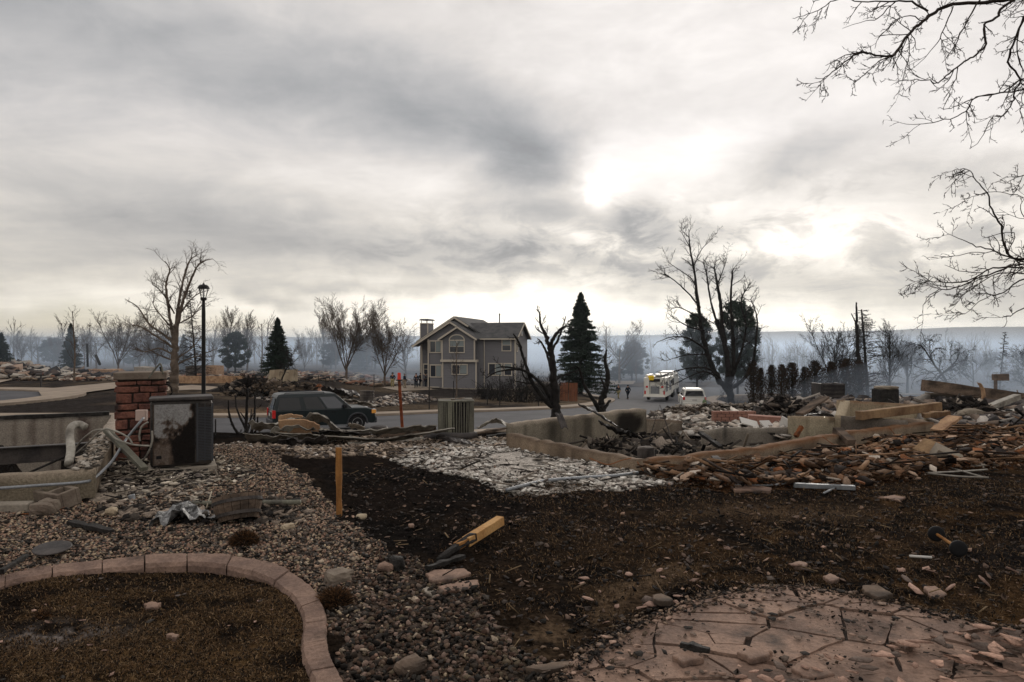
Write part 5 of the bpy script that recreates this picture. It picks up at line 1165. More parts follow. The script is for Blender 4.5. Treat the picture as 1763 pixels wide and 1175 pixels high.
    for i in range(n):
        a0, a1 = math.pi * i / n, math.pi * (i + 1) / n; c = 5.2
        o_ = [(c + .97 * math.cos(a), 5.5 + .66 * math.sin(a)) for a in (a0, a1)]; q_ = [(c + .84 * math.cos(a), 5.5 + .53 * math.sin(a)) for a in (a0, a1)]
        am.add([(o_[0][0], -.67, o_[0][1]), (o_[1][0], -.67, o_[1][1]), (q_[1][0], -.67, q_[1][1]), (q_[0][0], -.67, q_[0][1]), (o_[0][0], -.6, o_[0][1]), (o_[1][0], -.6, o_[1][1]), (q_[1][0], -.6, q_[1][1]), (q_[0][0], -.6, q_[0][1])], [(0, 1, 2, 3), (0, 4, 5, 1), (3, 2, 6, 7)])
    ag.add([(5.2 + .86 * math.cos(math.pi * i / 12), -.625, 5.5 + .55 * math.sin(math.pi * i / 12)) for i in range(13)], [tuple(range(13))])
    am.build('arch_trim', M['trim'], f); ag.build('arch_pane', M['glass'], f)
    # round-topped attic vent in the right gable
    v = MB(); v.box(11.81, 11.87, 3.0, 3.8, 6.0, 6.45); v.add([(11.87, 3.4 + .4 * math.cos(math.pi * i / 10), 6.45 + .4 * math.sin(math.pi * i / 10)) for i in range(11)] + [(11.81, 3.4 + .4 * math.cos(math.pi * i / 10), 6.45 + .4 * math.sin(math.pi * i / 10)) for i in range(11)], [tuple(range(11))] + [(i, 11 + i, 12 + i, i + 1) for i in range(10)])
    vt = v.build('gable_window', M['trim'], h)
    MB().add([(11.875, 3.4 + .27 * math.cos(2 * math.pi * i / 14), 6.42 + .3 * math.sin(2 * math.pi * i / 14)) for i in range(14)], [tuple(range(14))]).build('pane', M['glass'], vt)
    # chimney on the left end
    ch = MB().box(-.95, -.01, 3.4, 5.3, 0, 7.55).build('chimney', M['siding'], h)
    MB().box(-1.0, -.90, 3.34, 3.44, 0, 7.5).box(-.06, .06, 3.34, 3.44, 5.6, 7.5).box(-1.02, .02, 3.33, 5.37, 7.5, 7.62).build('chimney_trim', M['trim'], ch)
    c = MB(); 
    for x in (-.85, -.12): 
        for y in (3.5, 5.2): c.bar((x, y, 7.6), (x, y, 7.95), .06)
    c.box(-1.08, .12, 3.25, 5.45, 7.95, 8.03).box(-.98, .02, 3.35, 5.35, 8.031, 8.12).build('chimney_cap', M['greyplastic'], ch)
    sheet('path', PX([(655, 668), (700, 664), (760, 667), (770, 671), (690, 674)]), M['pavement'], 0.05, 'pale paved apron at the left corner of the grey house', 'path')
# ------------------------------------------------------------ vehicles
def arcpts(cx, cz, r, a0, a1, n): return [(cx + r * math.cos(a0 + (a1 - a0) * i / n), cz + r * math.sin(a0 + (a1 - a0) * i / n)) for i in range(n + 1)]
def make_suv(name, label, cat, loc, rz, paint, S, flare, group=None):
    L, Hh, W = S['L'], S['H'], S['W'] / 2; v = thing(name, label, cat, loc, rz, group)
    fw, rw, wr = S['fw'], S['rw'], .38; zb = .34; r = wr + .06
    hood, beltz = S['hood'], S['belt']; xr = -L / 2; xf = L / 2
    side = [(xr + .02, .5), (xr + .06, .42)] + [(rw - r - .02, zb)] + arcpts(rw, wr, r, math.pi, 0, 12) + [(rw + r + .02, zb), (fw - r - .02, zb)] + arcpts(fw, wr, r, math.pi, 0, 12) + [(fw + r + .01, zb + .02), (xf - .08, .36), (xf - .01, .48), (xf - .01, .62), (xf - .06, .82), (xf - .14, hood - .09), (xf - .5, hood), (S['cowl'], beltz + .02), (xr + .12, beltz + .02), (xr + .03, beltz - .12), (xr, .72)]
    mb = MB(); n = len(side)
    rings = []
    for y, ins, dz in ((-W, .05, 0), (-W + .015, .0, 0), (W - .015, .0, 0), (W, .05, 0)):
        rings.append((y, ins))
    ys = [(-W, .04), (-W + .05, 0), (W - .05, 0), (W, .04)]
    cxm = 0; V = []
    for y, ins in ys:
        for x, z in side:
            V.append((x * (1 - ins / 2.4), y, z - (ins if z > beltz - .1 else 0)))
    Fc = [tuple(range(n)), tuple(3 * n + i for i in range(n))[::-1]]
    for k in range(3): Fc += [(k * n + i, (k + 1) * n + i, (k + 1) * n + (i + 1) % n, k * n + (i + 1) % n) for i in range(n)]
    mb.add(V, Fc)
    # greenhouse loft
    lv = S['green']; ring = []
    for z, xa, xb, w in lv:
        ring.append([(xa, -w, z), (xb, -w, z), (xb + .05, -w * .5, z), (xb + .05, w * .5, z), (xb, w, z), (xa, w, z), (xa - .03, w * .5, z), (xa - .03, -w * .5, z)])
    V = [p for q in ring for p in q]; m = 8
    Fc = [(k * m + i, k * m + (i + 1) % m, (k + 1) * m + (i + 1) % m, (k + 1) * m + i) for k in range(len(ring) - 1) for i in range(m)] + [tuple((len(ring) - 1) * m + i for i in range(m))]
    mb.add(V, Fc)
    body = mb.build('body', M[paint], v, bevel=.018)
    # window surfaces, just proud of the greenhouse
    z0, z1 = lv[0][0] + .03, lv[1][0] - .03
    def at(t, f, s):
        a, b = lv[0], lv[1]; t_ = (t - a[0]) / (b[0] - a[0]); xa = a[1] + (b[1] - a[1]) * t_; xb = a[2] + (b[2] - a[2]) * t_; w = a[3] + (b[3] - a[3]) * t_
        return (xa + (xb - xa) * f, s * (w + .006), t)
    for s in (-1, 1):
        for fa, fb in S['win']:
            q = [at(z0, fa, s), at(z0, fb, s), at(z1, fb, s), at(z1, fa, s)]
            q = q if s < 0 else q[::-1]
            q2 = [(x, y - s * .012, z) for x, y, z in q]
            MB().add(q + q2, [(0, 1, 2, 3), (7, 6, 5, 4), (0, 4, 5, 1), (1, 5, 6, 2), (2, 6, 7, 3), (3, 7, 4, 0)]).build('side_window', M['autoglass'] if not (fb > .8) else M['glass'], v)
    a, b = lv[0], lv[1]
    def endglass(nm, i, dx, lo, hi):
        f0, f1 = (lo - a[0]) / (b[0] - a[0]), (hi - a[0]) / (b[0] - a[0]); q = []
        for f_, z in ((f0, lo), (f1, hi)):
            x = a[i] + (b[i] - a[i]) * f_ + dx; w = (a[3] + (b[3] - a[3]) * f_) - .08; q += [(x, -w * .94, z), (x + (.05 if i == 2 else -.03), 0, z), (x, w * .94, z)]
        q2 = [(x - dx * .6, y, z) for x, y, z in q]
        MB().add(q + q2, [(0, 1, 4, 3), (1, 2, 5, 4), (6, 9, 10, 7), (7, 10, 11, 8)]).build(nm, M['autoglass'], v)
    endglass('rear_window', 1, -.04, a[0] + .06, b[0] - .05); endglass('windscreen', 2, .06, a[0] + .04, b[0] - .04)
    for x in (rw, fw):
        for s in (-1, 1):
            T = Matrix.Translation((x, s * (W - .12), wr)) @ Matrix.Rotation(R(90), 4, 'X')
            w_ = thing('wheel', None, None, (x, s * (W - .13), wr)); w_.parent = v
            Tl = Matrix.Rotation(R(90), 4, 'X')
            MB().lathe([(.24, -.115), (.34, -.12), (.375, -.09), (.38, 0), (.375, .09), (.34, .12), (.24, .115)], 28, Tl).build('tyre', M['black'], w_, smooth=False)
            rm = MB(); rm.lathe([(.245, -.05), (.245, .05)], 24, Tl); 
            ang = .115
            for sd in (-s,):
                rm.tube([(0, s * .095, 0), (0, s * .125, 0)], .055, 12)
                for k in range(5):
                    an = 2 * math.pi * k / 5 + .3; p = Vector((math.cos(an), 0, math.sin(an)))
                    rm.bar(p * .03 + Vector((0, s * .10, 0)), p * .235 + Vector((0, s * .095, 0)), .075, .03, up=(0, 1, 0))
                rr_ = [(math.cos(2 * math.pi * k / 24) * .235, s * .10, math.sin(2 * math.pi * k / 24) * .235) for k in range(25)]
                rm.tube(rr_, .02, 6)
            rm.build('rim', M['chrome'], w_)
            # arch flare
            if flare:
                pts = [(px, s * (W + .005), pz) for px, pz in arcpts(x, wr, r + .03, math.pi + .1, -.1, 14)]
                MB().tube(pts, .045, 6).build('wheel_arch', M[flare], v)
    MB().box(xr - .06, xr + .28, -W + .03, W - .03, .40, .66).build('rear_bumper', M[flare or paint], v, bevel=.05)
    MB().box(xf - .30, xf + .05, -W + .03, W - .03, .34, .62).build('front_bumper', M[flare or paint], v, bevel=.05)
    for s in (-1, 1):
        zc = S['tail'][0]; hh = S['tail'][1]
        MB().box(xr - .015, xr + .13, min(s * (W - .17), s * (W + .008)), max(s * (W - .17), s * (W + .008)), zc, zc + hh).build('tail_light', M['redlens'], v, bevel=.01)
        MB().box(xf - .22, xf + .0, min(s * (W - .32), s * (W + .006)), max(s * (W - .32), s * (W + .006)), hood - .30, hood - .10).build('headlight', M['clearlens'], v, bevel=.02)
        MB().box(xf - .23, xf - .02, min(s * (W - .02), s * (W + .012)), max(s * (W - .02), s * (W + .012)), hood - .29, hood - .11).build('turn_signal', M['amber'], v)
        MB().box(S['cowl'] - .35, S['cowl'] - .18, min(s * (W + .0), s * (W + .22)), max(s * (W + .0), s * (W + .22)), beltz + .02, beltz + .2).build('mirror', M['black'], v, bevel=.04)
        MB().box(rw + r + .05, fw - r - .05, min(s * (W - .05), s * (W + .08)), max(s * (W - .05), s * (W + .08)), .27, .33).build('running_board', M['galv'], v)
        for x in S['handles']: MB().box(x, x + .2, min(s * W, s * (W + .03)), max(s * W, s * (W + .03)), beltz - .17, beltz - .13).build('door_handle', M['black'], v)
        for x in S['gaps']: MB().box(x, x + .012, min(s * (W - .004), s * (W + .003)), max(s * (W - .004), s * (W + .003)), zb + .08, beltz - .03).build('door_gap', M['black'], v)
        MB().tube([(S['rack'][0], s * (lv[2][3] - .08), Hh - .03), (S['rack'][0] + .1, s * (lv[2][3] - .08), Hh + .03), (S['rack'][1] - .1, s * (lv[2][3] - .08), Hh + .03), (S['rack'][1], s * (lv[2][3] - .08), Hh - .03)], .02, 6).build('roof_rail', M['greyplastic'], v)
    MB().box(xr - .02, xr - .005, -.2, .2, .80, .93).build('number_plate', M['tilewhite'], v)
    MB().box(xf - .0, xf + .02, -.55, .55, hood - .32, hood - .12).build('grille', M['black'], v)
    return v
def build_vehicles():
    S = dict(L=4.8, H=1.85, W=1.86, fw=1.48, rw=-1.38, hood=1.10, belt=1.10, cowl=1.12, green=[(1.09, -2.36, 1.25, .915), (1.70, -2.20, .58, .815), (1.81, -2.12, .42, .77), (1.85, -1.95, .2, .66)], win=[(.045, .345), (.41, .645), (.68, .93)], tail=(.76, .36), handles=(-.75, .25), gaps=(-.95, -.02, .98), rack=(-1.9, .0))
    x, y = -9.15, 32.9
    make_suv('parked_car', 'dark green sport utility car seen from the side behind flattened metal debris', 'car', (x, y, hz(x, y)), R(27), 'suvgreen', S, 'greyplastic')
    S2 = dict(L=4.8, H=1.80, W=1.93, fw=1.42, rw=-1.40, hood=1.14, belt=1.12, cowl=1.15, green=[(1.13, -2.32, 1.25, .93), (1.68, -2.12, .5, .78), (1.77, -2.0, .35, .73), (1.80, -1.85, .1, .6)], win=[(.06, .32), (.38, .62), (.65, .92)], tail=(.86, .26), handles=(-.75, .25), gaps=(-.95, -.02, .98), rack=(-1.9, .0))
    x, y = 15.9, 60.4
    make_suv('parked_car', 'white sport utility car seen from behind by the right kerb', 'car', (x, y, hz(x, y)), R(90 - 9), 'whitepaint', S2, None)
    # fire engine
    x, y = 16.4, 78.5; v = thing('fire_engine', 'white fire engine seen from the rear with yellow hose cover on top', 'fire engine', (x, y, hz(x, y)), R(90 - 20))
    b = MB(); b.box(-.0, 5.3, -1.25, -.62, .55, 2.75).box(-.0, 5.3, .62, 1.25, .55, 2.75).box(.35, 5.3, -.62, .62, .55, 2.3).box(0, .36, -.62, .62, .55, .85).box(-.45, -.001, -1.22, 1.22, .55, .68)
    b.build('body', M['whitepaint'], v, bevel=.04)
    c = MB(); c.box(5.9, 8.6, -1.22, 1.22, .6, 2.7).build('cab', M['whitepaint'], v, bevel=.12)
    p = MB(); p.box(5.31, 5.89, -1.2, 1.2, .6, 2.3).build('pump_panel', M['galv'], v)
    for s in (-1, 1):
        for k, (xa, xb) in enumerate(((.15, 1.3), (1.4, 2.0), (3.4, 5.2))):
            MB().box(xa, xb, min(s * 1.25, s * 1.27), max(s * 1.25, s * 1.27), 1.15, 2.3).build('locker_door', M['galv'], v)
        MB().box(6.1, 7.0, min(s * 1.22, s * 1.235), max(s * 1.22, s * 1.235), 1.55, 2.4).build('side_window', M['autoglass'], v)
        MB().box(7.2, 8.3, min(s * 1.22, s * 1.235), max(s * 1.22, s * 1.235), 1.55, 2.4).build('side_window', M['autoglass'], v)
        MB().box(-.03, 0, min(s * .75, s * 1.0), max(s * .75, s * 1.0), 1.6, 1.82).build('warning_light', M['redlens'], v)
        MB().box(-.03, 0, min(s * 1.0, s * 1.16), max(s * 1.0, s * 1.16), .85, 1.25).build('tail_light', M['redlens'], v)
        MB().tube([(-.05, s * 1.18, .9), (-.08, s * 1.2, 1.6), (-.05, s * 1.18, 2.4)], .025, 6).build('grab_rail', M['chrome'], v)
        MB().box(5.0, 5.2, min(s * 1.27, s * 1.4), max(s * 1.27, s * 1.4), 1.9, 2.3).build('mirror', M['black'], v)
        for xx in (1.9, 2.5, 7.6) if False else (2.6, 7.6):
            MB().lathe([(.3, -.14), (.48, -.15), (.52, -.1), (.52, .1), (.48, .15), (.3, .14)], 24, Matrix.Translation((xx, s * 1.08, .52)) @ Matrix.Rotation(R(90), 4, 'X')).lathe([(.29, -.1), (.29, .1)], 16, Matrix.Translation((xx, s * 1.08, .52)) @ Matrix.Rotation(R(90), 4, 'X')).build('wheel', M['black'], v)
    MB().box(.32, .345, -.5, .5, .9, 1.75).build('rear_locker', M['galv'], v)
    hb_ = MB(); hb_.box(.2, 4.9, -.6, .6, 2.31, 2.62).build('hose_bed', M['char'], v)
    yb = MB(); yb.box(-.02, .6, .1, .75, 2.45, 2.95).build('hose_cover', M['yellow'], v, bevel=.08, jitter=.04)
    ld = MB()
    for yy in (-.95, -.6): ld.bar((.0, yy, 2.95), (5.4, yy, 3.0), .06, .1)
    for k in range(14): ld.bar((.2 + k * .38, -.95, 2.95), (.2 + k * .38, -.6, 2.95), .04)
    ld.build('ladder', M['galv'], v)
    MB().box(5.4, 8.0, -.8, .8, 2.76, 2.95).build('roof_light_bar', M['whitepaint'], v, bevel=.04)
    lo = MB(); lo.box(1.0, 4.6, .75, 1.2, 2.76, 3.05).build('top_locker', M['whitepaint'], v, bevel=.03)
    # truck parked further beyond, only its pale box roof shows
    x, y = 20.6, 92; v = thing('box_truck', 'pale truck with arched roof parked beyond the fire engine', 'truck', (x, y, hz(x, y)), R(70))
    MB().add([(xx, yy, zz) for xx in (0, 5) for yy, zz in ((-1.2, .9), (1.2, .9), (1.2, 2.9), (.8, 3.25), (-.8, 3.25), (-1.2, 2.9))], [(0, 1, 2, 3, 4, 5), (11, 10, 9, 8, 7, 6)] + [(i, 6 + i, 6 + (i + 1) % 6, (i + 1) % 6) for i in range(6)]).build('cargo_box', M['whitepaint'], v, bevel=.05)
    MB().box(5.1, 7.2, -1.1, 1.1, .7, 2.3).build('cab', M['whitepaint'], v, bevel=.15)
    MB().box(-.02, 0, -.9, .9, 1.9, 2.6).build('rear_window', M['autoglass'], v)
    for s in (-1, 1):
        for xx in (1.2, 6.1): MB().lathe([(.25, -.13), (.45, -.13), (.45, .13), (.25, .13)], 20, Matrix.Translation((xx, s * 1.0, .45)) @ Matrix.Rotation(R(90), 4, 'X')).build('wheel', M['black'], v)
# ------------------------------------------------------------ people
def skinned(name, pts, edges, rad, m, parent, sub=1):
    me = bpy.data.meshes.new(name); me.from_pydata(pts, edges, []); o = link(name, me, m, parent)
    sk = o.modifiers.new('skin', 'SKIN'); sk.use_smooth_shade = True
    if not me.skin_vertices: return o
    for i, r in enumerate(rad):
        me.skin_vertices[0].data[i].radius = (r, r) if not isinstance(r, tuple) else r
    me.skin_vertices[0].data[0].use_root = True
    s = o.modifiers.new('sub', 'SUBSURF'); s.levels = sub; s.render_levels = sub; return o
def person(label, x, y, rz, stride=.0, arms=((.1, .1), (.1, .1)), top='navy', legs='navy', hat=None, lean=0.0, bulk=1.0, pack=None, scale=1.0, z=None, hatm='char'):
    p_ = thing('person', label, 'person', (x, y, hz(x, y) if z is None else z), rz); p_.scale = (scale,) * 3
    # facing +y. joints
    J = {'pel': (0, 0, .95), 'sp': (0, .01 + lean * .3, 1.18), 'ch': (0, .0 + lean * .7, 1.40), 'nk': (0, .0 + lean, 1.52), 'hd': (0, .02 + lean * 1.1, 1.66), 'ht': (0, .015 + lean * 1.1, 1.76)}
    for s, n in ((-1, 'l'), (1, 'r')):
        st = stride * s
        J['hp' + n] = (s * .10, 0, .92); J['kn' + n] = (s * .12, st * .5 + .04, .50); J['an' + n] = (s * .12, st, .09 + abs(st) * .08 * (1 if st < 0 else 0)); J['to' + n] = (s * .14, st + .19, .04)
        J['sh' + n] = (s * .19, lean * .8, 1.44); f, sw = arms[0 if s < 0 else 1]
        J['el' + n] = (s * (.24 + f * .4), lean * .6 - .03 + sw * .2, 1.17); J['wr' + n] = (s * (.24 - f * .2), lean * .5 + .08 + sw, .96 + sw * .3)
    keys = list(J); idx = {k: i for i, k in enumerate(keys)}; pts = [J[k] for k in keys]
    E = [('pel', 'sp'), ('sp', 'ch'), ('ch', 'nk'), ('nk', 'hd'), ('hd', 'ht')]
    for n in 'lr': E += [('pel', 'hp' + n), ('hp' + n, 'kn' + n), ('kn' + n, 'an' + n), ('an' + n, 'to' + n), ('ch', 'sh' + n), ('sh' + n, 'el' + n), ('el' + n, 'wr' + n)]
    rad = {'pel': .15, 'sp': .13, 'ch': .15, 'nk': .06, 'hd': .098, 'ht': .075}
    for n in 'lr': rad.update({'hp' + n: .095, 'kn' + n: .062, 'an' + n: .045, 'to' + n: .04, 'sh' + n: .06, 'el' + n: .045, 'wr' + n: .03})
    ed = [(idx[a], idx[b]) for a, b in E]; rd = [rad[k] for k in keys]
    # face: nose and chin; hands: palm, four fingers and a thumb each
    for q, r in (((0, J['hd'][1] + .11, J['hd'][2] - .01), .018), ((0, J['hd'][1] + .06, J['hd'][2] - .09), .04)):
        pts.append(q); rd.append(r); ed.append((idx['hd'], len(pts) - 1))
    for s, n in ((-1, 'l'), (1, 'r')):
        w = Vector(J['wr' + n]); e = Vector(J['el' + n]); dd = (w - e).normalized(); k = len(pts); pts.append(tuple(w + dd * .07)); rd.append(.032); ed.append((idx['wr' + n], k))
        for f_ in range(4):
            off = Vector((0, 1, 0)) * (.022 * (f_ - 1.5)); a = w + dd * (.105 + .008 * (1.5 - abs(f_ - 1.2))) + off; b = a + dd * .035 + Vector((-s * .018, 0, 0))
            pts += [tuple(a), tuple(b)]; rd += [.010, .008]; ed += [(k, len(pts) - 2), (len(pts) - 2, len(pts) - 1)]
        a = w + dd * .05 + Vector((-s * .01, .04, 0)); pts.append(tuple(a)); rd.append(.010); ed.append((idx['wr' + n], len(pts) - 1))
    skinned('body', pts, ed, rd, M['skin'], p_)
    def cloth(nm, ks, es, m, add):
        ii = {k: i for i, k in enumerate(ks)}; skinned(nm, [J[k] for k in ks], [(ii[a], ii[b]) for a, b in es], [rad[k] * bulk + add for k in ks], M[m], p_)
    cloth('trousers', ['pel', 'hpl', 'knl', 'anl', 'hpr', 'knr', 'anr'], [('pel', 'hpl'), ('hpl', 'knl'), ('knl', 'anl'), ('pel', 'hpr'), ('hpr', 'knr'), ('knr', 'anr')], legs, .022)
    cloth('jacket', ['sp', 'pel', 'ch', 'nk', 'shl', 'ell', 'wrl', 'shr', 'elr', 'wrr'], [('sp', 'pel'), ('sp', 'ch'), ('ch', 'nk'), ('ch', 'shl'), ('shl', 'ell'), ('ell', 'wrl'), ('ch', 'shr'), ('shr', 'elr'), ('elr', 'wrr')], top, .018)
    for n in 'lr': skinned('shoe', [J['an' + n], J['to' + n]], [(0, 1)], [.06, .05], M['black'], p_)
    hx, hy, hzz = J['hd']
    hr = MB(); hr.lathe([(.02, .118), (.07, .105), (.10, .06), (.108, .0), (.10, -.04)][::-1], 14, Matrix.Translation((0, hy - .015, hzz + .01))).build('hair', M['char'], p_, smooth=True)
    if hat == 'helmet': MB().lathe([(.19, -.01), (.185, .005), (.125, .02), (.12, .08), (.08, .125), (.02, .14)], 18, Matrix.Translation((0, hy - .02, hzz + .03))).build('helmet', M[hatm], p_, smooth=True)
    if hat == 'brim': MB().lathe([(.21, -.005), (.212, .01), (.11, .02), (.105, .10), (.08, .125), (.03, .118)], 20, Matrix.Translation((0, hy - .01, hzz + .035))).build('hat', M[hatm], p_, smooth=True)
    if pack: MB().box(-.17, .17, -.34, -.17, 1.05, 1.5).build('backpack', M[pack], p_, bevel=.05)
    return p_
def build_people():
    W = lambda px, d: ((px - CX) / F * d, d)
    x, y = W(1064.5, 84); person('person in dark jacket and pale trousers walking on the left kerb by the junction', x, y, R(-150), .22, ((.1, .1), (.2, -.05)), 'navy', 'turnout', None)
    x, y = W(1081, 84); person('person all in navy striding between the other walker and the fire engine', x, y, R(20), .34, ((.2, .12), (.25, -.1)), 'navy', 'navy', None)
    x, y = W(676, 82); person('person in navy jacket and yellow fire trousers standing under the rounded bare tree', x, y, R(170), .03, ((.25, .1), (.25, .1)), 'navy', 'turnout', 'helmet', bulk=1.15)
    x, y = W(696.5, 80); person('person in dark jacket with pale helmet facing the house corner', x, y, R(-60), .06, ((.2, .15), (.2, .1)), 'navy', 'tan', 'helmet', bulk=1.15, hatm='galv')
    x, y = W(716.5, 80.5); person('person in black standing at the left corner of the house, left of the close pair', x, y, R(160), .04, ((.25, .05), (.15, .1)), 'navy', 'navy', None)
    x, y = W(724.5, 81.5); person('person in black leaning in the middle of the close pair by the house', x, y, R(30), .05, ((.2, .1), (.2, .2)), 'char', 'navy', None, lean=.06)
    x, y = W(733, 81); person('person in greenish black coat nearest to the lower window of the house', x, y, R(90), .04, ((.1, .2), (.1, .1)), 'greyplastic', 'navy', None)
    x, y = W(549.5, 36.5); person('person in a brown brimmed hat whose head shows above the dark green car roof', x, y, R(-100), .0, ((.1, .1), (.1, .1)), 'tan', 'tan', 'brim', z=hz(*W(549.5, 36.5)) + .28, hatm='rust')
# ------------------------------------------------------------ near constructions
def wallrun(mb, pts, th, bottom, jag=0.0, seed=0, step=.35):
    """vertical wall along (x, y, ztop) points, with a slightly broken top"""
    rg = random.Random(seed); out = []
    for i in range(len(pts) - 1):
        a, b = Vector(pts[i]), Vector(pts[i + 1]); n = max(1, int((b - a).length / step))
        for k in range(n): out.append(a.lerp(b, k / n))
    out.append(Vector(pts[-1]))
    out = [Vector((p.x, p.y, p.z + (rg.uniform(-jag, jag) if 0 < i < len(out) - 1 else 0))) for i, p in enumerate(out)]
    V = []
    for i, p in enumerate(out):
        d = out[min(i + 1, len(out) - 1)] - out[max(i - 1, 0)]; d.z = 0; d.normalize(); n = Vector((-d.y, d.x, 0)) * th / 2
        V += [(p.x - n.x, p.y - n.y, bottom), (p.x + n.x, p.y + n.y, bottom), (p.x + n.x, p.y + n.y, p.z), (p.x - n.x, p.y - n.y, p.z)]
    Fc = []
    for i in range(len(out) - 1):
        a = i * 4; b = a + 4; Fc += [(a, b, b + 1, a + 1), (a + 1, b + 1, b + 2, a + 2), (a + 2, b + 2, b + 3, a + 3), (a + 3, b + 3, b, a)]
    Fc += [(0, 1, 2, 3), tuple(4 * (len(out) - 1) + k for k in range(4))[::-1]]
    mb.add(V, Fc); return mb
def beam(name, label, cat, a, b, w, h, m, up=(0, 0, 1), bevel=.004, jitter=0.0, n=1, seed=0):
    """a board or beam as one top-level thing; subdivided and roughened when burnt"""
    a, b = Vector(a), Vector(b); c = (a + b) / 2
    t_ = MB(); d = (b - a)
    if jitter:
        rg = random.Random(seed); pts = [a + d * i / 8 for i in range(9)]; sd = d.normalized().cross(Vector(up)); sd.normalize(); u = sd.cross(d.normalized()); k = []
        for i, p in enumerate(pts):
            f = 1 + rg.uniform(-jitter, jitter); o_ = sd * rg.uniform(-jitter, jitter) * w * .3
            k.append([p + o_ + sd * w / 2 * f * sx + u * h / 2 * f * sz for sx, sz in ((-1, -1), (1, -1), (1, 1), (-1, 1))])
        V = [tuple(q - c) for r in k for q in r]; Fc = [(i * 4 + j, i * 4 + (j + 1) % 4, (i + 1) * 4 + (j + 1) % 4, (i + 1) * 4 + j) for i in range(8) for j in range(4)] + [(3, 2, 1, 0), (32, 33, 34, 35)]
        t_.add(V, Fc)
    else: t_.bar(a - c, b - c, w, h, up)
    o = t_.build(name, M[m], bevel=bevel); o.location = c; return tag(o, label, cat)
def crumple(name, label, cat, path, width, m, amp=.06, seed=0, th=.012, nu=26, nv=9, roll=0.0, edge=.5, corr=0.0):
    """a buckled metal or board sheet laid along a path of points"""
    rg = np.random.default_rng(seed); q = resample([np.array(p) for p in smooth_line([tuple(p) for p in path], 6)], 1e9) if False else smooth_line([tuple(p) for p in path], 6)
    q = [np.array(p) for p in resample(q, sum(math.dist(q[i], q[i + 1]) for i in range(len(q) - 1)) / nu)]
    n = len(q); V = []; c = q[n // 2].copy()
    for i, p in enumerate(q):
        d = q[min(i + 1, n - 1)] - q[max(i - 1, 0)]; d /= np.linalg.norm(d); s = np.cross(d, [0, 0, 1]); s /= np.linalg.norm(s) + 1e-6; u = np.cross(s, d)
        for j in range(nv):
            f = j / (nv - 1) - .5; a_ = roll * 1.0
            uu = u * math.sin(a_) * f * width + s * math.cos(a_) * f * width
            nn = fbm(np.array([i * .35 + seed * 7.0]), np.array([j * .5 + seed * 3.0]), seed)[0] - .5
            n2 = fbm(np.array([i * .9 + seed]), np.array([j * 1.1]), seed + 5)[0] - .5
            V.append(tuple(p + uu * (1 + n2 * edge * .5) + np.array([0, 0, 1]) * (nn * amp * 2 + n2 * amp * .8 + corr * (j % 2)) + d * n2 * edge * .2 - c))
    Fc = [(i * nv + j, i * nv + j + 1, (i + 1) * nv + j + 1, (i + 1) * nv + j) for i in range(n - 1) for j in range(nv - 1)]
    o = MB().add(V, Fc).build(name, M[m]); o.location = tuple(c)
    s = o.modifiers.new('solid', 'SOLIDIFY'); s.thickness = th; s.offset = 0
    return tag(o, label, cat)
def pipe(name, label, cat, pts, r, m, n=10, sm=6):
    q = smooth_line([tuple(p) for p in pts], sm) if len(pts) > 2 else pts; c = Vector(q[len(q) // 2])
    o = MB().tube([Vector(p) - c for p in q], r, n).build(name, M[m], smooth=True); o.location = c; return tag(o, label, cat)
def rock(name, label, cat, loc, s, m, seed=0, flat=False, rz=0.0):
    bm = bmesh.new(); bmesh.ops.create_cube(bm, size=1.0); bmesh.ops.subdivide_edges(bm, edges=bm.edges[:], cuts=3, use_grid_fill=True); rg = random.Random(seed * 7 + 1)
    for v in bm.verts:
        c = v.co; q = c.lerp(c.normalized() * .62, .62); k = fbm(np.array([c.x * 2.4 + seed * 3.1 + 9]), np.array([c.y * 2.4 + c.z * 2 + seed]), seed)[0]; v.co = q * (0.70 + .6 * k) + Vector((rg.uniform(-.018, .018), rg.uniform(-.018, .018), rg.uniform(-.018, .018)))
    me = bpy.data.meshes.new(name); bm.to_mesh(me); bm.free(); me.transform(Matrix.Diagonal((*s, 1)))
    o = link(name, me, M[m]); o.location = loc; o.rotation_euler = (0, 0, rz); return tag(o, label, cat)
def slabstone(name, label, cat, pxs, th, m, dz=.01, seed=0, tilt=0.0):
    pts = [GP(*p) for p in pxs]; c = sum(pts, Vector()) / len(pts); mb = MB(); rg = random.Random(seed); q = []
    for i in range(len(pts)):
        a, b = pts[i], pts[(i + 1) % len(pts)]
        for k in range(4): w = a.lerp(b, k / 4); q.append((w.x - c.x + rg.uniform(-.008, .008), w.y - c.y + rg.uniform(-.008, .008)))
    o = mb.prism(q, -.02, th).build(name, M[m], bevel=.008); o.location = (c.x, c.y, float(nearz(np.array(c.x), np.array(c.y))) + dz); o.rotation_euler = (tilt, tilt * .5, 0); return tag(o, label, cat)
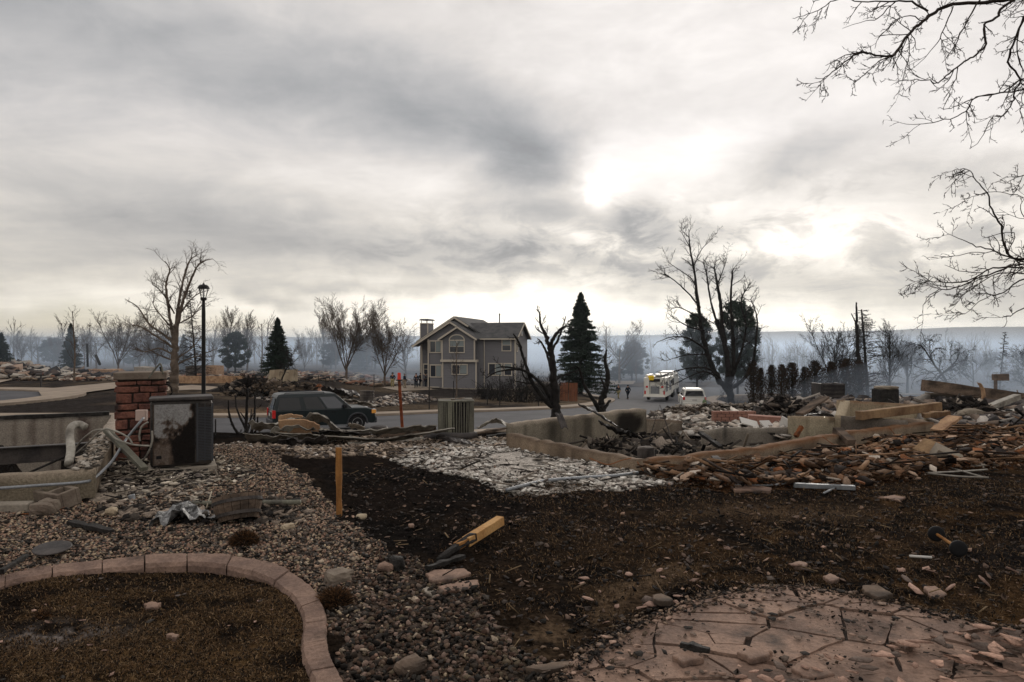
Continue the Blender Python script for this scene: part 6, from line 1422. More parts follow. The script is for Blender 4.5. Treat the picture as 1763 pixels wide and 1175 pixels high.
def cwall(name, label, cat, pts, th, zbot, base=(.25, .205, .155), dark=(.06, .05, .042), soot=(), stripes=(), jag=.01, seed=0, toprust=0.0, parent=None, step=.07, amount=.5, topc=None):
    """board-marked concrete wall: run of (x, y, ztop); colour varies with real stains, joints and soot"""
    P3 = [np.array(p, float) for p in pts]; S = [0.0]; L = []
    for i in range(len(P3) - 1):
        n = max(1, int(np.linalg.norm((P3[i + 1] - P3[i])[:2]) / step))
        for k in range(n): L.append(P3[i] + (P3[i + 1] - P3[i]) * k / n)
    L.append(P3[-1]); L = np.array(L); n = len(L)
    T = np.gradient(L[:, :2], axis=0); T /= np.linalg.norm(T, axis=1, keepdims=True); N = np.stack([-T[:, 1], T[:, 0]], -1) * th / 2
    s = np.concatenate([[0], np.cumsum(np.linalg.norm(np.diff(L[:, :2], axis=0), axis=1))])
    zt = L[:, 2] + (fbm(s * 5 + seed, s * 0 + seed, seed) - .5) * jag * 2
    m = max(3, int((L[:, 2].max() - zbot) / step)); rows = []
    f = np.linspace(0, 1, m)
    for side in (-1, 1):
        order = f if side < 0 else f[::-1]
        for q in order:
            z = zbot + (zt - zbot) * q; off = (fbm(s * 6 + side * 9, s * 0 + q * 14, seed + 3) - .5) * .012
            rows.append(np.stack([L[:, 0] + N[:, 0] * side * (1 + off / th), L[:, 1] + N[:, 1] * side * (1 + off / th), z], -1))
        if side < 0:
            rows.append(np.stack([L[:, 0], L[:, 1], zt + .006], -1))
    V = np.stack(rows, 0); R_ = len(rows); ss = np.broadcast_to(s, (R_, n)); zz = V[..., 2]; top = (zt[None] - zz)
    base = np.array(base); dk = np.array(dark)
    k1 = fbm(ss * 2.2 + seed, zz * .9 + seed, 5 + seed); k2 = fbm(ss * 9, zz * 1.6, 9 + seed); k3 = fbm(ss * 22, zz * 22, 11)
    a = np.clip((k1 - .42) * 2.2, 0, 1) * .45 * amount * 2 + np.clip((k2 - .52) * 3, 0, 1) * .4 * amount
    for (c0, z0, rs, rz, am) in soot:
        w = (fbm(ss * 4, zz * 4, 17 + seed) - .5) * .9
        a = np.maximum(a, am * np.clip(1.6 - (((ss - c0) / rs) ** 2 + ((zz - z0) / rz) ** 2) + w, 0, 1))
    for (c0, wd, am) in stripes: a = np.maximum(a, am * np.exp(-((ss - c0 - (k2 - .5) * .05) / wd) ** 2) * (.6 + .6 * k1))
    jn = np.abs((ss % .61) - .3) < .012
    a = np.maximum(a, jn * .45)
    a = np.clip(a, 0, 1)[..., None]; c = base * (1 - a) + dk * a
    if toprust: r = toprust * np.exp(-np.clip(top, 0, 9) / .05)[..., None] * (.4 + k2)[..., None]; r = np.clip(r, 0, 1); c = c * (1 - r) + np.array([.13, .06, .03]) * r
    if topc is not None: r = (top < .012)[..., None] * (.5 + .5 * k2[..., None]); c = c * (1 - r) + np.array(topc) * r
    c = c * (.8 + .4 * k3)[..., None]
    i = np.arange(R_ - 1)[:, None]; j = np.arange(n - 1)[None, :]
    Fq = np.stack([i * n + j, i * n + j + 1, (i + 1) * n + j + 1, (i + 1) * n + j], -1).reshape(-1, 4)
    # end caps
    caps = [[(r * n), ((r + 1) * n), ((R_ - 2 - r) * n), ((R_ - 1 - r) * n)] for r in range(R_ // 2)] + [[(r * n + n - 1), ((R_ - 1 - r) * n + n - 1), ((R_ - 2 - r) * n + n - 1), ((r + 1) * n + n - 1)] for r in range(R_ // 2)]
    caps = [q for q in caps if len(set(q)) == 4]
    o = npmesh(name, V.reshape(-1, 3), np.concatenate([Fq, np.array(caps)]), M['stone'], c.reshape(-1, 3), parent=parent)
    if label: tag(o, label, cat)
    return o
def heap(label, c, s, pal, n, smin, smax, seed, pw=None):
    """a mound of scraps: many small pieces over a low dome"""
    rg = np.random.default_rng(seed); q = rg.normal(0, .42, (n, 2)) * np.array(s[:2]) + np.array([c[0], c[1]])
    zf = lambda x, y: c[2] + s[2] * (np.exp(-(((x - c[0]) / s[0]) ** 2 + ((y - c[1]) / s[1]) ** 2) * 1.6) * (.6 + .8 * fbm(x * 2.2 / max(s[0], 1), y * 2.2 / max(s[0], 1), seed)) - .25)
    k = rg.random(n) < .14
    scatter('burnt_heap', q[~k], 'blk', smin, smax, pal, label, 'debris', seed, .5, .4, zf, 3.5, pw=pw, cvar=.4); scatter('splintered_wood', q[k], 'stk', smin, smax * 1.3, pal, 'splinters lying over the ' + label, 'debris', seed + 1, .4, .7, zf, 2.5, pw=pw)
DK = [(.018, .016, .015), (.045, .038, .033), (.11, .09, .075), (.26, .22, .18)]
def V2(px, py, z): 
    """world point on the ray through a photo pixel at height z"""
    d = (EZ - z) * F / (py - HY); return np.array([(px - CX) / F * d, d, z])
def build_left():
    zt = .345; A = np.array([-4.58, 7.3]); B = np.array([-7.55, 13.1]); lv = np.array(LV)
    f = thing('house_foundation', 'left burnt-out concrete foundation with an open cellar and a steel beam across', 'foundation', (-4.58, 7.3, 0))
    def sub(*a, **k):
        o = cwall(*a, **k); o.data.transform(chain(f).inverted()); o.parent = f; return o
    C = B + lv * 9; D = A + lv * 3.2
    sub('back_wall', None, None, [(*B, zt), (*C, zt)], .2, -1.7, (.27, .235, .195), (.07, .045, .038), soot=[(.55, .1, .09, .25, .9), (1.35, .15, .06, .3, .6)], stripes=[(.25, .03, .4), (.62, .035, .8), (1.05, .03, .5), (1.62, .03, .6), (2.2, .03, .5)], seed=2, amount=.35, topc=(.02, .018, .016))
    sub('side_wall', None, None, [(*A, zt), (-5.84, 9.77, zt), (*B, zt)], .22, -1.7, (.19, .15, .11), (.05, .042, .036), soot=[(.7, .1, .3, .12, .5)], seed=3, jag=.03, topc=(.36, .31, .26))
    sub('front_wall', None, None, [(*(A + np.array([.1, .05])), zt), (*D, zt)], .22, -1.7, (.22, .185, .135), (.075, .058, .042), seed=4, jag=.015, amount=.8, topc=(.26, .21, .16))
    # ash and plaster on the side wall's top
    rg = np.random.default_rng(3); q = np.array([A + (np.array([-5.9, 9.9]) - A) * t for t in rg.random(700)]) + rg.uniform(-.1, .1, (700, 2))
    scatter('ash_rubble', q, 'blk', .012, .08, [(.42, .38, .33), (.3, .25, .2), (.08, .07, .06)], 'flakes of plaster on the side wall top of the left foundation', 'debris', 31, .3, .6, lambda x, y: x * 0 + zt, 1.8)
    # steel I-beam across the cellar
    a = np.array([-5.78, 9.72, .30]); b = np.array([*(a[:2] + lv * 5.0), .28]); d = Vector(b - a); c = Vector((a + b) / 2)
    mb = MB(); mb.bar(Vector(a) - c, Vector(b) - c, .14, .014)
    lo = Vector((0, 0, -.21)); mb.bar(Vector(a) - c + lo, Vector(b) - c + lo, .14, .014); up = Vector((0, 0, -.105)); mb.bar(Vector(a) - c + up, Vector(b) - c + up, .012, .198)
    o = mb.build('steel_beam', M['metaldark']); o.location = c; tag(o, 'sooty steel floor beam spanning the open left cellar', 'beam')
    o = MB()
    a = V2(-30, 722, .37); b = V2(186, 709, .37)
    beam('charred_beam', 'long charred plate lying on the back wall of the left cellar', 'beam', (a[0], a[1], .385), (-7.7, 13.05, .385), .14, .06, 'char', jitter=.25, seed=2)
    # pipe along the front wall, turning up to the heat pump
    pipe('conduit_pipe', 'grey conduit running along the left foundation and up to the heat pump', 'pipe', [P(-60, 845, 6.6), P(0, 841, 6.8), P(70, 836, 6.95), P(138, 831, 7.13), P(160, 825, 7.3), P(182, 806, 7.7), P(196, 790, 8.2), P(215, 760, 8.8), P(232, 738, 9.0), P(247, 720, 9.2)], .016, 'galv')
    # white box fixed on pillar
    # stone pillar
    pz0 = hz(-4.9, 9.6); X0, X1 = (195 - CX) / F * 9.6, (272 - CX) / F * 9.6; top = P(0, 642, 9.6).z
    pil = thing('stone_pillar', 'square red sandstone pillar with a flat cap beside the heat pump', 'pillar', ((X0 + X1) / 2 - .10, 9.95, pz0), R(25)); hw = (X1 - X0) / 2 * 1.0
    Hh = top - pz0
    MB().box(-hw + .03, hw - .03, -.27, .27, -.15, Hh - .1).build('core', M['mortar'], pil)
    mb = MB(); rg = random.Random(11); z = 0
    rows_ = []
    while z < Hh - .16:
        h = rg.choice([.07, .10, .12, .15]); h = min(h, Hh - .11 - z)
        for face in range(4):
            w = hw if face in (0, 2) else .30; o_ = .30 if face in (0, 2) else hw; u = -w + .002
            while u < w - .02:
                l = rg.uniform(.11, .33); e = min(u + l, w)
                if w - e < .08: e = w
                g = .009; pr = rg.uniform(-.004, .012)
                q = (u + g, e - g, z + g, z + h - g)
                if face == 0: mb.box(q[0], q[1], -o_ - pr, -o_ + .06, q[2], q[3])
                elif face == 2: mb.box(q[0], q[1], o_ - .06, o_ + pr, q[2], q[3])
                elif face == 1: mb.box(o_ - .05, o_ + pr, q[0], q[1], q[2], q[3])
                else: mb.box(-o_ - pr, -o_ + .05, q[0], q[1], q[2], q[3])
                u = e
        z += h
    mb.build('stonework', M['redrock'], pil, bevel=.012, jitter=.011, seed=4)
    MB().box(-hw - .02, hw + .02, -.33, .33, Hh - .10, Hh).build('cap', M['capstone'], pil, bevel=.012, jitter=.004)
    o = beam('meter_box', 'small pale pinkish box fixed to the stone pillar', 'box', P(244, 716, 9.3) + Vector((0, 0, -.07)), P(244, 716, 9.3) + Vector((0, 0, .08)), .14, .07, 'boxpale', up=(0, 1, 0), bevel=.008)
    # bent dead shrub and bracket over the pillar
    t_ = pipe('bent_bracket', 'bent yellowish metal strip leaning over the pillar cap', 'metal strip', [P(256, 652, 9.5), P(263, 641, 9.55), P(273, 629, 9.6), P(277, 628, 9.6), P(281, 645, 9.6)], .012, 'acfin', 6, 3)
    guided('vine', 'charred vine hanging down behind the right corner of the pillar', 'plant', 9.9, (280, 700), [([(276, 632), (281, 650), (279, 670), (284, 690)], .02, .012, .05), ([(284, 690), (282, 660), (277, 640)], .02, .008, .1), ([(286, 688), (296, 676), (292, 664), (284, 662)], .015, .006, .1)], (14, .12, .006, dict(TWN, rmin=.003)), seed=2)
    # fallen channel propped from wall to ground
    beam('metal_channel', 'yellowish metal channel propped between cellar wall and ground', 'channel', P(183, 741, 8.9), P(249, 808, 8.25), .085, .05, 'acfin', jitter=.06, seed=4)
    # burnt hose loops and elbow duct
    pipe('vent_duct', 'ash-covered elbow duct hooked over the left cellar wall', 'duct', [P(118, 800, 7.9), P(122, 775, 8.1), P(120, 750, 8.3), P(124, 735, 8.4), P(136, 731, 8.5), P(147, 736, 8.5)], [.055, .06, .05, .045] and .047, 'metal', 12, 5)
    for k, q in enumerate(([(128, 775), (142, 757), (162, 742), (180, 740)], [(130, 782), (150, 765), (170, 745), (184, 738)], [(184, 738), (205, 745), (222, 755), (228, 765)], [(184, 740), (200, 756), (230, 766), (258, 768)], [(262, 742), (262, 760), (255, 780), (246, 793)], [(255, 727), (244, 735), (240, 750), (241, 760)])):
        pipe('burnt_cable', ['thick grey cable curling from the elbow duct up to the wall', 'second grey cable beside the curling one on the cellar wall', 'stiff cable arching from wall towards the pillar', 'cable drooping from wall to the heat pump foot', 'cable hanging down the left edge of the heat pump', 'short cable looping under the meter box'][k], 'cable', [P(a, b, 8.6 - .0 * i) for i, (a, b) in enumerate(q)], .012, 'metal', 7)
    pipe('burnt_rod', 'black rod leaning inside the left cellar', 'rod', [P(48, 815, 7.6), P(118, 784, 8.1)], .013, 'char', 7)
    # heat pump
    d = 8.75; c = P(291, 805, d); x = c.x; z0 = hz(x, d); ac = thing('heat_pump', 'scorched upright air conditioner cabinet beside the stone pillar, grille at its right', 'air conditioner', (x, d + .33, z0), R(27))
    w, dp, h = .365, .29, P(0, 686, d).z - z0
    MB().box(-w, w, -dp, dp, .05, h - .03).build('cabinet', M['acdark'], ac, bevel=.05)
    MB().box(-w - .015, w + .015, -dp - .015, dp + .015, h - .035, h).build('lid', M['metaldark'], ac, bevel=.015, jitter=.014)
    MB().box(-w - .03, w + .05, -dp - .05, dp, -.1, .045).build('pad', M['concrete_pale'], ac, bevel=.01)
    nx, nz = 44, 60; xs = np.linspace(-w + .03, .15, nx); zs = np.linspace(.09, h - .08, nz); XX, ZZ = np.meshgrid(xs, zs)
    u = (XX + w) / (w + .15); v = (ZZ - .09) / (h - .17); n_ = fbm(u * 5, v * 5, 3); n2 = fbm(u * 16, v * 16, 8)
    edge_ = .42 + .36 * np.abs(u - .30) ** 1.2 + .22 * np.clip((u - .8) / .2, 0, 1)
    up_ = np.clip((v - edge_) * 5 + (n_ - .5) * 3 + (n2 - .5) * 2.2, 0, 1) * np.clip((.97 - u) * 10 + (n_ - .5) * 3, 0, 1)
    lowp = np.clip((.40 - v + .2 * (n_ - .5)) * 7, 0, 1) * np.clip((.52 - u) * 5 + (n_ - .5) * 3, 0, 1)
    a = np.maximum(up_, lowp * .7) * (u > .10) + .30 * (u < .10); a = (a * (.75 + .5 * n2))[..., None]; a = np.clip(a, 0, 1)
    k0 = np.clip(a * 2, 0, 1); k1 = np.clip(a * 2 - 1, 0, 1); cc = np.array([.013, .011, .010]) * (1 - k0) + np.array([.085, .062, .048]) * k0 * (1 - k1) + np.where((v < .45)[..., None], np.array([.17, .14, .12]), np.array([.24, .235, .23])) * k1
    j = np.arange(nz - 1)[:, None]; i = np.arange(nx - 1)[None, :]
    Fq = np.stack([j * nx + i, j * nx + i + 1, (j + 1) * nx + i + 1, (j + 1) * nx + i], -1).reshape(-1, 4)
    npmesh('front_panel', np.stack([XX, XX * 0 - dp - .004, ZZ], -1).reshape(-1, 3), Fq, M['stone'], cc.reshape(-1, 3), parent=ac)
    g = MB()
    for k in range(34): zc = .12 + k * (h - .26) / 33; g.box(.19, .36, -dp - .012, -dp + .004, zc, zc + .011)
    g.box(.17, .19, -dp - .014, -dp, .1, h - .08).box(.268, .276, -dp - .014, -dp, .1, h - .08).box(.355, .372, -dp - .014, -dp, .1, h - .08)
    g.build('louvre', M['greyplastic'], ac)
    MB().box(-w + .07, -w + .13, -dp - .012, -dp, .17, .21).build('label_plate', M['black'], ac)
    # slabs and blocks by the cellar corner
    slab_ = beam('kerb_stone', 'pale concrete kerb stone lying at the left edge below the cellar wall', 'stone', P(-30, 876, 6.75), P(54, 874, 6.85), .16, .11, 'concrete_pale', bevel=.015)
    hbk = thing('concrete_block', 'hollow concrete block with two holes against the left cellar corner', 'block', tuple(P(100, 868, 7.0)), R(-28))
    b = MB(); 
    for a0, a1, b0, b1 in ((-.22, .22, -.11, -.07), (-.22, .22, .07, .11), (-.22, -.18, -.07, .07), (-.02, .02, -.07, .07), (.18, .22, -.07, .07)): b.box(a0, a1, b0, b1, -.05, .12)
    hbk.location.z = hz(hbk.location.x, hbk.location.y) + .06; hbk.rotation_euler = (R(12), 0, R(-28)); b.build('body', M['capstone'], hbk, bevel=.006)
    rock('stone', 'rounded grey stone between kerb stone and hollow block', 'stone', P(72, 877, 6.7), (.20, .16, .13), 'capstone', 3); rock('stone', 'squat grey stone leaning on the hollow block', 'stone', P(84, 872, 6.75), (.17, .15, .14), 'capstone', 6)
    pipe('wire', 'thin rusty wire curving along the gravel below the stones', 'wire', [GP(0, 887, .015), GP(45, 889, .02), GP(90, 886, .02), GP(120, 876, .03), GP(142, 868, .02)], .005, 'rope', 5)
def build_mid():
    # fallen downspout with elbow
    pipe('downspout', 'fallen grey downspout with an elbow lying on rubble before the heat pump', 'pipe', [P(226, 852, 7.25), P(229, 862, 7.25), P(240, 867, 7.25), P(300, 868, 7.2), P(345, 867.5, 7.15)], .034, 'galv', 10, 5)
    pipe('pole', 'pale wooden pole lying from the downspout out over the gravel', 'pole', [P(330, 867, 7.1), P(420, 866, 7.0), P(517, 865, 6.9)], .025, 'acfin', 9, 3)
    crumple('burnt_sheet', 'crumpled silvery scrap of melted foil on the gravel under the downspout', 'scrap', [GP(275, 908, .06), GP(300, 898, .08), GP(322, 890, .10), GP(345, 905, .06)], .30, 'rag', .09, 5, .006, 16, 12, 0.3)
    # half barrel
    bp = GP(404, 905); br = thing('half_barrel', 'charred wooden half barrel sunk askew in the gravel', 'barrel', tuple(bp + Vector((0, .1, .02)))); br.rotation_euler = (R(-17), R(-12), 0)
    mb = MB(); n = 18
    for k in range(n):
        a0, a1 = 2 * math.pi * (k + .03) / n, 2 * math.pi * (k + .97) / n
        for (r0, z0, r1, z1) in ((.17, 0, .215, .12), (.215, .12, .225, .22)):
            q = [(r0, a0, z0), (r0, a1, z0), (r1, a1, z1), (r1, a0, z1)]; o_ = [(r * math.cos(a), r * math.sin(a), z) for r, a, z in q]; i_ = [((r - .018) * math.cos(a), (r - .018) * math.sin(a), z) for r, a, z in q]
            mb.add(o_ + i_, [(0, 1, 2, 3), (7, 6, 5, 4), (0, 4, 5, 1), (1, 5, 6, 2), (2, 6, 7, 3), (3, 7, 4, 0)])
    mb.build('staves', M['oldwood'], br); MB().lathe([(.185, .04), (.197, .04), (.203, .07), (.19, .07)], 24).lathe([(.217, .155), (.228, .155), (.229, .185), (.215, .185)], 24).build('hoop', M['metaldark'], br)
    MB().lathe([(.0, .12), (.20, .13)], 20).build('soil', M['char'], br)
    # charred planks in gravel
    beam('charred_plank', 'short charred plank lying on the gravel left of the foil scrap', 'plank', GP(122, 905, .03), GP(192, 921, .03), .07, .035, 'char', jitter=.3, seed=5)
    beam('charred_stick', 'charred branch lying across the left end of the edging', 'branch', GP(0, 1010, .1), GP(46, 978, .09), .035, .03, 'char', jitter=.3, seed=6)
    o = MB().lathe([(.02, .0), (.13, .006), (.135, .014), (.12, .016), (.01, .012)], 26).build('metal_disc', M['metaldark'], smooth=True); o.location = GP(90, 957, .05); o.rotation_euler = (R(8), R(3), 0); tag(o, 'round dark metal lid lying on the gravel at the left', 'lid')
    rock('stone', 'ochre stone with a burnt base on the gravel below the wire', 'stone', GP(192, 887, .03), (.10, .09, .07), 'concrete_cream', 2)
    for px, py, s, m, lab, sd in ((495, 912, .11, 'concrete_cream', 'flat tan stone on the gravel right of the burnt clump', 1), (583, 1001, .17, 'capstone', 'tan block of stone sitting on the round burnt clump', 4), (684, 978, .12, 'char', 'round black stone beside the flat paving stones', 5), (664, 982, .11, 'flag', 'pinkish stone left of the round black one', 6), (705, 1158, .14, 'oldwood', 'brown stone in the gravel near the lower edge of the view', 7), (708, 908, .06, 'flag', 'small pinkish stone above the paving slabs', 8), (622, 893, .09, 'concrete_cream', 'tan stone at the gravel edge right of the stake', 9)):
        rock('stone', lab, 'stone', GP(px, py, s * .2), (s, s * .8, s * (.5 if px != 684 else .9)), m, sd, rz=sd)
    # burnt grass clumps
    for px, py, r, lab in ((421, 935, .13, 'round burnt grass clump on the gravel below the barrel'), (577, 1040, .125, 'larger round burnt clump beside the bend of the edging'), (74, 1064, .045, 'tiny charred tuft in the ash patch on the turf')):
        c = GP(px, py); rg = np.random.default_rng(px); n = 2600 if r > .1 else 500; v = rg.normal(0, 1, (n, 3)); v /= np.linalg.norm(v, axis=1, keepdims=True); v[:, 2] = np.abs(v[:, 2]) * .85; k = r * rg.uniform(.25, 1, (n, 1)) ** .4
        b0 = v * k * .8; tip = v * k * 1.08 + rg.normal(0, .014, (n, 3)); sd = rg.normal(0, .0022, (n, 3)); Vv = np.stack([b0 - sd, b0 + sd, tip], 1).reshape(-1, 3); pal = np.array([(.12, .062, .03), (.06, .035, .02), (.02, .015, .012)]); cc = pal[rg.integers(0, 3, n)]
        o = npmesh('grass_clump', Vv, np.arange(3 * n).reshape(-1, 3), M['stone'], np.repeat(cc, 3, 0)); o.location = c; tag(o, lab, 'grass clump')
    # wooden stake
    s = P(584, 888, 6.75); st = beam('wooden_stake', 'upright ochre wooden stake driven in at the edge of the gravel', 'stake', (s.x, s.y, s.z - .12), (s.x - .005, s.y, P(0, 771, 6.75).z), .055, .028, 'stakewood', up=(0, 1, 0), jitter=.12, seed=3)
    # burnt square lumber
    a = GP(752, 972, .03); b = P(862, 896, 5.95); b.z = max(b.z, hz(b.x, b.y) + .1)
    d = (b - a); lum = thing('lumber_post', 'square post of fresh yellow wood with its lower end burnt to a point', 'post', tuple(a))
    mid = a + d * .42
    MB().bar(mid - a, d, .075, .075).build('clean_end', M['wood'], lum, bevel=.004)
    rg = random.Random(3); pts = [d * t for t in (0, .1, .22, .36, .46, .53)]; rr = [.012, .025, .034, .042, .048, .050]
    mb = MB().tube(pts, rr, 6); mb.build('burnt_end', M['char'], lum, bevel=0, jitter=.008, seed=2)
    MB().bar(d * .28 + Vector((0, 0, .012)), d * .56 + Vector((0, 0, .006)), .06, .05).build('scorched_middle', M['stakewood'], lum)
    beam('charred_plank', 'charred stick under the lumber post', 'plank', GP(735, 985, .03), GP(800, 965, .03), .05, .03, 'char', jitter=.3, seed=9)
    slabstone('paving_stone', 'upper of the two flat pinkish paving stones in the burnt lawn', 'paving stone', [(733, 991), (748, 984), (800, 982), (812, 991), (785, 1000), (742, 1004)], .012, 'flag', .012, 1)
    slabstone('paving_stone', 'lower of the two flat pinkish paving stones, beside the crumbled one', 'paving stone', [(752, 1012), (786, 1003), (822, 1000), (826, 1007), (800, 1017), (765, 1020)], .012, 'flag', .012, 2)
    slabstone('paving_stone', 'small crumbled paving stone left of the lower flat one', 'paving stone', [(727, 1012), (738, 1005), (750, 1012), (762, 1020), (748, 1026)], .010, 'concrete_pale', .0, 3)
    for i, (q, lab) in enumerate((([(1155, 1150), (1185, 1140), (1212, 1158), (1175, 1165)], 'pale pink tile shard near the lower edge, just left of the charred twig'), ([(1270, 1146), (1300, 1135), (1330, 1140), (1322, 1152), (1295, 1158)], 'pale triangular tile shard in the middle of the patio edge heap'), ([(1360, 1172), (1385, 1152), (1420, 1166), (1440, 1178), (1390, 1186)], 'large pink tile shard cut by the lower edge of the view'),
                                 ([(1536, 1120), (1558, 1115), (1576, 1125), (1560, 1136)], 'kite-shaped pink shard on the right part of the patio'), ([(1672, 1142), (1690, 1138), (1712, 1150), (1700, 1156)], 'narrow pink shard near the lower right corner'), ([(1484, 1028), (1510, 1026), (1540, 1040), (1510, 1046), (1490, 1038)], 'dark grey slate slab on the far rim of the patio'),
                                 ([(1122, 1040), (1140, 1038), (1160, 1050), (1150, 1056), (1128, 1052)], 'dark slate piece on the left rim of the patio'), ([(1416, 1002), (1432, 998), (1447, 1006), (1430, 1012)], 'pale shard just beyond the far rim of the patio'), ([(1592, 1015), (1608, 1012), (1632, 1024), (1620, 1032), (1600, 1030)], 'pink bowl-like shard on the burnt lawn right of the patio'),
                                 ([(905, 1160), (950, 1152), (990, 1150), (985, 1160), (935, 1168)], 'thin dark slate at the lower edge left of the patio'), ([(1362, 976), (1375, 972), (1390, 976), (1388, 982), (1370, 982)], 'flat pinkish shard on the dark lawn above the patio'), ([(247, 1046), (262, 1042), (275, 1044), (272, 1050), (252, 1053)], 'widest pink shard on the turf inside the edging'), ([(286, 1100), (296, 1097), (310, 1102), (300, 1107)], 'pink shard near the middle of the inner turf'),
                                 ([(1258, 770 + 74), (1270, 838), (1330, 846), (1325, 852), (1265, 850)], 'flat pinkish slab on the bare soil below the brown rubble'), ([(1512, 862), (1540, 858), (1560, 860), (1550, 866)], 'pale slab at the far edge of the burnt lawn'))):
        slabstone('tile_shard', lab, 'tile shard', q, .016, 'flag' if 'slate' not in lab else 'oldwood', .05 if 1000 < q[0][0] and q[0][1] > 1025 else .012, i, tilt=.06 * ((i % 3) - 1))
    beam('charred_stick', 'charred twig lying on the patio shards near the lower edge', 'branch', GP(1172, 1136, .08), GP(1222, 1148, .08), .04, .035, 'char', jitter=.3, seed=8)
    # axle with two wheels on the lawn
    c = GP(1632, 962, .05); ax = thing('burnt_axle', 'burnt little axle with two black wheels lying on the dark lawn', 'axle', tuple(c))
    w1, w2 = P(1612, 940, c.y + .35) - c, P(1650, 962, c.y - .05) - c; w1.z = .045; w2.z = .04
    MB().tube([w1, w2], .012, 7).build('shaft', M['stakewood'], ax); dirv = (w2 - w1).normalized(); q = dirv.to_track_quat('Z', 'Y').to_matrix().to_4x4()
    for w_ in (w1, w2): MB().lathe([(.025, -.02), (.055, -.02), (.064, -.008), (.064, .008), (.055, .02), (.025, .02)], 18, Matrix.Translation(w_) @ q).build('wheel', M['black'], ax, smooth=True)
    pipe('metal_rod', 'short bright metal rod lying left of the burnt axle', 'rod', [GP(1566, 965, .03), GP(1604, 967, .03)], .010, 'tilewhite', 7)
    pipe('burnt_stake', 'short black stub standing at the road bank left of the charred shrub', 'stake', [P(371, 768, 14.5), P(371, 722, 14.5)], .018, 'char', 6)
    # wall of flattened sheets between lawn and street
    D = 12.75
    pts = lambda L, d0=D, dz=0: [P(a, b, d0 + (0 if len(c) == 0 else c[0])) + Vector((0, 0, .10)) for a, b, *c in L]
    crumple('metal_sheet', 'grey tubular sheet lying at the left end of the flattened metal heap', 'sheet', pts([(425, 764), (460, 768), (500, 768), (545, 766)]), .52, 'metal', .05, 1, .01, 24, 8, .5)
    crumple('metal_sheet', 'humped crumpled sheet in front of the dark car rear', 'sheet', pts([(436, 742, .8), (480, 743, .8), (520, 738, .8), (548, 727, .8), (575, 744, .8), (585, 757, .8)]), .55, 'metal', .11, 2, .01, 30, 10, .4)
    crumple('metal_sheet', 'buckled pale sheet below the humped one', 'sheet', pts([(470, 752, .3), (520, 748, .4), (560, 752, .4), (600, 757, .3)]), .55, 'metal', .12, 3, .01, 26, 10, .3)
    crumple('burnt_board', 'scorched tan board wedged under the humped sheet', 'board', pts([(480, 748, .2), (500, 746, .25), (530, 748, .25), (548, 755, .2)]), .36, 'insul', .03, 4, .03, 12, 6, 1.2)
    crumple('burnt_board', 'smaller tan board standing behind the hump', 'board', pts([(484, 735, 1.1), (500, 731, 1.1), (520, 736, 1.1)]), .26, 'insul', .03, 14, .03, 10, 6, 1.2)
    crumple('garage_panel', 'long flat ash-grey garage panel lying along the heap', 'panel', pts([(478, 757), (540, 761), (600, 765), (668, 767), (730, 757), (770, 750, .6)]), .34, 'metal', .02, 5, .02, 40, 6, .25, corr=.01)
    crumple('garage_panel', 'second long panel behind, stretching to the grey condenser', 'panel', pts([(590, 757, .7), (640, 753, .7), (690, 750, .9), (748, 744, 1.2)]), .40, 'metal', .05, 6, .02, 30, 7, .35)
    crumple('metal_sheet', 'dark grey sheet lying flat in the middle of the heap', 'sheet', pts([(540, 755, .1), (580, 754, .1), (640, 757, .1)]), .45, 'metaldark', .05, 7, .01, 20, 8, .2)
    beam('fallen_beam', 'brown beam lying behind the long panels', 'beam', P(655, 751, 14.0), P(748, 739, 14.8), .16, .12, 'oldwood', jitter=.2, seed=1)
    beam('gutter', 'thin bent gutter lying before the long garage panel', 'gutter', P(600, 765, 12.6), P(768, 753, 13.6), .07, .06, 'metal', jitter=.25, seed=2)
    crumple('metal_scrap', 'twisted dark scrap under the left end of the heap', 'scrap', pts([(482, 774, -.8), (510, 770, -.8), (540, 770, -.8), (562, 767, -.8)]), .22, 'metaldark', .10, 8, .01, 18, 8, .5)
    rock('ash_lump', 'charred lump at the right end of the dark car before the heap', 'lump', P(652, 742, 14.8), (.35, .25, .22), 'metaldark', 3); crumple('metal_scrap', 'pale folded scrap below the front wheel of the dark car', 'scrap', pts([(602, 743, 1.3), (612, 741, 1.3), (628, 748, 1.3)]), .2, 'concrete_pale', .06, 9, .01, 12, 6, .5)
    # rolled sheets by the condenser
    pipe('rolled_felt', 'black rolled felt lying before the grey condenser', 'roll', [P(729, 754, 13.4), P(760, 752, 13.5), P(800, 753, 13.6), P(820, 750, 13.7)], .085, 'metaldark', 12, 3)
    crumple('rolled_felt', 'flattened charcoal roll angled to the right of the black one', 'roll', [P(760, 753, 13.2), P(790, 760, 12.9), P(815, 766, 12.6)], .30, 'metaldark', .05, 4, .05, 16, 8, .1)
    crumple('metal_sheet', 'pale curled sheet right of the grey condenser', 'sheet', pts([(824, 744, 0.4), (845, 737, .5), (862, 735, .5), (880, 745, .4)]), .4, 'metal', .06, 10, .01, 16, 8, .3)
    beam('charred_plank', 'charred plank lying between condenser and foundation', 'plank', P(815, 747, 14.6), P(885, 735, 15.4), .12, .05, 'oldwood', jitter=.3, seed=8)
    beam('charred_plank', 'second charred plank nearer the foundation corner', 'plank', P(838, 752, 14.0), P(898, 744, 14.2), .10, .05, 'char', jitter=.3, seed=9)
    # condenser with vertical fins
    d = 14.2; c = P(782, 750, d); z0 = c.z; h = P(0, 690, d).z - z0; cd = thing('condenser', 'round-cornered grey condenser unit with vertical fins standing on the bank', 'air conditioner', (c.x, d + .35, z0), R(8)); w = .365
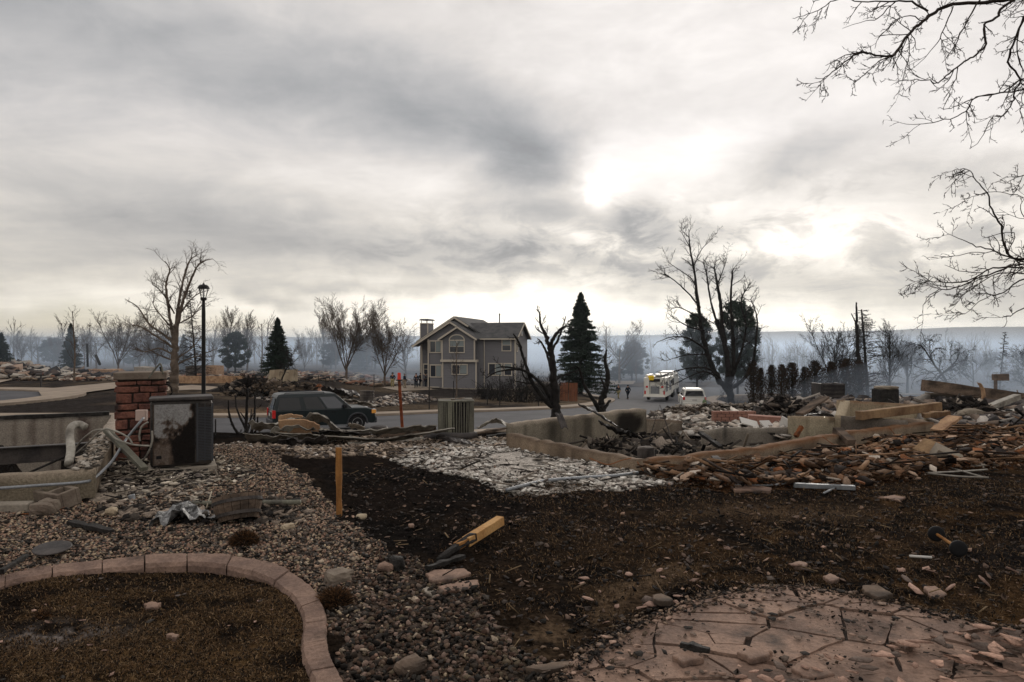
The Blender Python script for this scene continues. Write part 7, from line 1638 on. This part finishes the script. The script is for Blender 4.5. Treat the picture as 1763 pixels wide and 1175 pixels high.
    MB().box(-w + .03, w - .03, -w + .03, w - .03, -.1, h - .02).build('coil', M['acdark'], cd, bevel=.08)
    fn = MB(); n = 13
    for f_ in range(4):
        a = f_ * math.pi / 2; T = Matrix.Rotation(a, 4, 'Z')
        for k in range(n):
            u = -w + .05 + (2 * w - .10) * k / (n - 1); wd = .010 if (k % 12) else .04
            lean = .012 * math.sin(k * 2.1 + f_)
            fn.add([T @ Vector(p) for p in ((u - wd, -w, .02), (u + wd, -w, .02), (u + wd + lean, -w, h - .03), (u - wd + lean, -w, h - .03), (u - wd, -w + .03, .02), (u + wd, -w + .03, .02), (u + wd + lean, -w + .03, h - .03), (u - wd + lean, -w + .03, h - .03))], [(0, 1, 2, 3), (7, 6, 5, 4), (0, 4, 5, 1), (1, 5, 6, 2), (2, 6, 7, 3), (3, 7, 4, 0)])
    fn.box(-w + .18, -w + .27, -w - .008, -w + .02, .02, h - .02)
    fn.build('fins', M['acfin'], cd); MB().box(-w - .01, w + .01, -w - .01, w + .01, h - .035, h).build('rim', M['acfin'], cd, bevel=.03, jitter=.006)
    MB().bar((-w - .02, -.1, h + .02), (w + .12, -.15, h + .01), .03, .015).bar((-.1, -.3, h + .015), (.2, .2, h + .02), .03, .015).bar((0, 0, h), (.01, 0, h + .12), .015).build('fan_guard', M['oldwood'], cd)
    # red marker post, with tape
    a = P(694.5, 743, 15.5); b = P(687.5, 655, 15.4); mp_ = thing('marker_post', 'leaning red-painted marker post with red tape on top', 'post', tuple(a)); MB().bar((0, 0, -.3), b - a, .065, .05, (0, 1, 0)).build('post', M['redpaint'], mp_, bevel=.006)
    crumple_b = MB().bar(b - a, b - a + Vector((-.01, 0, .17)), .07, .05, (0, 1, 0)).build('tape', M['redflag'], mp_, bevel=.015, jitter=.012); MB().box(-.065, .065, -.04, .04, -.012, .014, Matrix.Translation(b - a)).build('collar', M['char'], mp_)
    # white folded pipe in front of the ash
    pipe('white_conduit', 'long pale bent conduit lying before the white ash', 'pipe', [GP(872, 849, .03), GP(900, 842, .035), GP(940, 833, .035), (GP(1000, 828, .035)), GP(1060, 824, .035), GP(1098, 819, .035)], .022, 'galv', 8)
    # lamp post
    d = 24.; x = (350.5 - CX) / F * d; z0 = hz(x, d); top = P(0, 488, d).z; H_ = top - z0
    lp = thing('lamp_post', 'black street lamp post with a lantern head rising behind the heat pump', 'lamp post', (x, d, z0))
    MB().lathe([(.15, 0), (.15, .15), (.10, .25), (.075, .5), (.065, H_ - 1.0), (.05, H_ - .62)], 14).build('pole', M['lampmetal'], lp, smooth=True)
    ht = MB(); ht.lathe([(.05, H_ - .62), (.11, H_ - .58), (.10, H_ - .50), (.05, H_ - .5)], 12)
    for k in range(6):
        a = k * math.pi / 3; ht.bar((.08 * math.cos(a), .08 * math.sin(a), H_ - .52), (.17 * math.cos(a), .17 * math.sin(a), H_ - .18), .015)
    ht.build('lantern_frame', M['lampmetal'], lp)
    MB().lathe([(.205, H_ - .19), (.205, H_ - .17), (.16, H_ - .09), (.10, H_ - .055), (.05, H_ - .05), (.03, H_ - .03), (.035, H_ - .01), (.01, H_)], 12).build('lantern_cap', M['lampmetal'], lp)
    MB().lathe([(.03, H_ - .5), (.035, H_ - .35), (.02, H_ - .2)], 10).build('lantern_bulb', M['clearlens'], lp)
    # mailbox
    d = 68.; x = (70.5 - CX) / F * d; z0 = hz(x, d); mbx = thing('mailbox', 'dark mailbox on a single post beside the upper driveway', 'mailbox', (x, d, z0)); k = 1.12
    MB().bar((0, 0, -.2), (0, 0, 1.0 * k), .12).build('post', M['metaldark'], mbx)
    MB().add([(xx, .16 * math.cos(t), 1.0 * k + .12 + (.16 * math.sin(t) if math.sin(t) > 0 else .12 * math.sin(t))) for xx in (-.45, .45) for t in [i * math.pi / 6 for i in range(12)]], [tuple(range(12)), tuple(range(12, 24))[::-1]] + [(i, 12 + i, 12 + (i + 1) % 12, (i + 1) % 12) for i in range(12)]).build('box', M['metaldark'], mbx, bevel=.01)
    MB().box(.3, .34, -.19, -.165, 1.1 * k, 1.35 * k).build('flag', M['redpaint'], mbx)
    # thin metal posts of the lost fence, standing between street and house
    pl = [(530, 648, 673, 'metal fence post between the spruce and the fan-shaped tree'), (548, 646, 672, 'second metal post left of the fan-shaped tree trunk'), (561, 652, 672, 'short metal post nearest left of the fan-shaped tree trunk'), (644, 645, 672, 'metal post just left of the rounded bare tree trunk'), (739, 650, 707, 'tall dark metal post before the left part of the house'), (781, 656, 687, 'metal post right of the slender young tree'), (839, 660, 698, 'metal post below the right downstairs windows'), (860.5, 645, 700, 'tallest metal post beside the dark thicket'), (927, 648, 702, 'metal post between burnt thicket and charred tree')]
    for px, t0, b0, lab in pl:
        x, d = G(px, b0); h = EZ - (t0 - HY) / F * d - hz(x, d); o = MB().tube([(0, 0, -.2), (0, 0, h)], .04, 6).build('fence_post', M['char']); o.location = (x, d, hz(x, d)); tag(o, lab, 'post', 'metal posts of the lost fence')
    # cedar panels
    for k, (a, b, lab) in enumerate(((964, 978.5, 'left cedar fence panel right of the charred tree'), (979.5, 993.5, 'right cedar fence panel beside the large spruce'))):
        d = 66.; p0, p1 = P(a, 700, d), P(b, 700 - 1, d + .5 * k); z0 = hz(p0.x, d); h = 1.75; t_ = thing('cedar_fence', lab, 'fence', (p0.x, d, z0), 0, 'cedar fence panels'); w = p1.x - p0.x; n = 6; mb = MB()
        for i in range(n): mb.box(w * i / n + .01, w * (i + 1) / n - .01, 0, .03, -.1, h + (.02 if i % 2 else 0))
        mb.build('boards', M['cedar'], t_); MB().box(0, w, .032, .08, .4, .5).box(0, w, .032, .08, 1.3, 1.4).build('rail', M['oldwood'], t_)
    # tipped slabs, wrecks in the yard beyond the dark car
    crumple('burnt_sheet', 'dark buckled roofing sheet lying behind the dark green car', 'sheet', [P(555, 672, 50), P(580, 674, 50), P(605, 676, 49), P(625, 686, 48)], 2.2, 'metaldark', .35, 3, .04, 26, 10, .3)
    crumple('burnt_sheet', 'lower grey sheet sliding toward the far kerb behind the dark car', 'sheet', [P(565, 690, 47), P(600, 690, 47), P(640, 697, 46)], 1.6, 'metal', .2, 6, .04, 22, 8, .2)
    heap('dark grassy heap on the bank above the dark car', P(485, 682, 58), (5.2, 2.5, 1.5), [(.02, .017, .015), (.06, .045, .033), (.12, .09, .065), (.2, .16, .13)], 2600, .08, .7, 57, [.4, .3, .2, .1]); heap('low charred heap left of the buckled sheet', P(440, 676, 62), (4, 2.5, 1.3), DK, 1600, .08, .8, 59, [.5, .3, .15, .05])
    beam('concrete_slab', 'broken concrete stub standing right of the buckled roofing sheet', 'slab', P(632, 690, 47), P(632, 673, 47), .9, .4, 'sooty_concrete', up=(0, 1, 0), jitter=.1, bevel=0)
    for a, b, t0, lab, d in ((460, 484, 636, 'left of the two pale standing wall panels near the crooked tree', 80), (485, 507, 636, 'right of the two pale standing wall panels near the crooked tree', 79)):
        q0, q1 = P(a, 664, d), P(b, 660, d - 1); h = P(0, t0, d).z - hz(q0.x, d); o = MB(); o.add([(0, 0, 0), (q1.x - q0.x, 0, 0), (q1.x - q0.x, 0, h), (0 + .3, 0, h * .92), (0, .2, 0), (q1.x - q0.x, .2, 0), (q1.x - q0.x, .2, h), (.3, .2, h * .92)], [(0, 1, 2, 3), (7, 6, 5, 4), (0, 4, 5, 1), (1, 5, 6, 2), (2, 6, 7, 3), (3, 7, 4, 0)]); o = o.build('wall_panel', M['concrete_cream']); o.location = (q0.x, d, hz(q0.x, d)); tag(o, lab, 'wall panel')
    for a, b, t0, b0, d, m, lab in ((150, 195, 637, 646, 92, 'insul', 'low tan wall remnant at the far end of the upper driveway'), (320, 338, 631, 642, 86, 'sooty_concrete', 'dark boxy remnant left of the lamp post'), (338, 372, 630, 643, 90, 'insul', 'tan wall remnant behind the lamp post'), (232, 250, 632, 640, 92, 'concrete_pale', 'short pale wall stub right of the pillar top'), (300, 420, 648, 653, 76, 'insul', 'long low tan foundation strip behind the lamp post')):
        q = P(a, b0, d); w = (b - a) / F * d; h = P(0, t0, d).z - hz(q.x, d); o = MB().box(0, w, 0, 2.5 if a != 300 else .4, -.3, max(h, .4)).build('wall_remnant', M[m], jitter=.12, seed=a, bevel=.03); o.location = (q.x, d, hz(q.x, d)); tag(o, lab, 'wall remnant')
    pipe('leaning_pole', 'charred pole leaning left of the large bare tree', 'pole', [P(165, 612, 95), P(172, 628, 94)], .18, 'char', 6)
    pipe('charred_pole', 'upright charred trunk stub right of the thin bare tree', 'pole', [P(150, 592, 95), P(151, 632, 95)], .16, 'char', 6)
def build_right():
    f = thing('house_foundation', 'right burnt-out concrete foundation around a rubble-filled pit', 'foundation', (1.8, 9.3, 0))
    def sub(*a, **k):
        o = cwall(*a, **k); o.data.transform(chain(f).inverted()); o.parent = f; return o
    N_ = V2(1110, 793, .10); Lc = V2(880, 747.5, .10)
    w1 = V2(1300, 771, .10); w2 = V2(1436, 748, .11); w3 = V2(1599, 727.5, .13)
    sub('front_wall', None, None, [(*Lc[:2], .10), (*(Lc + (N_ - Lc) * .5)[:2], .095), (*N_[:2], .10)], .2, -.8, (.27, .205, .145), (.07, .052, .040), seed=6, jag=.03, amount=.85, topc=(.10, .07, .05))
    sub('long_wall', None, None, [(*(N_ + np.array([.0, .0, 0]))[:2], .10), (*w1[:2], .10), (*w2[:2], .12), (*w3[:2], .14)], .2, -.8, (.27, .215, .155), (.07, .045, .03), seed=7, jag=.03, toprust=.7, amount=.85, topc=(.14, .07, .035))
    e = P(1500, 713, 15.2)
    sub('end_wall', None, None, [(*w3[:2], .14), (e.x + .5, e.y, .12)], .2, -.8, (.26, .2, .15), (.08, .055, .04), seed=8, jag=.03)
    b0, b1, b2 = P(877, 729, 12.9), P(1051, 709, 14.4), P(1107, 703.5, 15.0)
    sub('back_wall', None, None, [(b0.x, b0.y, b0.z), (*P(960, 719, 13.6),), (b1.x, b1.y, b1.z - .0), (b2.x, b2.y, b2.z)], .2, -.9, (.23, .2, .155), (.02, .017, .015), soot=[(3.05, .02, .42, .24, 1.0), (1.2, -.3, .05, .5, .5), (1.9, -.2, .12, .5, .6)], stripes=[(.9, .02, .7), (1.5, .02, .6), (2.0, .03, .8)], seed=9, jag=.03, amount=.8, topc=(.3, .25, .2))
    c0, c1 = P(1107, 722, 15.0), P(1174, 724, 14.9)
    sub('back_wall', None, None, [(b2.x + .02, b2.y + .05, c0.z), (c1.x, c1.y, c1.z)], .2, -.9, (.24, .2, .155), (.05, .04, .035), soot=[(.9, -.1, .15, .5, .8)], seed=10, jag=.03, topc=(.1, .07, .05))
    g0, g1 = P(1209, 742, 13.8), P(1362, 737, 13.9)
    sub('inner_wall', None, None, [(g0.x, g0.y, g0.z), (*P(1246, 738, 13.8),), (g1.x, g1.y, g1.z)], .16, -.8, (.2, .175, .145), (.05, .045, .04), soot=[(.45, -.05, .04, .2, .9)], seed=11, jag=.03, amount=.8)
    h0, h1 = P(1361, 717, 13.7), P(1447, 719, 13.9)
    sub('inner_wall', None, None, [(h0.x, h0.y, h0.z), (h1.x, h1.y, h1.z)], .2, -.8, (.34, .29, .205), (.12, .09, .06), soot=[(.85, .2, .06, .1, .9)], seed=12, jag=.012, amount=.35, toprust=.4)
    k0, k1 = P(1445, 689.5, 14.6), P(1605, 699, 14.9)
    sub('tall_wall', None, None, [(k0.x, k0.y, k0.z), (k1.x, k1.y, k1.z)], .2, -.8, (.33, .27, .185), (.14, .10, .065), seed=13, jag=.01, amount=.35, toprust=.7)
    sub('cross_wall', None, None, [(*P(1446, 716, 13.7),), (*P(1455, 690, 14.55),)], .18, -.8, (.33, .27, .19), (.14, .1, .06), seed=15, jag=.01, amount=.3)
    l0, l1 = P(1450, 716, 13.45), P(1560, 724, 13.4)
    sub('inner_wall', None, None, [(l0.x, l0.y, l0.z), (l1.x, l1.y, l1.z)], .14, -.8, (.17, .145, .12), (.05, .04, .035), seed=14, jag=.03, amount=.7)
    beam('fallen_beam', 'rust-brown beam resting on the tall right wall of the foundation', 'beam', P(1478, 716, 13.2), P(1616, 700, 13.8), .16, .16, 'rusty_concrete', jitter=.08, seed=2, bevel=.01)
    beam('fallen_beam', 'split curved plank on top of the brown rubble bank', 'beam', P(1590, 716, 13.3), P(1632, 712, 13.2), .22, .10, 'rusty_concrete', jitter=.3, seed=4)
    beam('fallen_plank', 'tan plank leaning up out of the brown rubble bank', 'plank', P(1612, 742, 12.6), P(1644, 718, 12.9), .24, .05, 'insul', jitter=.12, seed=3)
    crumple('burnt_sheet', 'dark crumpled sheet against the long wall near its bend', 'sheet', [P(1228, 805, 9.3), P(1240, 815, 9.1), P(1258, 822, 8.9), P(1270, 824, 8.8)], .42, 'rust', .12, 5, .008, 14, 9, .6)
    beam('charred_plank', 'dark propped plank standing against the crumpled rust sheet', 'plank', P(1230, 786, 9.7), P(1262, 822, 9.1), .10, .03, 'metaldark', jitter=.2, seed=13)
    beam('burnt_block', 'dark blocky beam end lying over the long wall', 'beam', P(1442, 741, 12.2), P(1466, 762, 11.7), .16, .10, 'oldwood', jitter=.15, seed=6)
    beam('rusty_pipe_end', 'short rusty pipe stub leaning before the pale inner wall', 'pipe', P(1370, 752, 12.3), P(1380, 735, 12.4), .07, .07, 'rust', jitter=.1, seed=7)
    for i, (a, b, lab) in enumerate((((1576, 768), (1618, 790), 'tan cracked block half buried in the brown rubble'), ((1612, 795), (1652, 782), 'grey block edge-on right of the tan cracked one'))):
        c = P((a[0] + b[0]) / 2, (a[1] + b[1]) / 2, 10.6 - i * .4); o = MB().box(-.20, .20, -.15, .15, -.10, .10).build('concrete_block', M['rusty_concrete' if i == 0 else 'concrete'], bevel=.01, jitter=.015, seed=i + 4); o.location = c; o.rotation_euler = (R(14), R(-18 if i == 0 else 24), R(30 - 50 * i)); tag(o, lab, 'block')
    # light metal strips along the lawn edge
    beam('metal_channel', 'broad light metal channel lying below the brown rubble', 'channel', GP(1366, 843, .05), GP(1472, 848, .05), .07, .05, 'galv', jitter=.04, seed=1)
    for k, (q, lab) in enumerate((([(1266, 841), (1320, 842), (1366, 838)], 'thin bright strip left of the broad metal channel'), ([(1418, 856), (1440, 846)], 'short strip under the broad metal channel'), ([(1454, 838), (1454, 826)], 'short upright strip behind the broad channel'), ([(1596, 820), (1660, 817), (1700, 814)], 'upper of the pale rods at the right edge of the rubble'), ([(1598, 821), (1650, 826), (1702, 828)], 'lower of the crossed pale rods right of the channel'), ([(1640, 812), (1692, 827)], 'short pale rod crossing the lower long one'), ([(1672, 808), (1736, 805)], 'straight pale rod nearest the right edge of the view'))):
        pipe('metal_strip', lab, 'metal strip', [GP(a, b, .04) if k != 2 else P(a, b, 8.2) for a, b in q], .012, 'galv' if k < 3 else 'metal', 6, 3)
    # things inside the foundation
    bx = P(1112, 789, 11.6); o = MB().lathe([(.15, -.2), (.155, .0), (.15, .15), (.11, .16)], 9).build('drum', M['sooty_concrete'], jitter=.012, bevel=.01); o.location = bx + Vector((0, 0, .03)); tag(o, 'grey ash-coated drum standing in the foundation near its front corner', 'drum')
    pipe('metal_rods', 'two thin rods leaning together like a tent above the foundation', 'rods', [P(1118, 758, 12.4), P(1136, 697, 12.6)], .014, 'metaldark', 6)
    o = [q for q in col.objects if q.name == 'metal_rods'][0]; 
    mbx = MB().tube([P(1118, 758, 12.4) - Vector(o.location), P(1136, 697, 12.6) - Vector(o.location), P(1158, 762, 12.3) - Vector(o.location)], .013, 6); me = mbx.build('tmp', M['metaldark']); md = me.data; bpy.data.objects.remove(me); o.data = md
    crumple('charred_sheet', 'long charred panel leaning over the back wall of the right foundation', 'panel', [P(1003, 699, 13.9), P(1022, 709, 13.6), P(1040, 720, 13.2), P(1055, 730, 12.9)], .28, 'metaldark', .05, 2, .02, 14, 7, .5)
    crumple('charred_sheet', 'black burnt panel sagging below the leaning one', 'panel', [P(1035, 728, 12.7), P(1050, 735, 12.6), P(1066, 742, 12.5), P(1080, 746, 12.4)], .35, 'char', .10, 3, .02, 14, 8, .4)
    crumple('metal_scrap', 'grey strip hanging down the face of the back wall', 'scrap', [P(961, 711, 13.3), P(966, 722, 13.2), P(972, 738, 13.1)], .16, 'metaldark', .04, 4, .01, 10, 6, .1)
    heap('black heap in the pit left of the low inner wall', P(1165, 790, 12.6), (.5, .4, .25), DK, 700, .02, .16, 51, [.7, .2, .08, .02]); heap('grey ash heap against the back wall of the pit', P(1040, 786, 13.0), (.6, .4, .32), DK, 900, .02, .2, 53, [.3, .3, .25, .15])
    beam('charred_plank', 'burnt plank leaning right in the pit beside the black heap', 'plank', P(1205, 745, 12.8), P(1240, 770, 12.2), .09, .05, 'char', jitter=.3, seed=10)
    for k, (q, lab) in enumerate((([(1015, 789), (1045, 800), (1070, 793), (1087, 789)], 'rusty wire looping down the front wall left of its corner'), ([(1097, 795), (1110, 812), (1140, 806), (1180, 803), (1200, 815)], 'long rusty wire curling round the front corner'), ([(1416, 752), (1432, 764), (1450, 775)], 'short wire down the long wall right of its bend'), ([(1530, 735), (1542, 750), (1552, 757)], 'short wire near the right end of the long wall'))):
        pipe('wire', lab, 'wire', [P(a, b, (9.2, 9.05, 11.3, 12.7)[k]) for a, b in q], .006, 'rope', 5)
    # low brick wall remnant and white plates
    bw = thing('brick_wall', 'low remnant of pinkish brick wall in the pale rubble', 'brick wall', tuple(P(1228, 734, 17.2))); mb = MB(); L = (1302 - 1228) / F * 17.2
    MB().box(.02, L - .02, .02, .16, -.2, .36).build('core', M['mortar'], bw)
    for r in range(5):
        u = -.1 if r % 2 else 0
        while u < L: mb.box(max(u, 0) + .004, min(u + .2, L) - .004, 0, .18, r * .076, r * .076 + .066); u += .208
    mb.build('bricks', M['brick'], bw, bevel=.004)
    beam('coping_stone', 'flat pinkish coping lying on rubble right of the brick wall', 'coping', P(1288, 722, 16.4), P(1345, 726, 16.2), .35, .22, 'brick', bevel=.01)
    for k, (px, py, lab) in enumerate(((1290, 728, 'white tile leaning upright left in the pale rubble'), (1322, 733, 'large white tile lying aslant in the pale rubble'), (1300, 741, 'white tile lying low behind the inner wall'), (1356, 733, 'white block close to the cream inner wall'))):
        c = P(px, py, 15.2); o = MB().box(-.2, .2, -.14, .14, -.015, .015).build('tile', M['tilewhite'], bevel=.004); o.location = c; o.rotation_euler = (R(25 + 20 * k), R(15 - 12 * k), R(40 * k)); tag(o, lab, 'tile')
    beam('fallen_plank', 'brown board leaning up in the rubble left of the tall wall', 'plank', P(1377, 713, 16.2), P(1420, 684, 16.6), .26, .05, 'oldwood', jitter=.06, seed=3)
    beam('post_stub', 'dark post stub standing behind the brick wall end', 'post', P(1300, 718, 17.6), P(1304, 700, 17.6), .13, .13, 'metaldark', up=(0, 1, 0), jitter=.1)
    crumple('burnt_sheet', 'black sagging sheet behind the pale inner wall', 'sheet', [P(1395, 715, 15), P(1415, 712, 15.2), P(1440, 720, 15)], .4, 'metaldark', .06, 12, .01, 14, 7, .3)
    heap('dark burnt heap behind the leaning brown board', P(1362, 716, 18.5), (1.2, .8, .5), DK, 1100, .03, .3, 55, [.5, .3, .15, .05])
    # gas bottle, bin and hydrant-like stub by the kerb
    x, y = G(1214, 706); gb = MB().lathe([(.14, 0), (.15, .05), (.15, .75), (.11, .86), (.04, .9), (.04, 1.0)], 14).build('gas_bottle', M['olive'], smooth=True); y = 47; gb.location = ((1213 - CX) / F * y, y, hz((1213 - CX) / F * y, y) + .1); gb.scale = (1, 1, 1.05); tag(gb, 'pale green gas bottle standing behind the white car', 'gas bottle')
    y = 46; rb_ = MB().lathe([(.12, 0), (.12, .1), (.07, .14), (.07, .5), (.1, .52), (.05, .62)], 10).build('hydrant', M['redpaint']); rb_.location = ((1194 - CX) / F * y, y, hz((1194 - CX) / F * y, y) + .1); tag(rb_, 'small red stub standing on the near kerb left of the green gas bottle', 'hydrant')
    # dark containers and appliances beyond
    t_ = thing('skip', 'black scorched steel container before the cypress row', 'container', tuple(P(1414, 690, 26))); w = 41 / F * 26; h = 29 / F * 26
    MB().box(0, .05, 0, .9, 0, h).box(w - .05, w, 0, .9, 0, h).box(0.051, w - .051, 0, .05, 0, h - .03).box(0.051, w - .051, .85, .9, 0, h - .03).build('shell', M['metaldark'], t_, bevel=.01, jitter=.01)
    rb = MB(); 
    for k in range(4): rb.box(.06, w - .06, -.03, -.001, .08 + k * h / 4.2, .12 + k * h / 4.2)
    rb.build('ribs', M['char'], t_)
    t_ = thing('burnt_appliance', 'charred appliance box with ash on top behind the tall wall', 'appliance', tuple(P(1516, 696, 19))); w = 33 / F * 19
    MB().box(0, w, 0, .5, 0, .40).build('body', M['char'], t_, bevel=.02, jitter=.012); rock('crust', None, None, (w / 2, .25, .43), (w * .95, .5, .12), 'concrete', 3).parent = t_
    # farther foundation at the right edge, in smoke
    g = thing('house_foundation', 'farther sooty foundation in blue smoke at the right edge', 'foundation', tuple(P(1593, 690, 20)))
    def sub2(*a, **k):
        o = cwall(*a, **k); o.data.transform(chain(g).inverted()); o.parent = g; return o
    a0, a1 = P(1596, 676, 21.5), P(1830, 692, 21.5)
    sub2('back_wall', None, None, [(a0.x, a0.y, a0.z), (a1.x, a1.y, a1.z)], .25, -1.4, (.13, .12, .11), (.03, .03, .032), soot=[(1.4, -.3, .6, .6, .8), (3.0, -.2, .5, .5, .9)], seed=20, stripes=[(.4, .03, .7), (.8, .03, .6)], topc=(.28, .23, .18))
    sub2('side_wall', None, None, [(*P(1562, 700, 19.5),), (a0.x, a0.y, a0.z - .05)], .22, -1.4, (.2, .18, .16), (.06, .055, .05), seed=21, stripes=[(.4, .03, .7), (.9, .03, .6), (1.4, .03, .6)])
    beam('buckled_deck', 'long dark steel deck edge above the farther foundation', 'deck', P(1592, 664, 21), P(1800, 692, 21.8), .3, .34, 'oldwood', jitter=.07, seed=5)
    beam('steel_beam', 'pale inclined steel channel at the right edge, rising to the right', 'beam', P(1690, 707, 18.5), P(1752, 683, 19), .2, .14, 'metal', jitter=.05, seed=5, bevel=0)
    beam('steel_beam', 'shorter pale inclined beam left of the curled sheet', 'beam', P(1616, 704, 18), P(1644, 696, 18.2), .16, .1, 'concrete_pale', jitter=.05, seed=6, bevel=0)
    beam('steel_beam', 'pale beam end cut by the right edge of the view', 'beam', P(1738, 712, 17.5), P(1790, 697, 17.8), .16, .12, 'metal', jitter=.05, seed=7, bevel=0)
    crumple('curled_sheet', 'upright curled tan sheet in front of the buckled deck', 'sheet', [P(1686, 660, 19), P(1692, 672, 19), P(1693, 690, 19), P(1688, 706, 19)], .16, 'insul', .03, 3, .015, 16, 6, 0)
    for px in (1737, 1753): beam('charred_post', 'charred post stub %s at the right edge of the view' % ('left of the pair' if px == 1737 else 'right of the pair'), 'post', P(px, 726, 17.2), P(px, 706, 17.2), .1, .1, 'char', up=(0, 1, 0), jitter=.15)
    sp = thing('birdhouse', 'small box tilted on a post above the farther foundation', 'box on post', tuple(P(1714, 672, 24))); MB().bar((0, 0, -1.6), (0, 0, .42), .08).build('post', M['oldwood'], sp); MB().box(-.05, .40, -.15, .15, .34, .56).build('box', M['oldwood'], sp, bevel=.02, jitter=.02)
    heap('blue-black scrap heap below the curled sheet', P(1662, 718, 17.6), (.9, .6, .5), DK, 900, .03, .35, 61, [.5, .3, .15, .05]); rock('ash_lump', 'grey lump left of the right-edge beams', 'lump', P(1672, 718, 16.8), (.6, .4, .35), 'concrete', 14)
def build_air():
    def fog(name, x0, x1, y0, y1, z0, z1, dens, colr, label):
        o = MB().box(x0, x1, y0, y1, z0, z1).build(name, bpy.data.materials.new(name)); m = o.data.materials[0]; m.use_nodes = True; nt = m.node_tree; nt.nodes.remove(nt.nodes['Principled BSDF'])
        v = nt.nodes.new('ShaderNodeVolumePrincipled'); v.inputs['Color'].default_value = (*colr, 1); v.inputs['Density'].default_value = dens; v.inputs['Anisotropy'].default_value = 0.55
        nt.links.new(v.outputs[0], nt.nodes['Material Output'].inputs['Volume']); return tag(o, label, name, kind='stuff')
    fog('haze', -4400, 4400, -60, 4400, -24, 112, HAZE_D, (.82, .88, .96), 'thin pale haze in the air over the whole scene')
    fog('smoke', -420, 420, 84, 760, -20.5, 4.2, SMOKE_D, SM, 'low bank of blue smoke lying over the far yards and woods')
    def puff(x, y, z, sx, sy, sz, dens, label):
        bm = bmesh.new(); bmesh.ops.create_icosphere(bm, subdivisions=4, radius=1); me = bpy.data.meshes.new('smoke'); bm.to_mesh(me); bm.free(); me.transform(Matrix.Diagonal((sx, sy, sz, 1)))
        m = bpy.data.materials.new('smoke'); m.use_nodes = True; nt = m.node_tree; nt.nodes.remove(nt.nodes['Principled BSDF']); v = nt.nodes.new('ShaderNodeVolumePrincipled'); v.inputs['Color'].default_value = (*SM, 1); v.inputs['Density'].default_value = dens
        nt.links.new(v.outputs[0], nt.nodes['Material Output'].inputs['Volume']); o = link('smoke', me, m); o.location = (x, y, z); tag(o, label, 'smoke', kind='stuff')
    puff(20, 26, -1.2, 7, 5, 2.6, .035, 'blue smoke hanging in the farther right foundation')
    puff(34, 46, -2.5, 16, 7, 4.0, .016, 'blue smoke drifting low across the debris before the cypresses')
    puff(17.9, 55.0, -2.4, 2.6, 1.6, 1.7, .07, 'blue smoke curling round the foot of the tall burnt tree')
    puff(-16, 92, -1.6, 9, 6, 3.2, .03, 'pale smoke rising behind the bare trees left of the house')
    puff(-62, 118, -1, 22, 12, 4.5, .012, 'blue smoke bank behind the far left rubble')
    puff(-30, 112, -1, 14, 8, 4.0, .016, 'blue smoke behind the pointed blue-green spruce')
    puff(50, 100, -2, 20, 9, 6.5, .010, 'thicker smoke behind the cypress row')
    puff(74, 108, -1, 16, 9, 8.5, .010, 'thicker smoke behind the straight dead conifer')
    puff(25, 140, 0, 26, 16, 9, .011, 'pale smoke column beyond the fire engine')
HAZE_D = 0.00011
SMOKE_D = 0.0066
SM = (.67, .80, .98)
build_ground(); build_streets(); build_hills(); build_patio(); build_edging(); build_house()
build_left(); build_right(); build_mid(); build_vehicles(); build_people(); build_trees(); build_litter(); build_air()
